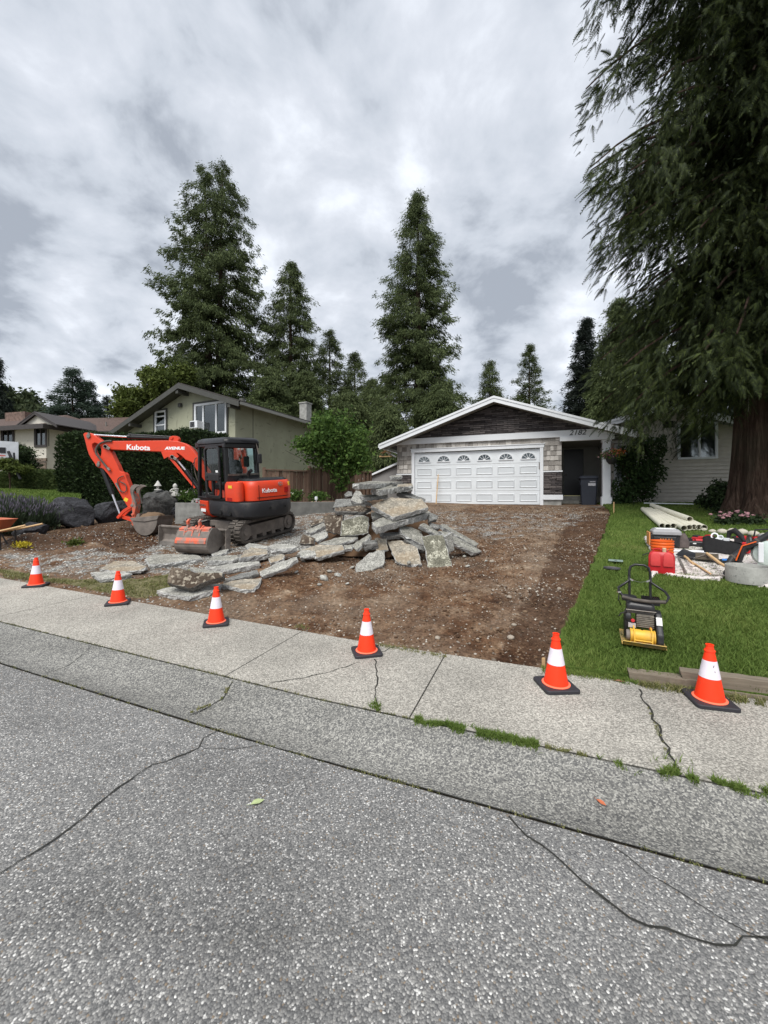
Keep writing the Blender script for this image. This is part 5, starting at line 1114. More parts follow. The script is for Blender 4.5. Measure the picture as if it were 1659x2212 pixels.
# undercarriage: two rubber tracks, side frames with rollers, centre frame, blade
def track_profile(off=0, n=9):
    r = .25+off; L0, L1 = -.86, .80; pts = []
    for i in range(n+1): a = math.pi/2+math.pi*i/n; pts.append((L0+r*math.cos(a), .27+r*math.sin(a)))
    for i in range(n+1): a = -math.pi/2+math.pi*i/n; pts.append((L1+r*1.0*math.cos(a), .27+r*math.sin(a)))
    return pts
def loop_pts(prof, step):
    out = []; n = len(prof)
    for i in range(n):
        a, b = Vector(prof[i]), Vector(prof[(i+1) % n]); k = max(1, int((b-a).length/step))
        out += [(a.lerp(b, j/k), (b-a).normalized()) for j in range(k)]
    return out
for sx in (-1, 1):
    cx = sx*.70; w = .175
    o_, i_ = track_profile(0), track_profile(-.045)
    m = MB(); n = len(o_)
    V = [(cx-w, y, z) for y, z in o_]+[(cx+w, y, z) for y, z in o_]+[(cx-w, y, z) for y, z in i_]+[(cx+w, y, z) for y, z in i_]
    F = []
    for i in range(n):
        j = (i+1) % n; F += [(i, j, n+j, n+i), (2*n+i, 3*n+i, 3*n+j, 2*n+j), (i, 2*n+i, 2*n+j, j), (n+i, n+j, 3*n+j, 3*n+i)]
    m.add(V, F)
    for q, (p, d) in enumerate(loop_pts(o_, .075)):
        nn = Vector((d.y, -d.x)); c = p+nn*.011
        ang = math.atan2(d.y, d.x)
        for s2 in (-1, 1): m.box((cx+s2*.092, c.x+d.x*.018*s2, c.y+d.y*.018*s2), (.15, .042, .03), (ang, 0, 0))
    tr_ = m.build('track', RUBBER, X_)
    m = MB(); m.prism([(-.84, .15), (.80, .13), (.86, .33), (.60, .42), (-.60, .40), (-.88, .36)], cx-.09, cx+sx*.01+.10, axis='x')
    m.build('track_frame', STEELD, tr_, bevel=.012)
    for (y, z, r) in [(.80, .27, .185), (-.86, .27, .19)]:
        m = MB(); m.cyl((cx-.13, y, z), (cx+.13, y, z), r, n=24); m.cyl((cx-.155, y, z), (cx+.155, y, z), r*.45, n=18); m.build('sprocket' if y > 0 else 'idler', STEELD, tr_, bevel=.006)
    m = MB()
    for k in range(4): m.cyl((cx-.12, -.55+k*.36, .115), (cx+.12, -.55+k*.36, .115), .075, n=14)
    m.build('rollers', STEELD, tr_)
m = MB(); m.bb((-.55, -.55, .25), (.55, .6, .45)); m.cyl((0, .05, .42), (0, .05, .62), .42, n=28); m.build('centre_frame', STEELD, X_, bevel=.015)
m = MB()
for s2 in (-.42, .42): m.prism([(-.4, .34), (-1.42, .24), (-1.42, .10), (-.4, .22)], s2-.045, s2+.045, axis='x')
m.build('blade_arms', BLACKM, X_)
m = MB(); prof = [(-1.52, .02), (-1.50, .05), (-1.43, .12), (-1.41, .24), (-1.45, .36), (-1.49, .42), (-1.47, .43), (-1.40, .37), (-1.375, .24), (-1.39, .10), (-1.44, .02)]
BX0, BX1 = -1.08, .86
m.prism([(y, z) for y, z in prof], BX0, BX1, axis='x'); m.prism([(-1.56, .0), (-1.42, .02), (-1.38, .4), (-1.42, .45), (-1.5, .45), (-1.52, .42)], BX0-.014, BX0, axis='x'); m.prism([(-1.56, .0), (-1.42, .02), (-1.38, .4), (-1.42, .45), (-1.5, .45), (-1.52, .42)], BX1, BX1+.014, axis='x')
m.cyl((BX0, -1.465, .435), (BX1, -1.465, .435), .018, n=10)
bl_ = m.build('dozer_blade', STEELD, X_); m = MB(); m.box(((BX0+BX1)/2, -1.53, .045), (BX1-BX0, .016, .09), (-.2, 0, 0)); m.build('cutting_edge', STEEL, bl_)
# upper structure, in its own axes: x forward, y left, z up
UA = rad(163); U_M = Matrix.Translation((.15, .0, 0)) @ Matrix.Rotation(UA, 4, "Z") @ Matrix.Diagonal((1, .93, 1, 1))
def um(): m = MB(); m.T = U_M.copy(); return m
def rrect(x0, x1, y0, y1, rs, n=6):                        # rs: radii at (x0,y0),(x1,y0),(x1,y1),(x0,y1)
    out = []
    for (cx, cy, a0, r) in ((x0+rs[0], y0+rs[0], 180, rs[0]), (x1-rs[1], y0+rs[1], 270, rs[1]), (x1-rs[2], y1-rs[2], 0, rs[2]), (x0+rs[3], y1-rs[3], 90, rs[3])):
        for i in range(n+1): a = rad(a0+90*i/n); out.append((cx+r*math.cos(a), cy+r*math.sin(a)))
    return out
def loft(m, secs):                                         # secs: list of (poly, z), same length
    n = len(secs[0][0]); V = []; F = []
    for poly, z in secs: V += [(x, y, z) for x, y in poly]
    for k in range(len(secs)-1): F += [(k*n+i, k*n+(i+1) % n, (k+1)*n+(i+1) % n, (k+1)*n+i) for i in range(n)]
    F += [tuple(range(n))[::-1], tuple(range((len(secs)-1)*n, len(secs)*n))]; m.add(V, F)
# counterweight skirt (black) and the orange front corner panel
m = um(); RB = lambda a=0, b=0: rrect(-1.12+a, .42, -.84+a, .84-a, (.55, .05, .05, .42))
loft(m, [(RB(.10), .56), (RB(.02), .62), (RB(0), .72), (RB(0), .90), (RB(.015), .955)]); cw = m.build('counterweight', DGREY, X_, smooth=True, bevel=.01)
m = um()
for y in (-.35, .1): m.cyl((-1.135, y, .80), (-1.05, y, .80), .028, n=12)
for x in (-.55, -.15): m.cyl((x, .86, .70), (x, .80, .70), .055, n=14)
m.build('recess', DARKIN, cw)
m = um(); FP = lambda a=0: rrect(.425, 1.02-a, -.55, .86-a, (.02, .10, .30, .02))
loft(m, [(FP(.14), .52), (FP(.05), .60), (FP(0), .72), (FP(0), .93)]); fp = m.build('front_step_panel', ORANGE, X_, smooth=True, bevel=.008)
m = um(); m.box((.62, .866, .70), (.22, .006, .075)); m.build('white_sticker', WHITEL, fp)
text_mesh('model_number', 'KX040-4', .085, STEEL, fp, U_M @ TR((.66, .868, .82), (rad(90), 0, rad(180)), (1, 1, 1)), .002)
m = um(); loft(m, [(rrect(-1.02, .98, -.78, .82, (.3, .1, .2, .3)), .90), (rrect(-1.02, .98, -.78, .82, (.3, .1, .2, .3)), .975)]); m.build('deck', BLACKM, X_)
# engine cover
m = um(); EB = lambda a=0, b=0: rrect(-1.06+a, -.45, -.80+a, .60-a, (.38, .03, .03, .22))
loft(m, [(EB(0), .975), (EB(0), 1.28), (EB(.012), 1.37), (EB(.05), 1.43)]); eh = m.build('engine_cover', ORANGE, X_, smooth=True, bevel=.012)
m = um(); loft(m, [(rrect(-.98, -.45, -.74, .55, (.36, .03, .03, .2)), 1.43), (rrect(-.93, -.45, -.70, .50, (.36, .03, .03, .2)), 1.485)]); m.build('cover_top', BLACKM, X_, smooth=True, bevel=.01)
m = um(); loft(m, [(rrect(-.86, -.36, .602, .84, (.10, .02, .02, .10)), .975), (rrect(-.86, -.36, .602, .84, (.10, .02, .02, .10)), 1.30), (rrect(-.84, -.36, .602, .82, (.10, .02, .02, .10)), 1.42)]); sp_ = m.build('side_panel', ORANGE, X_, smooth=True, bevel=.01)
m = um(); m.box((-.60, .845, 1.31), (.15, .006, .065)); m.build('warning_decal', YDECAL, sp_); m = um(); m.box((-.56, .843, 1.02), (.2, .008, .08)); m.build('tail_lamp', RED_TXT, sp_)
m = um(); m.box((-1.062, -.46, 1.20), (.014, .13, .13)); m.box((-1.066, -.46, 1.145), (.022, .08, .03)); m.build('latch', RED_TXT, eh, bevel=.006)
m = um(); m.box((-1.0, -.60, 1.33), (.02, .1, .09), (0, 0, .55)); m.build('warning_decal', YDECAL, eh)
m = um(); m.box((-1.064, -.05, 1.05), (.01, .95, .012)); m.box((-1.064, .37, 1.17), (.008, .008, .35)); m.build('seam', DARKIN, eh)
def on_rear(y, z, sx=1): return U_M @ TR((-1.066, y, z), (rad(90), 0, rad(-90)), (sx, 1, 1))
def onleft(x, z): return U_M @ TR((x, .85, z), (rad(90), 0, rad(180)), (1, 1, 1))
text_mesh('maker_lettering', 'Kubota', .135, WHITEL, eh, on_rear(.06, 1.20, 1.12), .003, .003, 0, 1.0)
m = um(); M_=U_M
ring = MB(); ring.T = U_M @ TR((-1.068, -.27, 1.345), (0, rad(-90), 0)); 
ring.lathe([(.068, 0), (.068, .006), (.054, .006), (.054, 0)], (0, 0, 0), 24, TR((0, 0, 0), (0, 0, 0), (.72, 1, 1))); em_ = ring.build('round_emblem', CHROME, eh)
g = um(); g.box((-1.072, -.235, 1.345), (.006, .016, .07)); g.box((-1.072, -.275, 1.362), (.006, .016, .06), (.9, 0, 0)); g.box((-1.072, -.275, 1.328), (.006, .016, .06), (-.9, 0, 0)); g.build('emblem_mark', CHROME, em_)
m = um(); m.tube([(-.58, .30, 1.47), (-.58, .30, 1.58), (-.62, .30, 1.64), (-.70, .30, 1.67)], .042, 12); m.build('exhaust', BLACKM, X_, smooth=True)
# cab
CX0, CX1, CY0, CY1, CZ0, CZ1 = -.43, .93, -.16, .83, .975, 2.43
cab = um()
pl = .045
def pillar(m, p, q, wx, wy):
    p, q = Vector(p), Vector(q); V = []
    for c in (p, q): V += [(c.x-wx, c.y-wy, c.z), (c.x+wx, c.y-wy, c.z), (c.x+wx, c.y+wy, c.z), (c.x-wx, c.y+wy, c.z)]
    m.add(V, [(0, 3, 2, 1), (4, 5, 6, 7), (0, 1, 5, 4), (1, 2, 6, 5), (2, 3, 7, 6), (3, 0, 4, 7)])
top = 2.32; XF = .86
for y in (CY0+.05, CY1-.05):
    pillar(cab, (CX0+.05, y, CZ0), (CX0+.09, y*.97+.01, top), .055, .05); pillar(cab, (.93, y, CZ0), (XF-.06, y*.97+.01, top), .04, .045)
pillar(cab, (.22, CY1-.03, CZ0), (.22, CY1-.05, top), .04, .03)
cab.bb((CX0, CY0, CZ0), (.95, CY1, CZ0+.06)); cab.bb((CX0+.0, CY0+.02, CZ0), (CX0+.08, CY1-.02, 1.56)); cab.bb((CX0, CY0, 2.20), (CX0+.12, CY1, top)); cab.bb((XF-.12, CY0, 2.24), (XF, CY1, top))
cab.bb((CX0, CY1-.08, 2.24), (XF, CY1-.01, top)); cab.bb((CX0, CY0, 2.24), (XF, CY0+.07, top)); cab.bb((CX0+.08, CY0, CZ0), (.93, CY0+.05, 1.5))
cb = cab.build('cab', BLACKM, X_, bevel=.02)
m = um(); RT = lambda a: rrect(CX0-.05+a, XF+.07-a, CY0-.02+a, CY1+.01-a, (.12, .15, .15, .12))
loft(m, [(RT(0), top+.001), (RT(0), top+.05), (RT(.03), top+.10), (RT(.11), top+.135)]); m.build('cab_roof', BLACKM, cb, smooth=True)
m = um(); m.add([(CX0+.005, CY0+.11, 1.58), (CX0+.005, CY1-.11, 1.58), (CX0+.045, CY1-.12, 2.19), (CX0+.045, CY0+.12, 2.19)], [(0, 1, 2, 3)]); m.build('rear_glass', GLASSC, cb)
m = um(); a_ = CX0-.005
m.bb((a_-.01, CY0+.06, 1.555), (a_+.03, CY1-.06, 1.60)); m.build('rear_window_seal', RUBBER, cb)
m = um(); m.add([(.95, CY0+.09, 1.05), (.95, CY1-.09, 1.05), (XF-.04, CY1-.1, 2.25), (XF-.04, CY0+.1, 2.25)], [(0, 1, 2, 3)]); m.build('windscreen', GLASSC, cb)
m = um(); m.add([(CX0+.1, CY0+.02, 1.5), (.9, CY0+.02, 1.5), (.82, CY0+.03, 2.24), (CX0+.1, CY0+.03, 2.24)], [(0, 1, 2, 3)]); m.build('right_side_glass', GLASSC, cb)
# door, standing a little proud of the side, with upper pane and lower cut-out
dr = um(); D0, D1, DZ0, DZ1 = CX0+.16, .42, 1.02, 2.25; yd = CY1+.015
fw = .055
def ringp(m, out, inn, y0, y1):
    n = len(out); V = [(x, y0, z) for x, z in out]+[(x, y0, z) for x, z in inn]+[(x, y1, z) for x, z in out]+[(x, y1, z) for x, z in inn]; F = []
    for i in range(n):
        j = (i+1) % n; F += [(i, j, n+j, n+i), (2*n+i, 3*n+i, 3*n+j, 2*n+j), (i, 2*n+i, 2*n+j, j), (n+i, n+j, 3*n+j, 3*n+i)]
    m.add(V, F)
ringp(dr, rrect(D0, D1, 1.52, DZ1, (.05, .05, .12, .10)), rrect(D0+fw, D1-fw, 1.62, DZ1-fw, (.05, .05, .09, .07)), yd, yd+.05)
ringp(dr, rrect(D0, D1, DZ0, 1.52, (.05, .05, .02, .02)), rrect(D0+fw, D1-.09, DZ0+.07, 1.44, (.12, .12, .05, .16)), yd, yd+.05)
dr.bb((D0+.03, yd-.01, 1.44), (D1-.05, yd+.07, 1.60)); dr.bb((D1-.16, yd+.05, 1.5), (D1-.05, yd+.085, 1.56))
door = dr.build('cab_door', BLACKM, cb, bevel=.012)
m = um(); m.add([(D0+fw, yd+.02, 1.60), (D1-fw, yd+.02, 1.60), (D1-fw, yd+.02, DZ1-fw), (D0+fw, yd+.02, DZ1-fw)], [(0, 1, 2, 3)]); m.build('door_glass', GLASSC, door)
m = um(); m.box((D0+.16, yd+.028, 1.66), (.1, .004, .05)); m.build('sticker', WHITEL, door)
m = um(); m.tube([(.99, .86, 1.05), (1.03, .90, 1.15), (1.03, .90, 1.80), (.97, .86, 1.88)], .014, 8); m.build('grab_rail', BLACKM, cb, smooth=True)
m = um(); m.box((.98, .70, 2.30), (.09, .16, .12)); m.tube([(.9, .8, 2.3), (.97, .78, 2.32)], .015, 6); m.build('work_light', BLACKP, cb, bevel=.015)
m = um(); m.box((CX0+.15, .14, 1.98-.1), (.04, .16, .26)); m.build('display_unit', BLACKP, cb, bevel=.03)
m = um(); m.box((CX0-.03, CY0+.03, 1.95), (.05, .14, .24)); m.build('mirror', BLACKP, cb, bevel=.03)
m = um(); loft(m, [(rrect(.02, .52, .10, .58, (.1,)*4), 1.20), (rrect(.0, .54, .08, .60, (.12,)*4), 1.34), (rrect(.05, .5, .12, .56, (.1,)*4), 1.38)])
m.T = U_M @ TR((.05, .34, 1.34), (0, rad(-8), 0)); loft(m, [(rrect(-.08, .06, -.24, .24, (.05,)*4), 0), (rrect(-.08, .06, -.25, .25, (.05,)*4), .35), (rrect(-.06, .04, -.17, .17, (.04,)*4), .55), (rrect(-.04, .02, -.12, .12, (.02,)*4), .60)])
seat = m.build('seat', BLACKP, cb, smooth=True, bevel=.02)
m = um(); loft(m, [(rrect(-.12, .5, .04, .72, (.15,)*4), 1.035), (rrect(-.08, .46, .06, .70, (.15,)*4), 1.20)]); m.build('seat_base', ORANGE, cb, smooth=True)
m = um(); [m.tube([(.48, y, 1.2), (.5, y, 1.48), (.47, y, 1.58)], [.02, .016, .026], 8) for y in (.12, .58)]; m.bb((.72, .2, 1.03), (.80, .5, 1.18)); m.build('control_levers', BLACKP, cb, smooth=True)
m = um(); m.tube([(CX0-.03, CY0+.12, 2.36), (CX0-.045, CY0+.05, 2.0), (CX0-.03, CY0+.02, 1.62)], .012, 6); m.build('rear_wiper_pipe', STEELD, cb)
# boom, arm, cylinders: profiles taken in the boom's own vertical plane
YB = 10.42
def bp_(X, Y): px = (180+X/2.86)*.864; py = (1040+Y/2.861)*.864; return ((px-CX)/FOC*YB, CAMZ+(HY-py)/FOC*YB)
def wprism(m, pts, y0, y1): m.prism([bp_(*p) for p in pts], y0, y1, axis='y')
def wcyl(m, X, Y, y0, y1, r, n=20): x, z = bp_(X, Y); m.cyl((x, y0, z), (x, y1, z), r, n=n)
def wtube(m, a, b, y, r, n=14): p = bp_(*a); q = bp_(*b); m.cyl((p[0], y, p[1]), (q[0], y, q[1]), r, n=n)
yc = YB+.10; h = .105
boom = MB(); wprism(boom, [(208, 214), (222, 194), (250, 184), (290, 179), (480, 177), (650, 175), (700, 176), (755, 180), (800, 193), (836, 214), (868, 250), (905, 300), (950, 362), (1000, 430), (1040, 500), (1050, 545), (1010, 560), (975, 500), (930, 440), (890, 384), (856, 330), (832, 320), (812, 313), (790, 290), (762, 270), (735, 260), (700, 257), (600, 254), (450, 247), (280, 240), (225, 234)], yc-h, yc+h)
bo = boom.build('boom', ORANGE, X_, bevel=.012, world=True)
m = MB(); wprism(m, [(640, 256), (662, 308), (690, 292), (700, 300), (745, 312), (770, 290), (745, 262), (700, 255)], yc-h-.022, yc+h+.022); m.build('cylinder_bracket', ORANGE, bo, bevel=.008, world=True) if False else None
CHB = MB(); wprism(CHB, [(640, 256), (662, 308), (690, 292), (712, 306), (742, 312), (768, 290), (745, 262), (700, 255)], yc-h-.02, yc-h-.001); wprism(CHB, [(640, 256), (662, 308), (690, 292), (712, 306), (742, 312), (768, 290), (745, 262), (700, 255)], yc+h+.001, yc+h+.02)
ch_ = CHB.build('lift_bracket', ORANGE, X_, world=True, bevel=.004)
m = MB(); wprism(m, [(685, 176), (690, 148), (715, 140), (745, 142), (757, 160), (752, 180)], yc-.06, yc+.06); wcyl(m, 708, 155, yc-.09, yc+.09, .04); m.build('arm_cylinder_bracket', ORANGE, X_, world=True, bevel=.005)
m = MB()
for (X, Y) in [(247, 220), (722, 294)]:
    m = MB(); wcyl(m, X, Y, yc-h-.055, yc+h+.055, .055)
    x, z = bp_(X+12, Y+6); m.box((x, yc-h-.045, z), (.17, .02, .075), (0, .5, 0)); m.build('boom_pin', STEEL, X_, world=True, bevel=.006)
tM = TR((bp_(475, 227)[0], yc-h-.003, bp_(475, 227)[1]), (rad(90), rad(2.0), 0), (1.12, 1, 1)); inv = EM.inverted()
text_mesh('maker_lettering', 'Kubota', .19, WHITEL, X_, inv @ tM, .003, .005)
tM = TR((bp_(736, 232)[0], yc-h-.003, bp_(736, 232)[1]), (rad(90), rad(0), 0), (1.35, 1, 1)); text_mesh('dealer_lettering', 'AVENUE', .10, WHITEL, X_, inv @ tM, .003, .006, .12)
# boom swing bracket and lift cylinder under the boom
m = MB(); p = bp_(1020, 560); m.bb((p[0]-.28, yc-.16, p[1]-.30), (p[0]+.2, yc+.16, p[1]+.05)); m.build('swing_bracket', BLACKM, X_, world=True, bevel=.02)
m = MB(); wtube(m, (722, 294), (830, 425), yc, .028); m.build('lift_cylinder_rod', CHROME, X_, world=True, smooth=True)
m = MB(); wtube(m, (800, 388), (935, 580), yc, .06); m.build('lift_cylinder', BLACKM, X_, world=True, smooth=True)
m = MB(); wprism(m, [(703, 312), (716, 305), (735, 322), (884, 512), (878, 520), (866, 508)], yc-.12, yc-.085); m.build('lift_cylinder_guard', ORANGE, X_, world=True, bevel=.004)
# arm
arm = MB()
outer = [(76, 132), (84, 121), (97, 118), (125, 120), (150, 133), (185, 160), (218, 186), (262, 238), (276, 258), (300, 310), (322, 352), (338, 392), (352, 402), (366, 402), (378, 418), (384, 440), (415, 520), (438, 585), (446, 620), (440, 648), (418, 662), (396, 652), (376, 620), (330, 540), (290, 470), (252, 415), (222, 380), (208, 372), (186, 371), (168, 358), (160, 340), (134, 305), (117, 275), (104, 235), (93, 190), (84, 155)]
hole = [(160, 190), (178, 196), (196, 212), (206, 240), (206, 270), (198, 296), (186, 300), (170, 288), (152, 258), (141, 222), (140, 200)]
def arm_plate(m, y0, y1):                                  # plate with the lightening hole: bridge outer and hole into quads by angle
    import bmesh
    from mathutils.geometry import delaunay_2d_cdt
    vs = [Vector(bp_(*p)) for p in outer]+[Vector(bp_(*p)) for p in hole]; n = len(outer); k = len(hole)
    ed = [(i, (i+1) % n) for i in range(n)]+[(n+i, n+(i+1) % k) for i in range(k)]
    r = delaunay_2d_cdt(vs, ed, [], 0, 1e-5); co, fc = r[0], r[2]
    def inp(pt, poly):
        c = False
        for i in range(len(poly)):
            a, b = poly[i], poly[(i+1) % len(poly)]
            if (a.y > pt.y) != (b.y > pt.y) and pt.x < (b.x-a.x)*(pt.y-a.y)/(b.y-a.y)+a.x: c = not c
        return c
    F = [f for f in fc if (lambda c: inp(c, vs[:n]) and not inp(c, vs[n:]))(sum((co[i] for i in f), Vector((0, 0)))/len(f))]
    nv = len(co); V = [(c.x, y0, c.y) for c in co]+[(c.x, y1, c.y) for c in co]; FF = [tuple(f) for f in F]+[tuple(nv+i for i in f[::-1]) for f in F]
    for ring_ in (list(range(n)), list(range(n, n+k))):
        for i in range(len(ring_)): a, b = ring_[i], ring_[(i+1) % len(ring_)]; FF.append((a, b, nv+b, nv+a))
    m.add(V, FF)
arm_plate(arm, yc-.085, yc+.085); ar = arm.build('arm', ORANGE, X_, world=True, bevel=.008, seg=1)
m = MB()
for (X, Y, r) in [(118, 143, .05), (189, 347, .045), (430, 640, .04)]:
    m = MB(); wcyl(m, X, Y, yc-.12, yc+.12, r)
    if X < 200: x, z = bp_(X, Y-3); m.box((x, yc-.10, z+.0), (.06, .02, .15), (0, .1, 0))
    m.build('arm_pin', STEEL, X_, world=True, bevel=.006)
m = MB(); x, z = bp_(384, 599); m.box((x, yc-.088, z), (.10, .004, .09), (0, .45, 0)); m.build('warning_decal', YDECAL, X_, world=True)
m = MB(); wtube(m, (135, 131), (392, 146), yc, .026); m.build('arm_cylinder_rod', CHROME, X_, world=True, smooth=True)
m = MB(); wtube(m, (383, 146), (700, 157), yc, .052, 18); wtube(m, (383, 146), (405, 147), yc, .064, 18); wtube(m, (395, 128), (700, 146), yc-.05, .014, 8); m.build('arm_cylinder', BLACKM, X_, world=True, smooth=True)
m = MB(); wtube(m, (192, 352), (270, 560), yc, .062, 16); m.build('bucket_cylinder', BLACKM, X_, world=True, smooth=True)
m = MB(); wtube(m, (268, 556), (326, 708), yc, .025); m.build('bucket_cylinder_rod', CHROME, X_, world=True, smooth=True)
# hoses
def hose(pts, r, off, mat=None, name='hydraulic_hose'):
    P_ = [bp_(*p) for p in pts]; V = [Vector((x, yc-off, z)) for x, z in P_]; out = []
    for i in range(len(V)-1):
        p0, p1, p2, p3 = V[max(i-1, 0)], V[i], V[i+1], V[min(i+2, len(V)-1)]
        for q in range(5): t = q/5; out.append(.5*((2*p1)+(p2-p0)*t+(2*p0-5*p1+4*p2-p3)*t*t+(3*p1-p0-3*p2+p3)*t**3))
    out.append(V[-1]); m = MB(); m.tube(out, r, 8); m.build(name, mat or RUBBER, X_, world=True, smooth=True)
hose([(290, 180), (250, 182), (205, 200), (180, 235), (180, 270), (205, 305), (245, 355), (270, 388)], .026, .13)
hose([(262, 372), (275, 392)], .032, .13, STEEL)
hose([(372, 430), (345, 440), (330, 465), (345, 525), (375, 545), (392, 530), (385, 490), (345, 470)], .013, .12); hose([(318, 480), (350, 538)], .022, .125, STEEL)
hose([(690, 150), (760, 190), (850, 225), (905, 290), (980, 380)], .018, -.08)
hose([(395, 128), (370, 108+22), (330, 135)], .012, .02) if False else None
hose([(900, 300), (884, 320), (886, 400), (920, 500)], .012, .16)
# linkage, coupler, bucket and thumb
m = MB(); wprism(m, [(322, 722), (335, 700), (362, 672), (395, 652), (415, 645), (424, 658), (400, 672), (372, 692), (350, 715), (338, 733)], yc-.10, yc-.06); wprism(m, [(322, 722), (335, 700), (362, 672), (395, 652), (415, 645), (424, 658), (400, 672), (372, 692), (350, 715), (338, 733)], yc+.06, yc+.10)
wprism(m, [(345, 722), (352, 735), (420, 758), (436, 748), (432, 738), (370, 715)], yc-.06, yc+.06); wcyl(m, 332, 724, yc-.12, yc+.12, .04); m.build('bucket_link', ORANGE, X_, world=True, bevel=.005)
m = MB(); wprism(m, [(425, 560), (440, 552), (455, 600), (458, 650), (448, 700), (452, 740), (475, 770), (478, 795), (455, 800), (428, 778), (424, 740), (432, 700), (428, 640)], yc-.11, yc+.11); wcyl(m, 437, 705, yc-.14, yc+.14, .035); wcyl(m, 440, 752, yc-.14, yc+.14, .035); m.build('quick_coupler', ORWORN, X_, world=True, bevel=.01)
th_ = MB(); TPr = [(424, 520), (434, 500), (455, 489), (480, 492), (494, 503), (478, 506), (462, 516), (452, 530), (447, 550), (452, 580), (466, 628), (458, 630), (438, 590), (426, 550)]
for q in (-.16, .10): wprism(th_, TPr, yc+q, yc+q+.06)
th_.build('hydraulic_thumb', STEELD, X_, world=True, bevel=.006)
bk = MB(); semi = [(462+(i/16)*0, 0) for i in range(0)]
arc = [(560+86*math.cos(a)-0, 742+108*math.sin(a)) for a in [math.pi*i/14 for i in range(15)]]
shell = [(660, 712), (646, 742)]+arc[1:-1]+[(474, 742), (458, 728)]
ty0, ty1 = yc-.33, yc+.42
inner = [(652, 714), (638, 742)]+[(560+79*math.cos(a), 742+101*math.sin(a)) for a in [math.pi*i/14 for i in range(1, 14)]]+[(481, 742), (466, 730)]
n = len(shell); A_ = [bp_(*p) for p in shell]; B_2 = [bp_(*p) for p in inner]
V = [(x, ty0, z) for x, z in A_]+[(x, ty1, z) for x, z in A_]+[(x, ty0, z) for x, z in B_2]+[(x, ty1, z) for x, z in B_2]; F = []
for i in range(n-1): F += [(i, i+1, n+i+1, n+i), (2*n+i, 3*n+i, 3*n+i+1, 2*n+i+1), (i, 2*n+i, 2*n+i+1, i+1), (n+i, n+i+1, 3*n+i+1, 3*n+i)]
bk.add(V, F); wprism(bk, shell, ty0-.012, ty0+.012); wprism(bk, shell, ty1-.012, ty1+.012)
wprism(bk, [(456, 726), (662, 709), (650, 736), (560, 752), (470, 744)], ty0-.034, ty0-.0125)
wprism(bk, [(456, 726), (470, 700), (486, 696), (486, 740), (470, 744)], yc-.12, yc+.12)
bu = bk.build('bucket', STEELD, X_, world=True, bevel=.004, seg=1)
m = MB(); bv, bf = ICO3; cxz = bp_(556, 718); r = np.random.default_rng(5); V = bv*np.array([.27, .33, .13])*(1+r.normal(0, .06, (len(bv), 1)))+np.array([cxz[0], (ty0+ty1)/2, cxz[1]-.02]); m.add([tuple(v) for v in V], [tuple(map(int, f)) for f in bf]); m.build('soil_in_bucket', CLOD, bu, world=False) if False else None
so_ = put('soil_in_bucket', (np.c_[V, np.ones(len(V))] @ np.array(EM.inverted()).T)[:, :3], bf, CLOD, bu)
# spare bucket standing in front of the blade
sb = G(430, 1196); SB = thing('spare_digging_bucket', 'worn orange and steel digging bucket with two hooks standing before the dozer blade', 'bucket', sb, (0, 0, rad(-13)))
m = MB(); pr = [(-.02+.225*math.cos(a), .235+.225*math.sin(a)) for a in [rad(q) for q in range(150, 331, 15)]]+[(.46, .16), (.50, .10), (.47, .20), (.22, .44), (.10, .53), (-.06, .55), (-.14, .48)]
pi = [(x*.93+.01, z*.93+.018) for x, z in pr]; n = len(pr); ax0, ax1 = -.40, .36
V = [(ax0, y, z) for y, z in pr]+[(ax1, y, z) for y, z in pr]; F = [(i, i+1, n+i+1, n+i) for i in range(13)]+[(i, i+1, n+i+1, n+i) for i in range(16, n-1)]+[(n-1, 0, n, 2*n-1)]
V2 = [(ax0, y, z) for y, z in pi]+[(ax1, y, z) for y, z in pi]; m.add(V, F); m.add(V2, F)
m.prism(pr, ax0-.012, ax0+.012, axis='x'); m.prism(pr, ax1-.012, ax1+.012, axis='x')
m.build('shell', STEELD, SB, bevel=.003, seg=1)
m = MB(); m.prism([(-.258, .24), (-.25, .30), (-.20, .37), (-.13, .495), (-.05, .572), (.02, .56), (-.05, .55), (-.12, .47), (-.19, .35), (-.235, .28), (-.243, .24)], ax0+.02, ax1-.02, axis='x'); m.prism([(-.20, .36), (-.13, .49), (-.05, .565), (.10, .545), (.06, .53), (-.05, .55), (-.12, .475), (-.19, .35)], ax0+.02, ax1-.02, axis='x')
for x in (-.22, -.03, .14): m.prism([(-.22, .30), (-.15, .52), (-.04, .60), (.05, .56), (-.05, .54), (-.13, .46)], x-.015, x+.015, axis='x')
m.cyl((ax0+.02, -.10, .52), (ax1-.02, -.10, .52), .03, n=12); m.build('worn_back_plate', ORWORN, SB)
for x in (-.20, .08):
    m = MB(); hk = [(-.16, .46), (-.10, .60), (-.12, .68), (-.06, .735), (.0, .73), (-.05, .70), (-.055, .64), (-.01, .58), (-.03, .50)]; m.prism(hk, x-.022, x+.022, axis='x'); m.build('hook', ORWORN, SB, bevel=.004)
for x in (-.30, -.12, .06, .24):
    m = MB(); m.prism([(.40, .17), (.56, .09), (.57, .11), (.42, .21)], x-.03, x+.03, axis='x'); m.build('tooth', STEEL, SB)
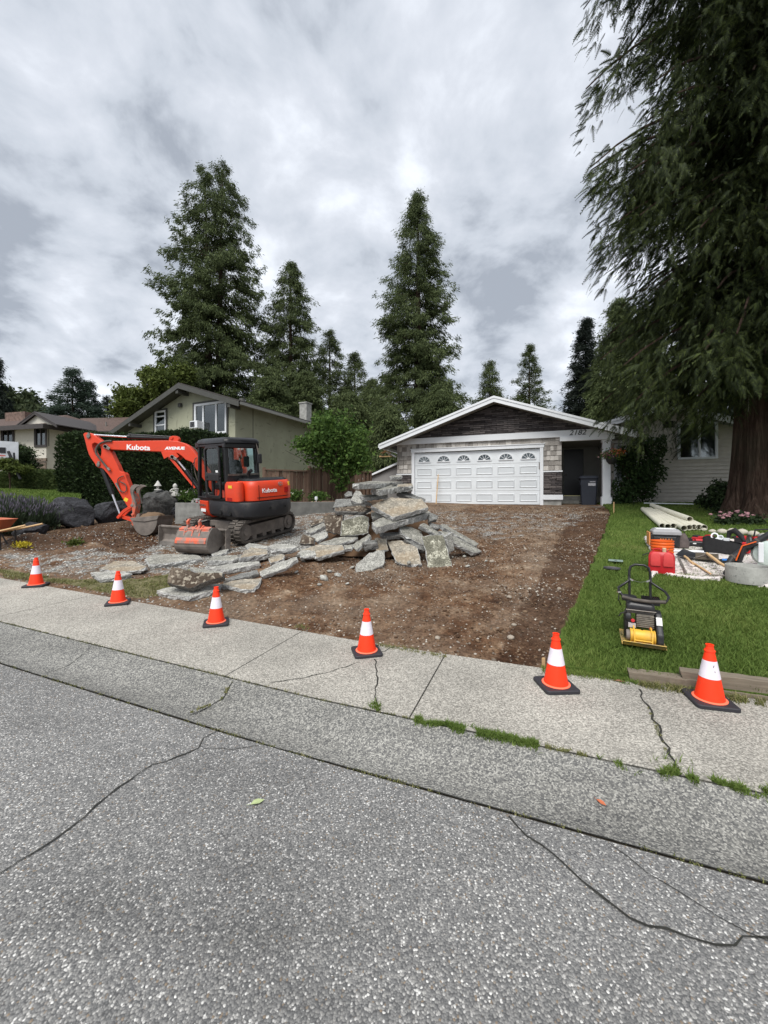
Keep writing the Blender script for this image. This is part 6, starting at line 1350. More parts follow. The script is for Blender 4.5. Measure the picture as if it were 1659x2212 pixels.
# ================================================================== BROKEN CONCRETE, BOULDERS
def Gl(px, py, lift):
    a, b = .5, 60
    for _ in range(50):
        m = (a+b)/2; p = P(px, py, m)
        if p.z > ground(p.x, p.y)+lift: a = m
        else: b = m
    return a
ZA = lambda x, y: ((700+x/3.072)*.864, (1150+y/3.072)*.864)
ZB = lambda x, y: ((200+x/3.072)*.864, (1160+y/3.072)*.864)
SG = {'p': 'slabs heaped in the broken concrete pile', 's': 'slabs spread on the ground left of the pile'}
SLAB_S = m_concrete_slab('fractured_concrete_edge', (.40, .40, .385)); SLAB_S2 = m_concrete_slab('fractured_dark_edge', (.17, .165, .155))
def slab(label, fr, pts, D, nrm, th, mat, grp='p', seed=0, rough=.014):
    th *= .82; pts = [fr(*p) for p in pts]; n0 = Vector(nrm).normalized(); cx = sum(p[0] for p in pts)/len(pts); cy = sum(p[1] for p in pts)/len(pts)
    if D is None or D < 3: D = Gl(cx, cy, th*.8 if D is None else D)
    c0 = P(cx, cy, D); cam_ = Vector((0, 0, CAMZ)); W3 = []
    for px, py in pts:
        d = P(px, py, 1)-cam_; t = (c0-cam_).dot(n0)/d.dot(n0)
        if not (D*.8 < t < D*1.25): t = min(max(t, D*.8), D*1.25)
        W3.append(cam_+d*t)
    # keep it a true plane after clamping
    W3 = [w-n0*((w-c0).dot(n0)) for w in W3]
    rng = np.random.default_rng(seed+len(label)*7); ring = []; k = len(W3)
    for i in range(k):
        a, b = W3[i], W3[(i+1) % k]; m_ = max(2, int((b-a).length/.055)); t_ = (b-a).normalized(); out = t_.cross(n0)
        for j in range(m_): ring.append(a.lerp(b, j/m_)+out*rng.normal(0, rough*.42)+t_*rng.normal(0, .006))
    cen = sum(ring, Vector())/len(ring); n = len(ring); V = []; levels = [(0, -.004), (.06, .002), (.35, .006), (.65, .002), (.94, -.004), (1, -.012)]
    for lv, off in levels:
        for q in ring:
            r_ = (q-cen).normalized(); V.append(q+r_*(off+rng.normal(0, rough*.7 if .2 < lv < .8 else rough*.12))-n0*(th*lv+rng.normal(0, .0025 if lv < .1 else .006)))
    F = []
    for l in range(len(levels)-1): F += [(l*n+i, l*n+(i+1) % n, (l+1)*n+(i+1) % n, (l+1)*n+i) for i in range(n)]
    def capf(l, sgn):
        b = len(V); 
        for f in (.78, .45): V.extend([cen.lerp(ring[i], f)+(V[l*n+i]-ring[i])-n0*0+n0*sgn*rng.normal(0, .002 if sgn > 0 else .015) for i in range(n)])
        V.append(cen+(sum((V[l*n+i]-ring[i] for i in range(n)), Vector())/n)); ce = len(V)-1
        for a0, b0 in ((l*n, b), (b, b+n)): F.extend([(a0+i, a0+(i+1) % n, b0+(i+1) % n, b0+i) for i in range(n)])
        F.extend([(b+n+i, b+n+(i+1) % n, ce) for i in range(n)])
    ns = len(F); capf(0, 1); nt_ = len(F); capf(len(levels)-1, -1)
    loc = cen-n0*th/2; m = MB(); m.add([tuple(v-loc) for v in V], F); o = m.build('broken_concrete_piece', mat, smooth=False); o.location = loc
    o.data.materials.append(SLAB_S2 if mat in (SLAB_B, SLAB_D) else SLAB_S)
    mi = np.zeros(len(o.data.polygons), np.int32); mi[:ns] = 1; o.data.polygons.foreach_set('material_index', mi)
    return tag(o, label, 'broken concrete', SG[grp])
up = (0, -.16, 1)
L = [
 ('mossy slab with white root marks standing at the front right of the pile', ZA, [(1088, 585), (1250, 572), (1285, 690), (1320, 812), (1225, 820), (1140, 845), (1125, 720)], 7.45, (.08, -.85, .5), .07, SLAB_M),
 ('tan gravelly slab leaning at the front centre of the pile', ZA, [(822, 625), (930, 618), (1050, 668), (1088, 800), (985, 808), (895, 785)], 7.55, (-.15, -.6, .8), .09, SLAB_T),
 ('light grey slab with pale scratches tipped at the front left foot of the pile', ZA, [(590, 800), (690, 712), (805, 690), (798, 800), (700, 850), (588, 865)], 7.25, (.25, -.65, .75), .09, SLAB_L),
 ('narrow crumbling tan slab standing behind the scratched slab', ZA, [(728, 600), (815, 600), (828, 690), (745, 700)], 7.75, (.1, -.8, .5), .09, SLAB_T),
 ('sloping slab with pebbled edge above the mossy slab', ZA, [(925, 508), (1010, 512), (1085, 548), (1118, 655), (1045, 625), (930, 560)], 7.95, (.35, -.5, .8), .11, SLAB_G),
 ('big tan diamond slab lying on top of the pile, gravelly face up', ZA, [(700, 350), (840, 288), (1085, 300), (1140, 362), (870, 440)], 8.1, (.02, -.5, .87), .13, SLAB_T),
 ('long thick slab directly under the big tan diamond slab', ZA, [(705, 478), (790, 440), (1130, 385), (1156, 402), (740, 520)], 7.95, (.05, -.34, 1), .17, SLAB_G),
 ('upright mossy slab with vein marks at the left centre of the pile', ZA, [(474, 468), (640, 424), (680, 440), (676, 560), (590, 575), (470, 582)], 8.15, (-.1, -.95, .3), .07, SLAB_M),
 ('dark soiled slab standing upright left of the veined mossy slab', ZA, [(332, 425), (482, 412), (470, 575), (352, 545)], 8.35, (-.25, -.9, .35), .10, SLAB_B),
 ('brown stained slab lying across the two upright slabs', ZA, [(420, 366), (620, 350), (700, 372), (640, 398), (425, 392)], 8.45, (0, -.35, .95), .10, SLAB_B),
 ('dark tilted slab at the upper left shoulder of the pile', ZA, [(430, 302), (540, 295), (552, 350), (405, 368)], 8.75, (-.2, -.6, .8), .09, SLAB_D),
 ('longest slab lying nearly level on the very top left of the pile', ZA, [(560, 190), (690, 162), (935, 146), (945, 160), (790, 180), (610, 200)], 9.1, (.05, -.06, 1), .12, SLAB_G),
 ('second level slab just below the topmost long slab', ZA, [(700, 215), (890, 183), (1010, 182), (1016, 196), (900, 214), (760, 232)], 8.95, (.0, -.10, 1), .14, SLAB_G),
 ('brown edged block at the top right end against the garage corner', ZA, [(905, 185), (1014, 182), (1020, 200), (900, 208)], 8.85, (.1, -.16, 1), .15, SLAB_T),
 ('thin slab jutting out above the left end of the tan diamond slab', ZA, [(612, 270), (810, 258), (826, 266), (700, 284), (635, 286)], 8.5, (0, -.14, 1), .10, SLAB_G),
 ('small slab perched as the highest piece of the pile', ZA, [(848, 122), (930, 116), (938, 126), (850, 134)], 9.3, (0, -.1, 1), .08, SLAB_G),
 ('triangular grey fragment pointing up at the left top of the pile', ZA, [(540, 310), (585, 232), (622, 242), (640, 300), (705, 340), (600, 328)], 8.7, (-.1, -.75, .6), .09, SLAB_L),
 ('grey slab sloping down right behind the tan diamond slab', ZA, [(905, 252), (965, 242), (1120, 300), (1105, 326)], 8.9, (.4, -.3, .9), .10, SLAB_D),
 ('long leaning slab at the right, upper of the two sliding down', ZA, [(1228, 498), (1262, 492), (1525, 640), (1498, 665)], 8.3, (.55, -.4, .8), .10, SLAB_G),
 ('long leaning slab at the right, lower one reaching the dirt', ZA, [(1225, 545), (1290, 555), (1548, 698), (1495, 716), (1340, 640)], 7.95, (.5, -.5, .8), .10, SLAB_G),
 ('short slab leaning just above the two long right hand slabs', ZA, [(1070, 498), (1110, 486), (1232, 560), (1212, 578)], 8.05, (.5, -.5, .8), .10, SLAB_G),
 ('thin slab standing on edge right of the mossy root marked slab', ZA, [(1272, 590), (1325, 556), (1338, 692), (1305, 702)], 7.7, (.7, -.7, .1), .10, SLAB_L),
 ('dark chunk under the right end of the long thick slab', ZA, [(1142, 396), (1215, 428), (1205, 455), (1150, 470)], 8.3, (.3, -.6, .7), .12, SLAB_D),
 ('dark block wedged below that chunk on the right of the pile', ZA, [(1140, 478), (1230, 500), (1222, 525), (1150, 515)], 8.2, (.2, -.5, .8), .12, SLAB_D),
 ('dark slab lying deep in the middle of the pile front', ZA, [(770, 560), (920, 552), (935, 572), (800, 588)], 7.95, (0, -.3, 1), .11, SLAB_D),
 ('dark slanting slab below the pebbled edge slab', ZA, [(955, 610), (1118, 668), (1112, 702), (1040, 672)], 7.72, (.3, -.6, .7), .09, SLAB_D),
 ('grey block left of the long thick slab end', ZA, [(700, 400), (765, 394), (792, 430), (705, 452)], 8.2, (-.1, -.7, .7), .12, SLAB_G),
 ('small pointed fragment at the upper left skyline of the pile', ZA, [(495, 262), (525, 238), (556, 245), (558, 275), (500, 282)], 9.0, (-.1, -.8, .5), .08, SLAB_D),
 ('wide tan slab lying low at the left foot of the pile', ZA, [(160, 690), (320, 640), (478, 652), (492, 690), (290, 748)], 7.65, (-.05, -.38, 1), .10, SLAB_T),
 ('grey slab rising behind the wide tan low slab', ZA, [(300, 640), (420, 600), (590, 574), (595, 602), (440, 648)], 8.0, (0, -.28, 1), .09, SLAB_G),
 ('brown crumbly fragment at the left edge of the pile', ZA, [(150, 642), (172, 566), (265, 600), (258, 650)], 8.1, (-.1, -.8, .6), .10, SLAB_B),
 ('pale fragment leaning on the brown crumbly one', ZA, [(236, 582), (355, 550), (368, 575), (285, 628)], 8.2, (-.2, -.6, .8), .09, SLAB_L),
 ('slanting grey strip below the veined mossy slab', ZA, [(550, 656), (682, 568), (694, 586), (588, 690)], 7.75, (-.4, -.6, .7), .10, SLAB_G),
 ('stack of flaking dark slab in front of the centre of the pile', ZA, [(632, 625), (745, 608), (748, 640), (655, 650)], 7.7, (0, -.3, 1), .17, SLAB_D),
 ('small grey slab at the far left back of the pile', ZA, [(195, 542), (338, 482), (345, 505), (232, 562)], 8.6, (-.2, -.4, .9), .09, SLAB_G),
 ('small brown slab above the far left back one', ZA, [(222, 488), (330, 446), (338, 470), (240, 508)], 8.8, (-.2, -.5, .8), .09, SLAB_B),
 ('small cube of concrete between the tan low slab and the pile', ZA, [(495, 652), (550, 648), (556, 680), (500, 685)], 7.6, (0, -.6, .8), .10, SLAB_G),
 ('arched grey slab at the left front corner of the pile', ZA, [(140, 712), (180, 690), (268, 700), (280, 728), (170, 745)], 7.5, (-.1, -.35, 1), .08, SLAB_L),
]
for i, a in enumerate(L): slab(*a, grp='p', seed=i)
L2 = [
 ('largest flat grey slab lying just below the spare bucket', ZB, [(508, 725), (560, 695), (700, 690), (905, 700), (940, 722), (640, 765), (530, 772)], None, up, .11, SLAB_G),
 ('brown soiled block standing on edge on the nearest slab', ZB, [(702, 788), (890, 832), (1095, 835), (1088, 868), (990, 895), (880, 945), (830, 955), (665, 912)], 5.75, (.05, -.8, .55), .20, SLAB_B),
 ('nearest light grey slab lying by the sidewalk under the brown block', ZB, [(588, 972), (700, 942), (1000, 915), (1085, 925), (1040, 965), (860, 1018), (720, 1008)], None, up, .10, SLAB_L),
 ('tan topped slab right of the nearest light grey slab', ZB, [(1085, 922), (1200, 890), (1395, 876), (1385, 905), (1330, 965), (1240, 962)], None, up, .10, SLAB_T),
 ('long light slab in the middle of the spread slabs', ZB, [(968, 800), (1180, 762), (1380, 745), (1378, 765), (1140, 812)], None, up, .12, SLAB_L),
 ('small square slab left of the grey group beside the spare bucket', ZB, [(978, 742), (1020, 710), (1205, 700), (1222, 715), (1170, 742)], None, up, .12, SLAB_G),
 ('slab with tan middle at the centre of the spread group', ZB, [(1262, 672), (1310, 640), (1440, 655), (1442, 690), (1225, 722)], .16, up, .14, SLAB_T),
 ('light slab topmost at the right of the spread group', ZB, [(1445, 630), (1500, 612), (1640, 618), (1665, 635), (1600, 652), (1475, 655)], .3, up, .12, SLAB_L),
 ('long slab tilting up toward the pile at the right of the spread group', ZB, [(1378, 832), (1510, 760), (1668, 712), (1665, 735), (1570, 800), (1400, 862)], .2, (-.2, -.5, .8), .08, SLAB_L),
 ('dark slab half buried under the long light slab', ZB, [(1100, 885), (1240, 838), (1362, 812), (1372, 842), (1180, 892)], None, up, .09, SLAB_D),
 ('pale fragment right beside the spare bucket', ZB, [(1008, 692), (1090, 660), (1142, 652), (1120, 680), (1050, 702)], None, up, .08, SLAB_L),
 ('narrow slab behind the tan middled slab near the excavator track', ZB, [(1268, 625), (1305, 606), (1435, 630), (1440, 645), (1290, 645)], .1, up, .10, SLAB_L),
 ('small tan chunk between the long light slab and the tilting slab', ZB, [(1450, 722), (1550, 690), (1572, 702), (1560, 730), (1465, 760)], .18, (0, -.5, .8), .1, SLAB_T),
 ('broken slab end at the far left of the spread group', ZB, [(85, 832), (250, 820), (400, 838), (330, 862), (150, 888)], None, up, .09, SLAB_L),
 ('flat tan slab lying at the far left between the two cones', ZB, [(150, 806), (260, 748), (400, 742), (512, 788), (470, 815), (330, 828)], .07, up, .07, SLAB_T),
 ('dark slab lying behind the brown soiled block', ZB, [(850, 790), (1098, 832), (1092, 850), (900, 842)], 5.95, (0, -.2, 1), .12, SLAB_G),
]
for i, a in enumerate(L2): slab(*a, grp='s', seed=50+i)
# earth and rubble filling the heart of the pile
c = P(825, 1130, 8.9); gz0 = ground(c.x, c.y); n1, n2 = 40, 16; V = []
for i in range(n2+1):
    f = i/n2
    for j in range(n1):
        a = 2*math.pi*j/n1; r_ = 1.5*f*(1+.18*math.sin(3*a+1)+.1*math.sin(7*a)); x, y = c.x+math.cos(a)*r_*1.15, c.y+math.sin(a)*r_*.62
        V.append((x, y, ground(x, y)+.72*(1-f**1.3)+float(.22*fbm(np.array(x*4.), np.array(y*4.), 3))))
F = [(i*n1+j, i*n1+(j+1) % n1, (i+1)*n1+(j+1) % n1, (i+1)*n1+j) for i in range(n2) for j in range(n1)]
tag(put('earth_in_pile', V, F, CLOD), kind='stuff')
X = []; Y = []; Z = []; r = np.random.default_rng(9); m_ = 90; a = r.random(m_)*6.283; q = r.uniform(.3, 1.15, m_); x = c.x+np.cos(a)*q*1.9; y = c.y-.1+np.sin(a)*q*1.5
uu, vv = unlot(x, y); pebbles('concrete_crumbs', x, y, ground_uv(uu, vv)+np.clip(.5*(1-q), 0, 1)+.03, .015+.04*r.random(m_)**2, SLAB_G, base=ICO, flat=.8)
# crumbs strewn by the pile
pts = [(700, 1250, .07), (712, 1232, .05), (730, 1238, .06), (786, 1205, .055), (690, 1262, .04), (655, 1215, .05), (750, 1258, .035), (1010, 1215, .04), (1050, 1205, .03), (640, 1240, .045), (760, 1222, .04)]
x = np.array([G(p[0], p[1]).x for p in pts]); y = np.array([G(p[0], p[1]).y for p in pts]); uu, vv = unlot(x, y)
pebbles('concrete_crumbs', x, y, zs(uu, vv)+.02, np.array([p[2] for p in pts]), SLAB_L, base=ICO2)
# half-buried cobbles in the dug soil, individually visible
cob = [(1103, 1368, .045, 'pale cobble in the group of three at the right front of the dug soil'), (1208, 1258, .04, 'round cobble beside the wheel rut near the lawn edge'), (1100, 1290, .04, 'smooth cobble in the middle of the dark soil right of the pile'), (1110, 1345, .032, 'cobble lying just above the group of three at the front'), (1062, 1205, .05, 'cobble on the dirt just right of the leaning slabs'), (945, 1372, .038, 'pale cobble near the sidewalk edge right of the fourth cone')]
for i, (px, py, s, lab) in enumerate(cob):
    g = G(px, py); u, v = unlot(g.x, g.y); bv, bf = ICO2; r = np.random.default_rng(i+20); V = bv*np.array([s, s*.8, s*.6])*(1+r.normal(0, .06, (len(bv), 1)))
    o = put('cobble_stone', V, bf, M_noise('tan_cobble', (.30, .26, .21), .3, 20, .85), smooth=True); o.location = (g.x, g.y, float(zs(np.array(u), np.array(v)))+s*.2); o.rotation_euler = (0, 0, i)
    tag(o, lab, 'stone')
# boulders
def boulder(label, px, py, Y, w, h, d, mat, seed, cut=.0, name='boulder'):
    g = P(px, HY, Y); z = ground(g.x, g.y); v, f = ico(4); r = np.random.default_rng(seed); V = v.copy()
    for _ in range(14):                                    # knock flat facets off a ball
        nn = r.normal(0, 1, 3); nn /= np.linalg.norm(nn); dd = r.uniform(.55, .82); k = V @ nn; V = np.where((k > dd)[:, None], V-(k-dd)[:, None]*nn[None]*.93, V)
    V *= (1+.22*fbm(v[:, 0]*3.2+seed, v[:, 1]*3.2+v[:, 2]*2.7, 5))[:, None]*np.array([w/2, d/2, h*.62]); V[:, 2] += h*.38
    o = put(name, V, f, mat, smooth=False); o.location = (g.x, g.y, z); o.rotation_euler = (0, 0, r.random()*.6)
    return tag(o, label, 'boulder', 'boulders edging the raised yard')
RK = m_rock('black_boulder_rock', (.045, .046, .052), (.30, .30, .31)); RK2 = m_rock('grey_boulder_rock', (.10, .10, .095), (.3, .3, .28))
boulder('largest black angular boulder with white scratches at the left', 160, 0, 11.6, 1.25, 1.0, .9, RK, 3)
boulder('dark boulder in shade behind the bucket cylinder', 240, 0, 12.4, 1.35, .85, .9, RK, 4)
boulder('rounded grey mossy boulder behind the excavator bucket', 342, 0, 12.1, 1.25, 1.05, 1.0, RK2, 5)
boulder('long low black rock below the lavender', 68, 0, 10.2, .80, .46, .5, RK, 6)
boulder('pale pointed grey boulder behind the raised planter', 440, 0, 13.0, .95, .85, .7, m_rock('pale_boulder_rock', (.2, .2, .19)), 8)
boulder('small dark boulder left of the raised planter', 392, 0, 12.0, .55, .62, .5, RK, 9)
# garden figures
def figurine(label, px, py, Y, h, kind):
    q = P(px, py, Y); o = thing('garden_figurine', label, 'garden ornament', q, group='white garden figures behind the boulders'); m = MB()
    W_ = M_noise('chipped_white_plaster', (.5, .5, .47), .2, 12, .8)
    if kind: m.lathe([(.0, 0), (.30*h, 0), (.32*h, .06*h), (.24*h, .30*h), (.20*h, .50*h), (.24*h, .58*h), (.10*h, .66*h), (0, .66*h)], n=16); m.build('body', W_, o, smooth=True); m = MB(); m.lathe([(0, .60*h), (.13*h, .66*h), (.17*h, .76*h), (.14*h, .88*h), (.06*h, .97*h), (0, h)], (.0, -.02, 0), 14); m.build('head', W_, o, smooth=True); m = MB(); m.tube([(-.22*h, -.02, .55*h), (-.30*h, -.10, .38*h), (-.12*h, -.2*h, .32*h)], .06*h, 8); m.build('arm', W_, o, smooth=True)
    else: m.lathe([(0, 0), (.34*h, 0), (.34*h, .08*h), (.12*h, .14*h), (.12*h, .4*h), (.36*h, .44*h), (.22*h, .66*h), (.08*h, .92*h), (0, h)], n=14); m.build('lantern', W_, o, smooth=True)
    return o
figurine('small white pagoda lantern on the grey boulder behind the bucket', 341, 1059, 12.1, .30, 0)
figurine('white seated figure statue between boulder and raised planter', 379, 1072, 12.2, .40, 1)
q = P(426, 1086, 11.35); o = thing('paper_cup', 'red and white paper coffee cup on the raised planter rim', 'cup', q)
m = MB(); m.lathe([(0, 0), (.032, 0), (.042, .085), (.042, .088)], n=16); m.build('cup', NT('red_paper').done((.5, .02, .02), .5), o, smooth=True); m = MB(); m.lathe([(.030, .088), (.047, .088), (.047, .10), (.04, .115), (0, .117)], n=16); m.build('lid', WHITEP, o, smooth=True)
m = MB(); m.lathe([(.0365, .035), (.0405, .068)], n=16); m.build('white_band', WHITEL, o)
q = P(786, 1087, 14.0); o = thing('garden_light', 'small white capped solar light in the bed by the fence', 'garden light', (P(790, 1092, 13.6).x, 13.6, P(790, 1092, 13.6).z-.05)); 
o.location = P(790*.0+ (700+278/3.072)*.864, (1150+318/3.072)*.864, 13.2)
m = MB(); m.lathe([(0, 0), (.02, 0), (.02, .06), (.05, .06), (.05, .15), (0, .17)], n=12); m.build('lamp', WHITEP, o, smooth=True)
# ================================================================== TRAFFIC CONES
def make_cone(label, px, py, rz):
    g = G(px, py); g.z += .006; o = thing('traffic_cone', label, 'traffic cone', g, (0, 0, rz), 'traffic cones along the sidewalk')
    m = MB(); s = .142
    loft(m, [(rrect(-s, s, -s, s, (.03,)*4), 0), (rrect(-s, s, -s, s, (.03,)*4), .022), (rrect(-s+.008, s-.008, -s+.008, s-.008, (.025,)*4), .028)]); m.build('base', CONEB, o)
    m = MB(); m.lathe([(.112, .0275), (.112, .032), (.106, .036), (.094, .036)], n=40); m.build('base_flange', CONEF, o, smooth=True)
    m = MB(); r = lambda z: .096-(z-.036)*(.096-.0255)/(.425-.036)
    m.lathe([(r(.036), .036), (r(.3), .3), (r(.39), .39), (r(.39)+.005, .393), (r(.395)+.004, .402), (r(.40)-.002, .406), (.0235, .434), (.027, .437), (.027, .444), (.020, .444), (.018, .38)], n=40); m.build('cone_body', CONEOR, o, smooth=True)
    m = MB(); m.lathe([(r(.195)+.0015, .195), (r(.325)+.0015, .325)], n=40); m.build('reflective_collar', CONER, o, smooth=True)
    return o
CN = [(78, 1266, .35, 'leftmost traffic cone, on the sidewalk by the weedy verge'), (255, 1304, .45, 'second traffic cone from the left, below the flat tan slab'), (467, 1348, .35, 'third traffic cone from the left, in front of the nearest light grey slab'),
      (792, 1411, .25, 'fourth traffic cone from the left, standing over the forked sidewalk crack'), (1201, 1484, .05, 'traffic cone beside the wooden stake at the lawn corner'), (1533, 1517, -.25, 'rightmost traffic cone, touching the timber edging')]
CONES = [make_cone(l, x, y, r) for x, y, r, l in CN]
m = MB(); m.box((.0, -.0525, .285), (.003, .002, .035), (.18, .15, .0)); m.box((.008, -.0585, .25), (.003, .002, .02), (.18, -.3, .1)); m.build('scuff_mark', STEELD, CONES[-1])
# ================================================================== THINGS ON THE LAWN
def face_cam(loc, extra=0): return math.atan2(-loc.x, loc.y)*-1*-1 + extra
def rt(name, label, cat, px, py, rz=0, lift=0, group=None, tilt=(0, 0)):
    g = GL(px, py); g.z += lift; a = -math.atan2(g.x, g.y)+rz       # rz = 0: local -y points at the camera
    return thing(name, label, cat, g, (tilt[0], tilt[1], a), group)
def mk(fn): m = MB(); fn(m); return m
# timber edging
def timber(label, pA, pB, lift, h, w, seed):
    A = G(*pA); Bq = G(*pB); d = Bq-A; o_ = MB(); L_ = d.xy.length; r = np.random.default_rng(seed); k = 14
    V = []; 
    for i in range(k+1):
        x = L_*i/k; 
        for (y, z) in ((0, 0), (0, h), (w, h), (w, 0)): V.append((x+(r.normal(0, .012) if i in (0, k) else 0), y+r.normal(0, .003), z+r.normal(0, .003)))
    F = [(i*4+j, i*4+(j+1) % 4, i*4+4+(j+1) % 4, i*4+4+j) for i in range(k) for j in range(4)]+[(0, 1, 2, 3), (4*k+3, 4*k+2, 4*k+1, 4*k)]
    o_.add(V, F); o = o_.build('landscape_timber', TIMBER, bevel=.006); o.location = (A.x, A.y, A.z+lift); o.rotation_euler = (0, 0, math.atan2(d.y, d.x)); return tag(o, label, 'timber', 'timbers edging the lawn')
timber('weathered grey timber along the lawn edge, left one with a split end', (1362, 1473), (1515, 1494), -.03, .115, .10, 1)
timber('upper timber behind the rightmost cone, running out of the picture', (1478, 1487), (1800, 1530), .035, .105, .10, 2)
timber('lower timber under the upper one at the right picture edge', (1500, 1491), (1800, 1532), -.075, .108, .11, 3)
# wooden stakes
def stake(label, px, py, h, w=.02, lean=0, Y=None, name='wooden_stake'):
    g = G(px, py) if Y is None else P(px, py, Y); m = MB(); m.box((0, 0, h/2-.03), (w, w*.6, h)); o = m.build(name, WOODH); o.location = g; o.rotation_euler = (0, lean, .3); return tag(o, label, 'stake')
stake('short pale survey stake at the front corner of the dug driveway', 1174, 1442, .12, .026)
stake('thin survey stake at the back corner of the lawn by the porch post', 1326, 1112, .42, .03)
q = H.px(942, 1092, -.3); bs = B @ Vector((q[0], -.42, -.35)); m = MB(); m.box((0, 0, .8), (.035, .02, 1.6)); o = m.build('leaning_stick', WOODH); o.location = bs; o.rotation_euler = (rad(-12), rad(1.5), -TH)
tag(o, 'long thin wooden stick leaning against the white garage door', 'stick')
# wheelie bin in the porch
bl = B @ Vector((3.32, .62, -.045)); o = thing('wheelie_bin', 'dark blue grey wheeled bin standing in the porch beside the white post', 'bin', bl, (0, 0, -TH-.05))
BIN = M_noise('dark_blue_bin_plastic', (.022, .027, .04), .1, 6, .5, 0, .03)
m = MB(); loft(m, [(rrect(-.24, .24, -.24, .30, (.05,)*4), .03), (rrect(-.29, .29, -.31, .36, (.05,)*4), 1.0), (rrect(-.31, .31, -.33, .38, (.05,)*4), 1.0), (rrect(-.31, .31, -.33, .38, (.05,)*4), 1.03)]); m.bb((-.30, -.325, .78), (-.27, -.27, .86)); m.build('body', BIN, o, bevel=.01)
m = MB(); loft(m, [(rrect(-.32, .32, -.36, .40, (.06,)*4), 1.032), (rrect(-.32, .32, -.36, .40, (.06,)*4), 1.06), (rrect(-.27, .27, -.30, .33, (.08,)*4), 1.12)]); m.build('lid', BIN, o, smooth=True)
for x in (-.26, .26): m = MB(); m.cyl((x-.025, .30, .10), (x+.025, .30, .10), .10, n=20); m.build('wheel', BLACKP, o)
m = MB(); m.box((.10, -.302, .80), (.24, .004, .10), (rad(-4), 0, 0)); m.box((.12, -.306, .90), (.18, .004, .028), (rad(-4), 0, 0)); m.build('label', M_noise('worn_white_label', (.4, .4, .42), .6, 60, .7), o)
m = MB(); bx = B @ Vector((3.86, -.10, .02)); m.lathe([(0, 0), (.09, 0), (.06, .03), (0, .045)], n=12); o = m.build('orange_rag', ORANGE); o.location = (bx.x, bx.y, bx.z-.05); tag(o, 'small orange scrap at the foot of the white porch post', 'rag')
# pipes
PI_E = [(1431, 1131, 1389, 1103.5), (1443, 1132.5, 1394, 1102), (1455, 1129, 1399, 1101.5), (1466, 1127, 1405, 1101), (1478, 1133, 1411, 1101.5), (1489.5, 1130, 1417, 1101), (1499.5, 1128.5, 1425, 1101), (1510, 1129, 1432, 1100.5), (1521, 1129.5, 1440, 1100)]
for i, (x0, y0, x1, y1) in enumerate(PI_E):
    a = GL(x0, y0+4.5); Yb = a.y+2.65; b = P(x1, HY, Yb); r_ = .064; b.z = ground(b.x, b.y)+.05+r_+.02; a.z += r_+.012
    d = (b-a).normalized(); m = MB(); n = 22; zx = d.orthogonal().normalized(); zy = d.cross(zx); V = []
    for p, r in ((a, r_), (b, r_), (b, r_-.006), (a, r_-.006)): V += [p-a+(zx*math.cos(2*math.pi*j/n)+zy*math.sin(2*math.pi*j/n))*r for j in range(n)]
    m.add(V, [(k*n+j, k*n+(j+1) % n, ((k+1) % 4)*n+(j+1) % n, ((k+1) % 4)*n+j) for k in range(4) for j in range(n)]); o = m.build('drain_pipe', PVC, smooth=True); o.location = a
    tag(o, ['off white drain pipe at the far left of the row, nearest the driveway', 'second off white drain pipe from the left of the row', 'third off white drain pipe from the left of the row', 'fourth off white drain pipe, set back beside the middle gap', 'fifth drain pipe, the one reaching nearest the tarp', 'sixth drain pipe, under the pipe lying on top', 'third drain pipe from the right of the row', 'second drain pipe from the right of the row', 'rightmost off white drain pipe of the row'][i], 'pipe', 'white drain pipes lying on the lawn')
a = GL(1494, 1124); a.z += .19; a.y += .05; b = P(1408, HY, a.y+2.7); b.z = ground(b.x, b.y)+.22; d = (b-a).normalized(); zx = d.orthogonal().normalized(); zy = d.cross(zx); V = []; m = MB()
for p, r in ((a, .064), (b, .064), (b, .058), (a, .058)): V += [p-a+(zx*math.cos(2*math.pi*j/n)+zy*math.sin(2*math.pi*j/n))*r for j in range(n)]
m.add(V, [(k*n+j, k*n+(j+1) % n, ((k+1) % 4)*n+(j+1) % n, ((k+1) % 4)*n+j) for k in range(4) for j in range(n)]); o = m.build('drain_pipe', PVC, smooth=True); o.location = a; tag(o, 'single drain pipe lying on top of the others', 'pipe', 'white drain pipes lying on the lawn')
a = P(1392, 1098, 13.3); b = P(1498, 1103, 12.3); m = MB(); d = b-a; m.box((d.length/2, 0, 0), (d.length, .10, .03)); o = m.build('white_board', WHITEP); o.location = (a.x, a.y, ground(a.x, a.y)+.13); o.rotation_euler = (0, .01, math.atan2(d.y, d.x)); tag(o, 'thin white board lying behind the drain pipes', 'board')
# drop cloth with rumpled edge
TP = [(1388, 1158), (1405, 1156), (1470, 1160), (1560, 1162), (1680, 1160), (1760, 1175), (1760, 1275), (1640, 1268), (1590, 1256), (1570, 1245), (1560, 1252), (1500, 1252), (1450, 1245), (1425, 1240), (1418, 1247), (1404, 1248), (1402, 1238), (1406, 1224), (1402, 1212), (1406, 1195), (1402, 1184), (1394, 1172)]
tp = [GL(*p) for p in TP]; tu = np.array([unlot(p.x, p.y) for p in tp]); U, V_ = np.meshgrid(np.arange(tu[:, 0].min()-.05, tu[:, 0].max()+.05, .035), np.arange(tu[:, 1].min()-.05, tu[:, 1].max()+.05, .035))
ins = inside(U, V_, tu); Z = lawn_z(U, V_)+.022+.035*np.abs(fbm(U*2.5, V_*2.5, 3))+.02*vnoise(U*7, V_*5)
er = ins & np.roll(ins, 1, 0) & np.roll(ins, -1, 0) & np.roll(ins, 1, 1) & np.roll(ins, -1, 1); er2 = er & np.roll(er, 2, 0) & np.roll(er, -2, 0) & np.roll(er, 2, 1) & np.roll(er, -2, 1)
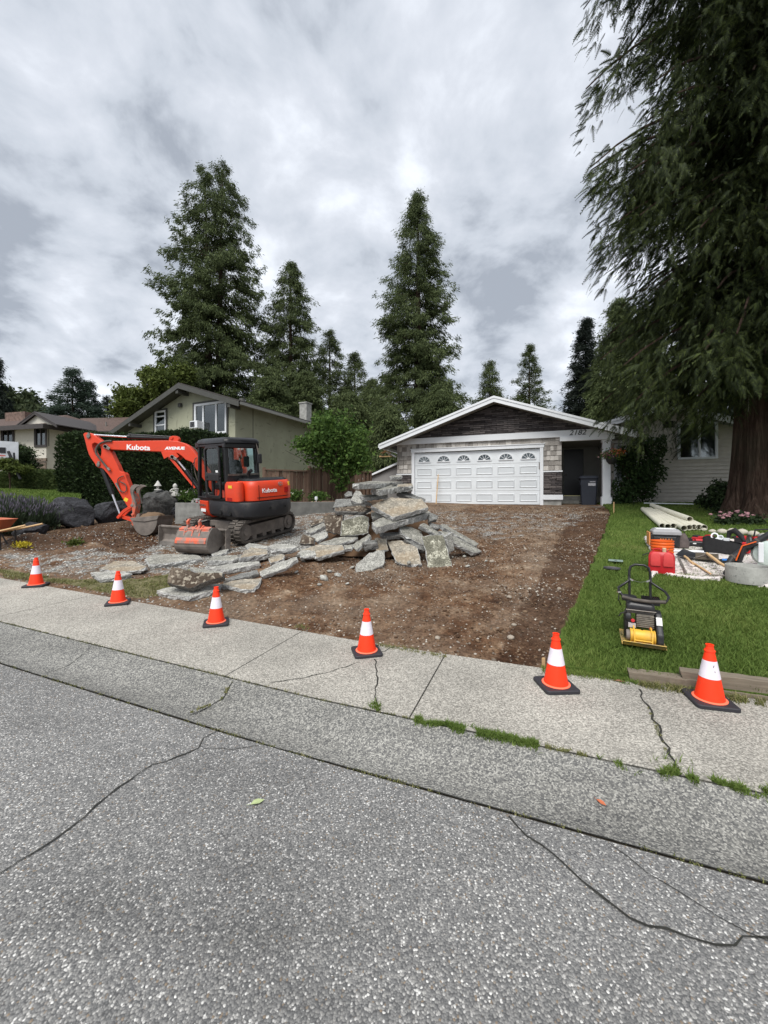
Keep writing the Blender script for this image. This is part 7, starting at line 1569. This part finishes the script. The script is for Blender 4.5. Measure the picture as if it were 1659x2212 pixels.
Z = np.where(er & ~er2, Z+.025, Z); Z = np.where(~er, Z-.02, Z); idx = np.arange(U.size).reshape(U.shape); ok = ins[:-1, :-1] & ins[1:, :-1] & ins[:-1, 1:] & ins[1:, 1:]
F = np.stack([idx[:-1, :-1][ok], idx[:-1, 1:][ok], idx[1:, 1:][ok], idx[1:, :-1][ok]], -1)
t = NT('paint_spattered_canvas'); nn = t.noise(14, 6, .7, t.vec((1, 2.2, 1))); mk_ = t.noise(1.1, 2); gate = t.ramp(mk_, [(.42, 0), (.55, 1)])
spl = t.math('MULTIPLY', t.ramp(nn, [(.53, 0), (.57, 1)]), gate); TARP = t.done(t.mix(spl, t.ramp(t.noise(3, 4), [(.3, (.50, .46, .44)), (.7, (.68, .63, .60))]), (.10, .09, .09)), .9)
Vt = np.stack([U*CT+V_*ST, -U*ST+V_*CT, Z], -1).reshape(-1, 3); used = np.unique(F); rm = np.full(len(Vt), -1); rm[used] = np.arange(len(used)); o = put('drop_cloth', Vt[used], rm[F], TARP, smooth=True)
tag(o, 'paint spattered white canvas drop cloth spread on the lawn under the tools', 'tarp'); sm = o.modifiers.new('thickness', 'SOLIDIFY'); sm.thickness = .006
# stacked orange buckets
ORB = M_noise('orange_bucket_plastic', (.75, .12, .01), .05, 8, .4, 0, 0)
def bucket(label, z, first):
    o = rt('orange_bucket', label, 'bucket', 1430, 1230, 0, .03+z, 'nested orange buckets'); m = MB(); r0, r1, h_ = .13, .152, .37
    m.lathe([(0, 0), (r0, 0), (r1-.004, h_-.10), (r1+.004, h_-.095), (r1+.004, h_-.085), (r1-.002, h_-.08), (r1-.002, h_-.05), (r1+.006, h_-.047), (r1+.006, h_-.037), (r1, h_-.03), (r1+.001, h_-.012), (r1+.007, h_-.01), (r1+.007, h_), (r1-.004, h_), (r1-.006, h_-.02), (r0-.004, .006), (0, .006)], n=36); m.build('body', ORB, o, smooth=True)
    if first: m = MB(); m.tube([(-.155, 0, h_-.06), (-.15, -.08, h_-.16), (-.05, -.165, h_-.20), (.08, -.16, h_-.13), (.155, 0, h_-.06)], .003, 6); m.build('wire_handle', STEEL, o)
    return o
bucket('lowest of the three nested orange buckets behind the red fuel can', 0, 0); bucket('middle one of the three nested orange buckets', .045, 0); bucket('topmost orange bucket with wire handle, nested in the two others', .09, 1)
# red fuel can
REDP = M_noise('red_fuel_can_plastic', (.46, .012, .018), .12, 9, .42, 0, .05); REDP2 = M_noise('faded_red_plastic', (.60, .05, .05), .12, 9, .5, 0, .05)
o = rt('fuel_can', 'large red plastic fuel can standing before the orange buckets', 'fuel can', 1429, 1237, 0, .02)
m = MB(); loft(m, [(rrect(-.165, .165, -.08, .08, (.03,)*4), 0), (rrect(-.17, .17, -.085, .085, (.035,)*4), .02), (rrect(-.168, .168, -.085, .085, (.035,)*4), .26), (rrect(-.15, .15, -.07, .07, (.03,)*4), .31), (rrect(-.12, .12, -.055, .055, (.03,)*4), .33)]); m.build('body', REDP, o, smooth=True, bevel=.008)
m = MB()
for x in (-.075, .085): loft(m, [(rrect(x-.062, x+.062, -.102, -.07, (.012,)*4), .12), (rrect(x-.068, x+.068, -.104, -.07, (.012,)*4), .15), (rrect(x-.06, x+.06, -.100, -.06, (.012,)*4), .29), (rrect(x-.04, x+.04, -.09, -.06, (.01,)*4), .32)])
m.build('embossed_panel', REDP2, o, smooth=True)
m = MB(); m.tube([(-.11, 0, .32), (-.10, 0, .365), (-.03, 0, .375), (.0, 0, .345)], .014, 8); m.tube([(.09, 0, .32), (.06, 0, .36), (.01, 0, .37), (.0, 0, .345)], .014, 8); m.build('handle', REDP, o, smooth=True)
m = MB(); m.cyl((.035, -.02, .32), (.035, -.03, .39), .025, n=14); m.build('spout_cap', NT('cream_plastic').done((.6, .5, .33), .5), o)
# cut-off machine: grey topped box with orange flank
o = rt('jobsite_generator', 'black and grey boxy machine with an orange side behind the orange buckets', 'machine', 1436, 1178, .15, .03)
GP_ = M_noise('grey_machine_plastic', (.30, .30, .31), .1, 8, .5, 0, 0)
m = MB(); m.bb((-.25, -.15, .02), (.21, .20, .24)); m.bb((-.2, -.17, .05), (.16, -.15, .2)); m.build('body', BLACKP, o, bevel=.02)
m = MB(); loft(m, [(rrect(-.22, .24, -.18, .2, (.03,)*4), .24), (rrect(-.22, .24, -.18, .2, (.03,)*4), .30), (rrect(-.18, .20, -.13, .17, (.03,)*4), .345)]); m.build('top_cover', GP_, o, bevel=.006)
m = MB(); m.bb((-.15, -.11, .346), (.16, .14, .352)); m.build('top_panel', WHITEL, o); m = MB(); m.bb((-.275, -.16, .03), (-.251, .18, .28)); m.build('side_guard', NT('tan_orange_plastic').done((.65, .27, .09), .5), o, bevel=.008)
m = MB(); [m.bb((x, -.178, .09), (x+.02, -.171, .17)) for x in (-.10, -.06, -.02, .03, .07)]; m.build('grille_slots', NT('orange_slots').done((.45, .16, .05), .5), o)
o = rt('canvas_bag', 'worn brown grey canvas bag right of the boxy machine', 'bag', 1470, 1180, .2, .03)
m = MB(); loft(m, [(rrect(-.12, .12, -.09, .09, (.04,)*4), 0), (rrect(-.13, .13, -.1, .1, (.05,)*4), .1), (rrect(-.10, .10, -.06, .06, (.04,)*4), .22), (rrect(-.07, .07, -.02, .02, (.015,)*4), .27)]); m.build('body', M_noise('grey_brown_canvas', (.10, .08, .075), .3, 12, .95, 0, .3), o, smooth=True, bevel=.01)
m = MB(); m.tube([(-.06, 0, .26), (-.03, -.01, .33), (.04, -.01, .33), (.07, 0, .26)], .008, 6); m.build('strap', BLACKP, o)
# small power tools
def drill(label, px, py, rz, name='cordless_tool', col=None, s=1):
    o = rt(name, label, 'power tool', px, py, rz, .03, 'red and black power tools on the drop cloth'); o.scale = (s,)*3
    m = MB(); m.cyl((-.10, 0, .06), (.05, 0, .06), .038, .034, 14); m.build('motor_body', REDP, o, smooth=True); m = MB(); m.cyl((.05, 0, .06), (.12, 0, .06), .026, .016, 12); m.cyl((.12, 0, .06), (.2, 0, .06), .006, n=6); m.build('chuck', BLACKP, o)
    m = MB(); m.tube([(-.05, 0, .05), (-.06, .07, .04), (-.07, .14, .04)], .02, 8); m.build('grip', REDP, o, smooth=True); m = MB(); m.bb((-.12, .13, .005), (-.02, .20, .075)); m.build('battery', BLACKP, o, bevel=.008); return o
drill('red cordless drill lying left of the black tool bag', 1518, 1171, .3, s=1.2); drill('red and black impact driver near the canvas bag', 1502, 1165, 2.2, s=1.1); drill('red tool lying close to the left end of the black tool bag', 1533, 1160, 1.2, s=1.2); drill('red handled tool right behind the black tool bag', 1602, 1165, 2.6, s=1.3)
o = rt('charger_case', 'flat black case with a small white mark between the machine and tool bag', 'case', 1500, 1176, .1, .03)
m = MB(); m.bb((-.13, -.09, 0), (.13, .09, .10)); m.build('body', BLACKP, o, bevel=.02); m = MB(); m.bb((-.03, -.093, .05), (.02, -.0905, .07)); m.build('mark', WHITEL, o)
o = rt('tool_bag', 'open black cloth tool bag with white goods inside', 'bag', 1564, 1192, -.12, .03); o.scale = (.74, .8, .9); BAGM = M_noise('black_canvas', (.012, .012, .013), .3, 16, .85, 0, .4)
m = MB(); A_ = rrect(-.38, .38, -.16, .16, (.08,)*4, 8); Bt = [(x*1.02, y*.95) for x, y in A_]; V = []; n = len(A_)
for k, (poly, z) in enumerate([(A_, 0), ([(x*1.05, y*1.05) for x, y in A_], .12), (Bt, .25), (Bt, .27), ([(x*.92, y*.8) for x, y in A_], .26), ([(x*.9, y*.75) for x, y in A_], .10)]):
    V += [(x, y, z+(.05*math.cos(x*7+1)+.03*math.sin(x*13) if k in (2, 3, 4) else 0)) for x, y in poly]
F = [(k*n+i, k*n+(i+1) % n, (k+1)*n+(i+1) % n, (k+1)*n+i) for k in range(5) for i in range(n)]+[tuple(range(5*n, 6*n)), tuple(range(n))[::-1]]; m.add(V, F); m.build('body', BAGM, o, smooth=True)
m = MB(); m.tube([(.06, .1, .25), (.08, .12, .40), (.18, .10, .44), (.30, .05, .34), (.36, .0, .24)], [.03, .05, .06, .05, .03], 10); m.build('handles', BAGM, o, smooth=True)
m = MB(); m.lathe([(.05, 0), (.075, .0), (.075, .05), (.05, .05), (.05, 0)], (0, 0, 0), 20, TR((-.17, 0, .30), (1.1, .2, 0))); m.lathe([(.045, 0), (.06, 0), (.06, .05), (.045, .05), (.045, 0)], (0, 0, 0), 20, TR((-.05, -.03, .27), (.9, -.3, 0))); m.bb((-.12, -.05, .24), (.10, .06, .29)); m.build('white_goods', WHITEP, o, smooth=True)
m = MB(); m.bb((.33, -.14, .08), (.40, -.02, .24)); m.bb((.38, .0, .02), (.46, .1, .2)); m.build('red_tool_handles', REDP, o, bevel=.015)
# shovel blades, rakes and tampers
def flat_tool(name, label, cat, px, py, rz, blade, bmat, hpts, hr, hmat, tilt=(0, 0), grp=None, extra=None):
    o = rt(name, label, cat, px, py, rz, .055, grp, tilt)
    m = MB(); V = [(x, y, .02+z) for x, y, z in blade]+[(x, y, .006+z) for x, y, z in blade]; n = len(blade); m.add(V, [tuple(range(n)), tuple(range(n, 2*n))[::-1]]+[(i, n+i, n+(i+1) % n, (i+1) % n) for i in range(n)]); m.build('blade', bmat, o)
    m = MB(); m.tube(hpts, hr, 10); m.build('handle', hmat, o, smooth=True)
    if extra: extra(o)
    return o
flat_tool('square_shovel', 'dark flat shovel blade with its short wooden handle pointing at the viewer', 'shovel', 1482, 1208, 0, [(-.14, .0, .03), (.08, -.10, .0), (.16, .10, .05), (-.04, .20, .12)], DGREY, [(-.02, -.02, .03), (.01, -.2, .03), (.06, -.62, .02), (.09, -.80, .02)], .018, WOODH)
def ribs(o):
    m = MB(); [m.tube([(0, 0, .09), (x, y, .03)], .008, 5) for x, y in ((-.14, -.1), (.14, -.1), (.14, .12), (-.14, .12))]; m.lathe([(.03, 0), (.025, .07), (0, .07)], (0, 0, .03), 12); m.build('socket_ribs', STEELD, o)
flat_tool('hand_tamper', 'square brown steel tamper plate with a thick wooden handle', 'tamper', 1527, 1208, 0, [(-.15, -.11, 0), (.15, -.11, 0), (.15, .13, .07), (-.15, .13, .07)], M_noise('rusty_plate', (.075, .06, .04), .3, 12, .8, 0, .3), [(0, 0, .10), (.03, -.12, .09), (.16, -.62, .03), (.22, -.82, .02)], .022, WOODH, extra=ribs)
flat_tool('round_scoop_shovel', 'black rounded shovel with a blue label near the concrete ring', 'shovel', 1575, 1216, 0, [(-.16, 0, 0), (-.12, -.07, 0), (.0, -.10, 0), (.14, -.10, 0), (.17, .0, .02), (.12, .12, .04), (-.02, .15, .05), (-.14, .10, .03)], DGREY, [(.04, -.06, .03), (.10, -.22, .03), (.16, -.36, .02)], .017, WOODH, extra=lambda o: mk(lambda m: m.box((-.02, .07, .055), (.13, .07, .006), (.28, 0, 0))).build('blue_label', NT('blue_label').done((.05, .2, .55), .5), o))
def bar(name, label, cat, p0, p1, r, mat, lift=.06):
    a, b = GL(*p0), GL(*p1); a.z += lift; b.z += lift; m = MB(); m.cyl((0, 0, 0), b-a, r, r, 10); o = m.build(name, mat, smooth=True); o.location = a; return tag(o, label, cat)
bar('steel_bar', 'bare grey metal bar left of the wooden handles on the drop cloth', 'bar', (1465, 1206), (1482, 1241), .016, STEEL); bar('wooden_rod', 'thin slanting wooden tool handle crossing toward the tamper handle', 'tool handle', (1489, 1214), (1536, 1243), .014, WOODH)
bar('thin_rod', 'dark ended thin rod lying at the front edge of the drop cloth', 'tool handle', (1536, 1244), (1570, 1248), .010, STEELD); bar('level_bar', 'white straightedge lying across the drop cloth behind the shovel blades', 'straightedge', (1450, 1190), (1520, 1194), .02, WHITEP)
# backpack blower with long tube
o = rt('backpack_blower', 'backpack leaf blower with black tube and orange trimmed harness at the right edge', 'leaf blower', 1640, 1228, 0, .04)
m = MB(); m.lathe([(0, -.10), (.15, -.10), (.19, -.05), (.20, .03), (.17, .10), (.06, .13), (0, .13)], (0, 0, 0), 26, TR((.10, .12, .25), (rad(90), 0, 0))); m.bb((-.02, .04, .0), (.24, .20, .10)); m.build('fan_housing', M_noise('pale_green_white_plastic', (.52, .60, .56), .08, 6, .45, 0, 0), o, smooth=True)
m = MB(); m.tube([(-.22, -.02, .10), (-.16, -.02, .33), (-.02, -.02, .40), (.02, -.02, .38)], .03, 10); m.build('harness', BLACKP, o, smooth=True)
m = MB(); m.tube([(-.26, -.05, .12), (-.19, -.05, .35), (-.03, -.06, .43)], .009, 8); m.build('orange_trim', ORB, o, smooth=True)
m = MB(); m.bb((-.01, -.06, .12), (.05, -.03, .42)); m.build('white_strap', WHITEP, o, bevel=.01)
a_ = Vector((-.34, .02, .06)); m = MB(); path = [(-.36, -.06, .03), (-.30, .0, .15), (-.18, .05, .28), (-.02, .08, .42), (.2, .1, .62), (.38, .1, .76)]
m.tube(path, [.045, .05, .05, .05, .045, .04], 14); m.build('blower_tube', BLACKP, o, smooth=True); m = MB(); [m.cyl(Vector(path[i]), Vector(path[i])+(Vector(path[i+1])-Vector(path[i])).normalized()*.03, .056, n=14) for i in (1, 2, 3)]; m.build('tube_clamps', RUBBER, o)
m = MB(); m.cyl((-.04, .22, .30), (.08, .22, .36), .07, n=16); m.bb((.16, .24, .20), (.30, .36, .42)); m.build('engine_cover', REDP, o, bevel=.015)
o = rt('petrol_saw', 'red and black petrol cut-off saw behind the blower at the right edge', 'saw', 1648, 1186, .2, .03)
m = MB(); m.bb((-.14, -.1, .02), (.12, .12, .26)); m.build('engine_body', REDP, o, bevel=.03); m = MB(); m.cyl((-.16, .0, .15), (-.20, .0, .15), .14, n=24); m.build('blade_guard', BLACKP, o, bevel=.01); m = MB(); m.cyl((.0, .0, .26), (.0, .0, .31), .07, n=18); m.build('filter_cap', GP_, o, bevel=.01); m = MB(); m.tube([(-.12, 0, .24), (-.10, 0, .38), (.08, 0, .40), (.14, 0, .22)], .014, 8); m.build('handle', BLACKP, o, smooth=True)
o = rt('black_cable', 'black cable and straps lying behind the blower tube', 'cable', 1618, 1176, 0, .03); m = MB(); m.tube([(-.3, .05, .02), (-.2, -.04, .05), (-.1, .06, .03), (0, -.05, .06), (.12, .03, .03), (.25, 0, .05), (.36, .08, .02)], .02, 8); m.build('cable', BLACKP, o, smooth=True)
# concrete ring
o = rt('concrete_ring', 'round grey concrete planter ring standing in front of the blower', 'planter', 1614, 1254, 0, .015); o.scale = (.86,)*3
m = MB(); m.lathe([(.245, 0), (.275, .0), (.282, .26), (.278, .27), (.262, .27), (.258, .255), (.235, .06), (0, .06)], n=48); t = NT('stained_concrete'); n1_ = t.noise(5, 7, .7); n2_ = t.noise(22, 4, .7)
c_ = t.mix(t.ramp(n2_, [(.60, 0), (.68, .8)]), t.ramp(n1_, [(.3, (.24, .24, .22)), (.7, (.42, .42, .39))]), (.11, .11, .11)); t.bump(n1_, .3, .01); m.build('ring', t.done(c_, .9), o, smooth=True)
o = rt('loose_wheel', 'small black round wheel lying left of the concrete ring', 'wheel', 1571, 1243, 0, .07); m = MB(); m.cyl((0, -.04, 0), (0, .05, 0), .05, n=20); m.build('wheel', BLACKP, o, bevel=.008)  # a loose black wheel, not a roller; a second one follows
o = rt('loose_wheel', 'black plastic wheel at the right edge beside the concrete ring', 'wheel', 1657, 1262, 0, .06); m = MB(); m.cyl((0, -.04, 0), (0, .05, 0), .08, n=20); m.build('wheel', BLACKP, o, bevel=.008)
# black strap trailing off the cloth
bar('rod', 'thin black rod sticking out over the grass left of the fuel can', 'rod', (1388, 1203), (1408, 1194), .008, BLACKP, .06)
# valve box lids set in the grass
o = rt('irrigation_box_lid', 'pale green rectangular irrigation box lid set in the grass', 'box lid', 1330, 1213, 0, .035)
m = MB(); m.bb((-.11, -.08, 0), (.11, .08, .018)); m.build('lid', NT('pale_green_plastic').done((.20, .27, .24), .7), o, bevel=.01); m = MB(); m.cyl((0, -.05, .017), (0, -.05, .021), .022, n=14); m.build('finger_hole', DARKIN, o)
o = rt('meter_box_lid', 'dark grey oval meter box lid sunk in the grass', 'box lid', 1322, 1228, -.1, .025); m = MB(); m.lathe([(0, 0), (.20, 0), (.20, .02), (.17, .026), (0, .03)], (0, 0, 0), 30, TR((0, 0, 0), (0, 0, 0), (.62, .40, 1))); m.build('lid', M_noise('weathered_black_lid', (.05, .05, .055), .4, 9, .8, 0, .2), o, smooth=True); m = MB(); m.box((0, 0, .031), (.12, .02, .008)); m.build('lid_bar', STEELD, o)
# plate compactor
o = rt('plate_compactor', 'black and yellow plate compactor with folded tube handle standing on the lawn', 'plate compactor', 1386, 1390, .10, .03); o.scale = (.8,)*3
PLY = m_paint('worn_yellow_plate', (.52, .34, .07), .6, .75, (.20, .17, .13), 9, .42, .58)
m = MB(); prf = [(-.30, .07), (-.285, .075), (-.24, .012), (-.19, 0), (.17, 0), (.24, .05), (.23, .06), (.16, .014), (-.185, .016), (-.235, .028)]
m.prism(prf, -.22, .22, axis='x'); m.prism([(-.26, .02), (-.19, .0), (.17, 0), (.22, .05), (.22, .065), (.16, .03), (-.2, .032)], -.228, -.2205, axis='x'); m.prism([(-.26, .02), (-.19, .0), (.17, 0), (.22, .05), (.22, .065), (.16, .03), (-.2, .032)], .2205, .228, axis='x'); m.build('base_plate', PLY, o)
m = MB(); m.cyl((-.12, -.14, .11), (.11, -.14, .11), .078, n=28); m.cyl((-.135, -.14, .11), (-.12, -.14, .11), .084, n=28); m.cyl((.11, -.14, .11), (.125, -.14, .11), .084, n=28); ex = m.build('exciter_housing', YELLOW, o, smooth=True, bevel=.004)
m = MB(); m.cyl((-.01, -.14, .185), (-.01, -.14, .192), .013, n=12); m.build('filler_plug', DARKIN, ex)
m = MB(); [m.tube([(x, -.10, .215), (x, -.20, .18), (x, -.25, .10), (x, -.245, .03)], .008, 8) for x in (-.095, .085)]; m.tube([(-.095, -.25, .085), (.085, -.25, .085)], .008, 8); m.build('lifting_guard', YELLOW, o, smooth=True)
m = MB(); m.lathe([(.0, -.02), (.06, -.02), (.065, .0), (.06, .02), (0, .02)], (0, 0, 0), 18, TR((-.155, -.14, .11), (0, rad(90), 0))); m.build('end_bearing', STEELD, o)
m = MB(); m.prism([(-.22, .06), (-.17, .02), (.0, .02), (.12, .30), (.12, .38), (.06, .41), (-.04, .38), (-.12, .26), (-.21, .17)], .135, .205, axis='x'); bg = m.build('belt_guard', DGREY, o, bevel=.02)
m = MB(); m.box((.17, -.105, .305), (.06, .10, .003), (rad(58), 0, 0)); m.build('white_sticker', M_noise('inked_white_sticker', (.62, .62, .60), .35, 70, .6), bg)
m = MB(); m.bb((-.17, -.04, .18), (.13, .16, .22)); m.bb((-.19, -.06, .0+.05), (-.15, .14, .30)); m.build('engine_bed', BLACKM, o, bevel=.01)
m = MB(); m.bb((-.06, -.075, .20), (.12, .10, .36)); [m.bb((-.065, -.085, .205+i*.022), (.125, -.074, .213+i*.022)) for i in range(7)]; m.build('engine_block', M_noise('dirty_aluminium', (.20, .18, .15), .4, 18, .6, .4, .2), o, bevel=.006)
m = MB(); m.lathe([(0, 0), (.095, 0), (.10, .02), (.09, .055), (.05, .07), (0, .07)], (0, 0, 0), 26, TR((-.12, .02, .30), (0, rad(-90), 0))); m.build('recoil_starter', BLACKP, o, smooth=True)
m = MB(); m.bb((-.15, -.09, .19), (-.07, -.055, .24)); m.build('engine_label', M_noise('grey_label', (.45, .42, .42), .2, 60, .6), o); m = MB(); m.cyl((-.10, -.06, .27), (-.10, -.085, .275), .022, n=14); m.build('red_switch', REDP, o, bevel=.004); m = MB(); m.cyl((.085, -.08, .20), (.085, -.10, .20), .018, n=14); m.build('oil_cap', NT('rust_orange_cap').done((.40, .12, .05), .5), o)
m = MB(); loft(m, [(rrect(-.165, .13, -.09, .10, (.03,)*4), .405), (rrect(-.17, .135, -.095, .105, (.03,)*4), .42), (rrect(-.165, .13, -.09, .10, (.035,)*4), .47), (rrect(-.14, .10, -.06, .08, (.03,)*4), .505)]); m.cyl((.03, .01, .50), (.03, .01, .525), .032, n=16); m.build('fuel_tank', BLACKP, o, smooth=True, bevel=.005)
m = MB(); m.tube([(-.175, -.10, .41), (.14, -.10, .41)], .006, 6); m.build('tank_rail', STEEL, o); m = MB(); m.bb((-.16, -.06, .36), (.13, .10, .405)); m.build('cylinder_head', M_noise('oily_grey_metal', (.12, .11, .10), .4, 16, .6), o, bevel=.01)
m = MB(); m.lathe([(0, 0), (.085, 0), (.09, .03), (.08, .06), (0, .07)], (-.12, .17, .47), 22); m.build('air_filter', BLACKP, o, smooth=True)
m = MB(); m.bb((.02, .12, .44), (.21, .26, .50)); [m.box((.03+i*.022, .19, .515), (.006, .14, .03)) for i in range(9)]; [m.box((.115, .125+i*.022, .513), (.19, .006, .03)) for i in range(7)]; m.build('muffler_guard', BLACKM, o)
m = MB(); m.tube([(-.20, -.03, .555), (-.24, .02, .60), (-.245, .12, .63), (-.12, .20, .72), (-.115, .22, .84), (-.10, .23, .90), (-.05, .235, .93), (.05, .235, .93), (.10, .23, .90), (.115, .22, .84), (.12, .20, .72), (.26, .12, .63), (.285, .02, .585), (.25, -.05, .545), (.05, -.075, .535), (-.12, -.06, .54), (-.20, -.03, .555)], .0155, 10, False); m.build('handle_frame', BLACKM, o, smooth=True)
m = MB(); [m.tube([(x, .21, .80), (x, .20, .62), (x, .16, .42), (x, .10, .22)], .015, 8) for x in (-.115, .115)]; m.build('handle_posts', BLACKM, o, smooth=True)
m = MB(); m.tube([(-.21, -.04, .55), (-.10, -.075, .535), (.08, -.085, .53), (.24, -.06, .54)], .021, 10); m.build('foam_grip', RUBBER, o, smooth=True)
m = MB(); m.box((-.095, .20, .735), (.05, .012, .02), (0, .5, 0)); m.box((.095, .20, .735), (.05, .012, .02), (0, -.5, 0)); m.box((-.245, .0, .60), (.04, .03, .02), (0, 0, .5)); m.build('clamps', CHROME, o)
m = MB(); m.tube([(-.09, .2, .73), (0, .19, .71), (.09, .2, .73)], .003, 5); m.tube([(-.24, .02, .59), (-.25, .0, .5), (-.22, .05, .42)], .006, 6); m.tube([(-.16, -.05, .37), (-.23, -.09, .35), (-.25, -.08, .31)], .009, 6); m.build('cables', BLACKP, o, smooth=True)
# wheelbarrow at the left edge
g = G(-14, 1188); wb = thing('wheelbarrow', 'rusty orange wheelbarrow with wooden handles at the left picture edge', 'wheelbarrow', g, (0, 0, rad(8)))
WBM = m_paint('rusty_orange_tray', (.42, .11, .05), .6, .6, (.16, .08, .05), 4)
m = MB(); A_ = rrect(-.55, .33, -.32, .32, (.15,)*4, 6); sq = [[(x*.62-.03, y*.55) for x, y in A_], A_, [(x*1.03, y*1.04) for x, y in A_], [(x*.98, y*.97) for x, y in A_], [(x*.6-.03, y*.52) for x, y in A_]]; n = len(A_); V = []
for poly, z in zip(sq, (.40, .68, .69, .67, .42)): V += [(x, y, z+.12*max(0, -x)) for x, y in poly]
m.add(V, [(k*n+i, k*n+(i+1) % n, (k+1)*n+(i+1) % n, (k+1)*n+i) for k in range(4) for i in range(n)]+[tuple(range(n))[::-1], tuple(range(4*n, 5*n))]); m.build('tray', WBM, wb, smooth=True)
for y in (-.24, .24):
    m = MB(); m.tube([(-.8, y*.3, .22), (-.3, y*.8, .36), (.3, y, .44), (.82, y*1.1, .56)], .022, 8); m.build('handle', WOODH, wb, smooth=True)
    m = MB(); m.tube([(.28, y*.9, .43), (.30, y*.9, .02), (.16, y*.9, .02), (.0, y*.8, .38)], .016, 8); m.build('leg', BLACKM, wb, smooth=True)
m = MB(); m.lathe([(.12, -.04), (.18, -.045), (.2, 0), (.18, .045), (.12, .04)], (0, 0, 0), 24, TR((-.85, 0, .2), (rad(90), 0, 0))); m.build('wheel', RUBBER, wb, smooth=True)
# basketball backboard far left in front of the cream house
q = P(5, 975, 15.5); o = thing('basketball_hoop', 'basketball hoop with white backboard on a slanting black pole at the far left', 'basketball hoop', (P(42, 1020, 15.5).x, 15.5, ground(P(42, 1020, 15.5).x, 15.5)))
f = lambda px, py: P(px, py, 15.5)-o.location
m = MB(); m.cyl(f(44, 1035), f(18, 975), .05, n=10); m.cyl(f(30, 978), f(32, 1000), .03, n=8); m.build('pole', BLACKM, o)
m = MB(); c = (f(-6, 955)+f(12, 990))/2; m.box(c, (1.0, .05, .72), (0, 0, .6)); m.build('backboard', M_noise('white_backboard', (.55, .57, .6), .1, 5, .4), o); m = MB(); m.box(c+Vector((0, -.04, 0)), (.3, .02, .22), (0, 0, .6)); m.build('backboard_square', BLACKM, o)
m = MB(); m.lathe([(.22, 0), (.235, .01), (.22, .02)], (0, 0, 0), 20, TR(c+Vector((.2, -.35, -.25)))); m.build('rim', ORANGE, o)
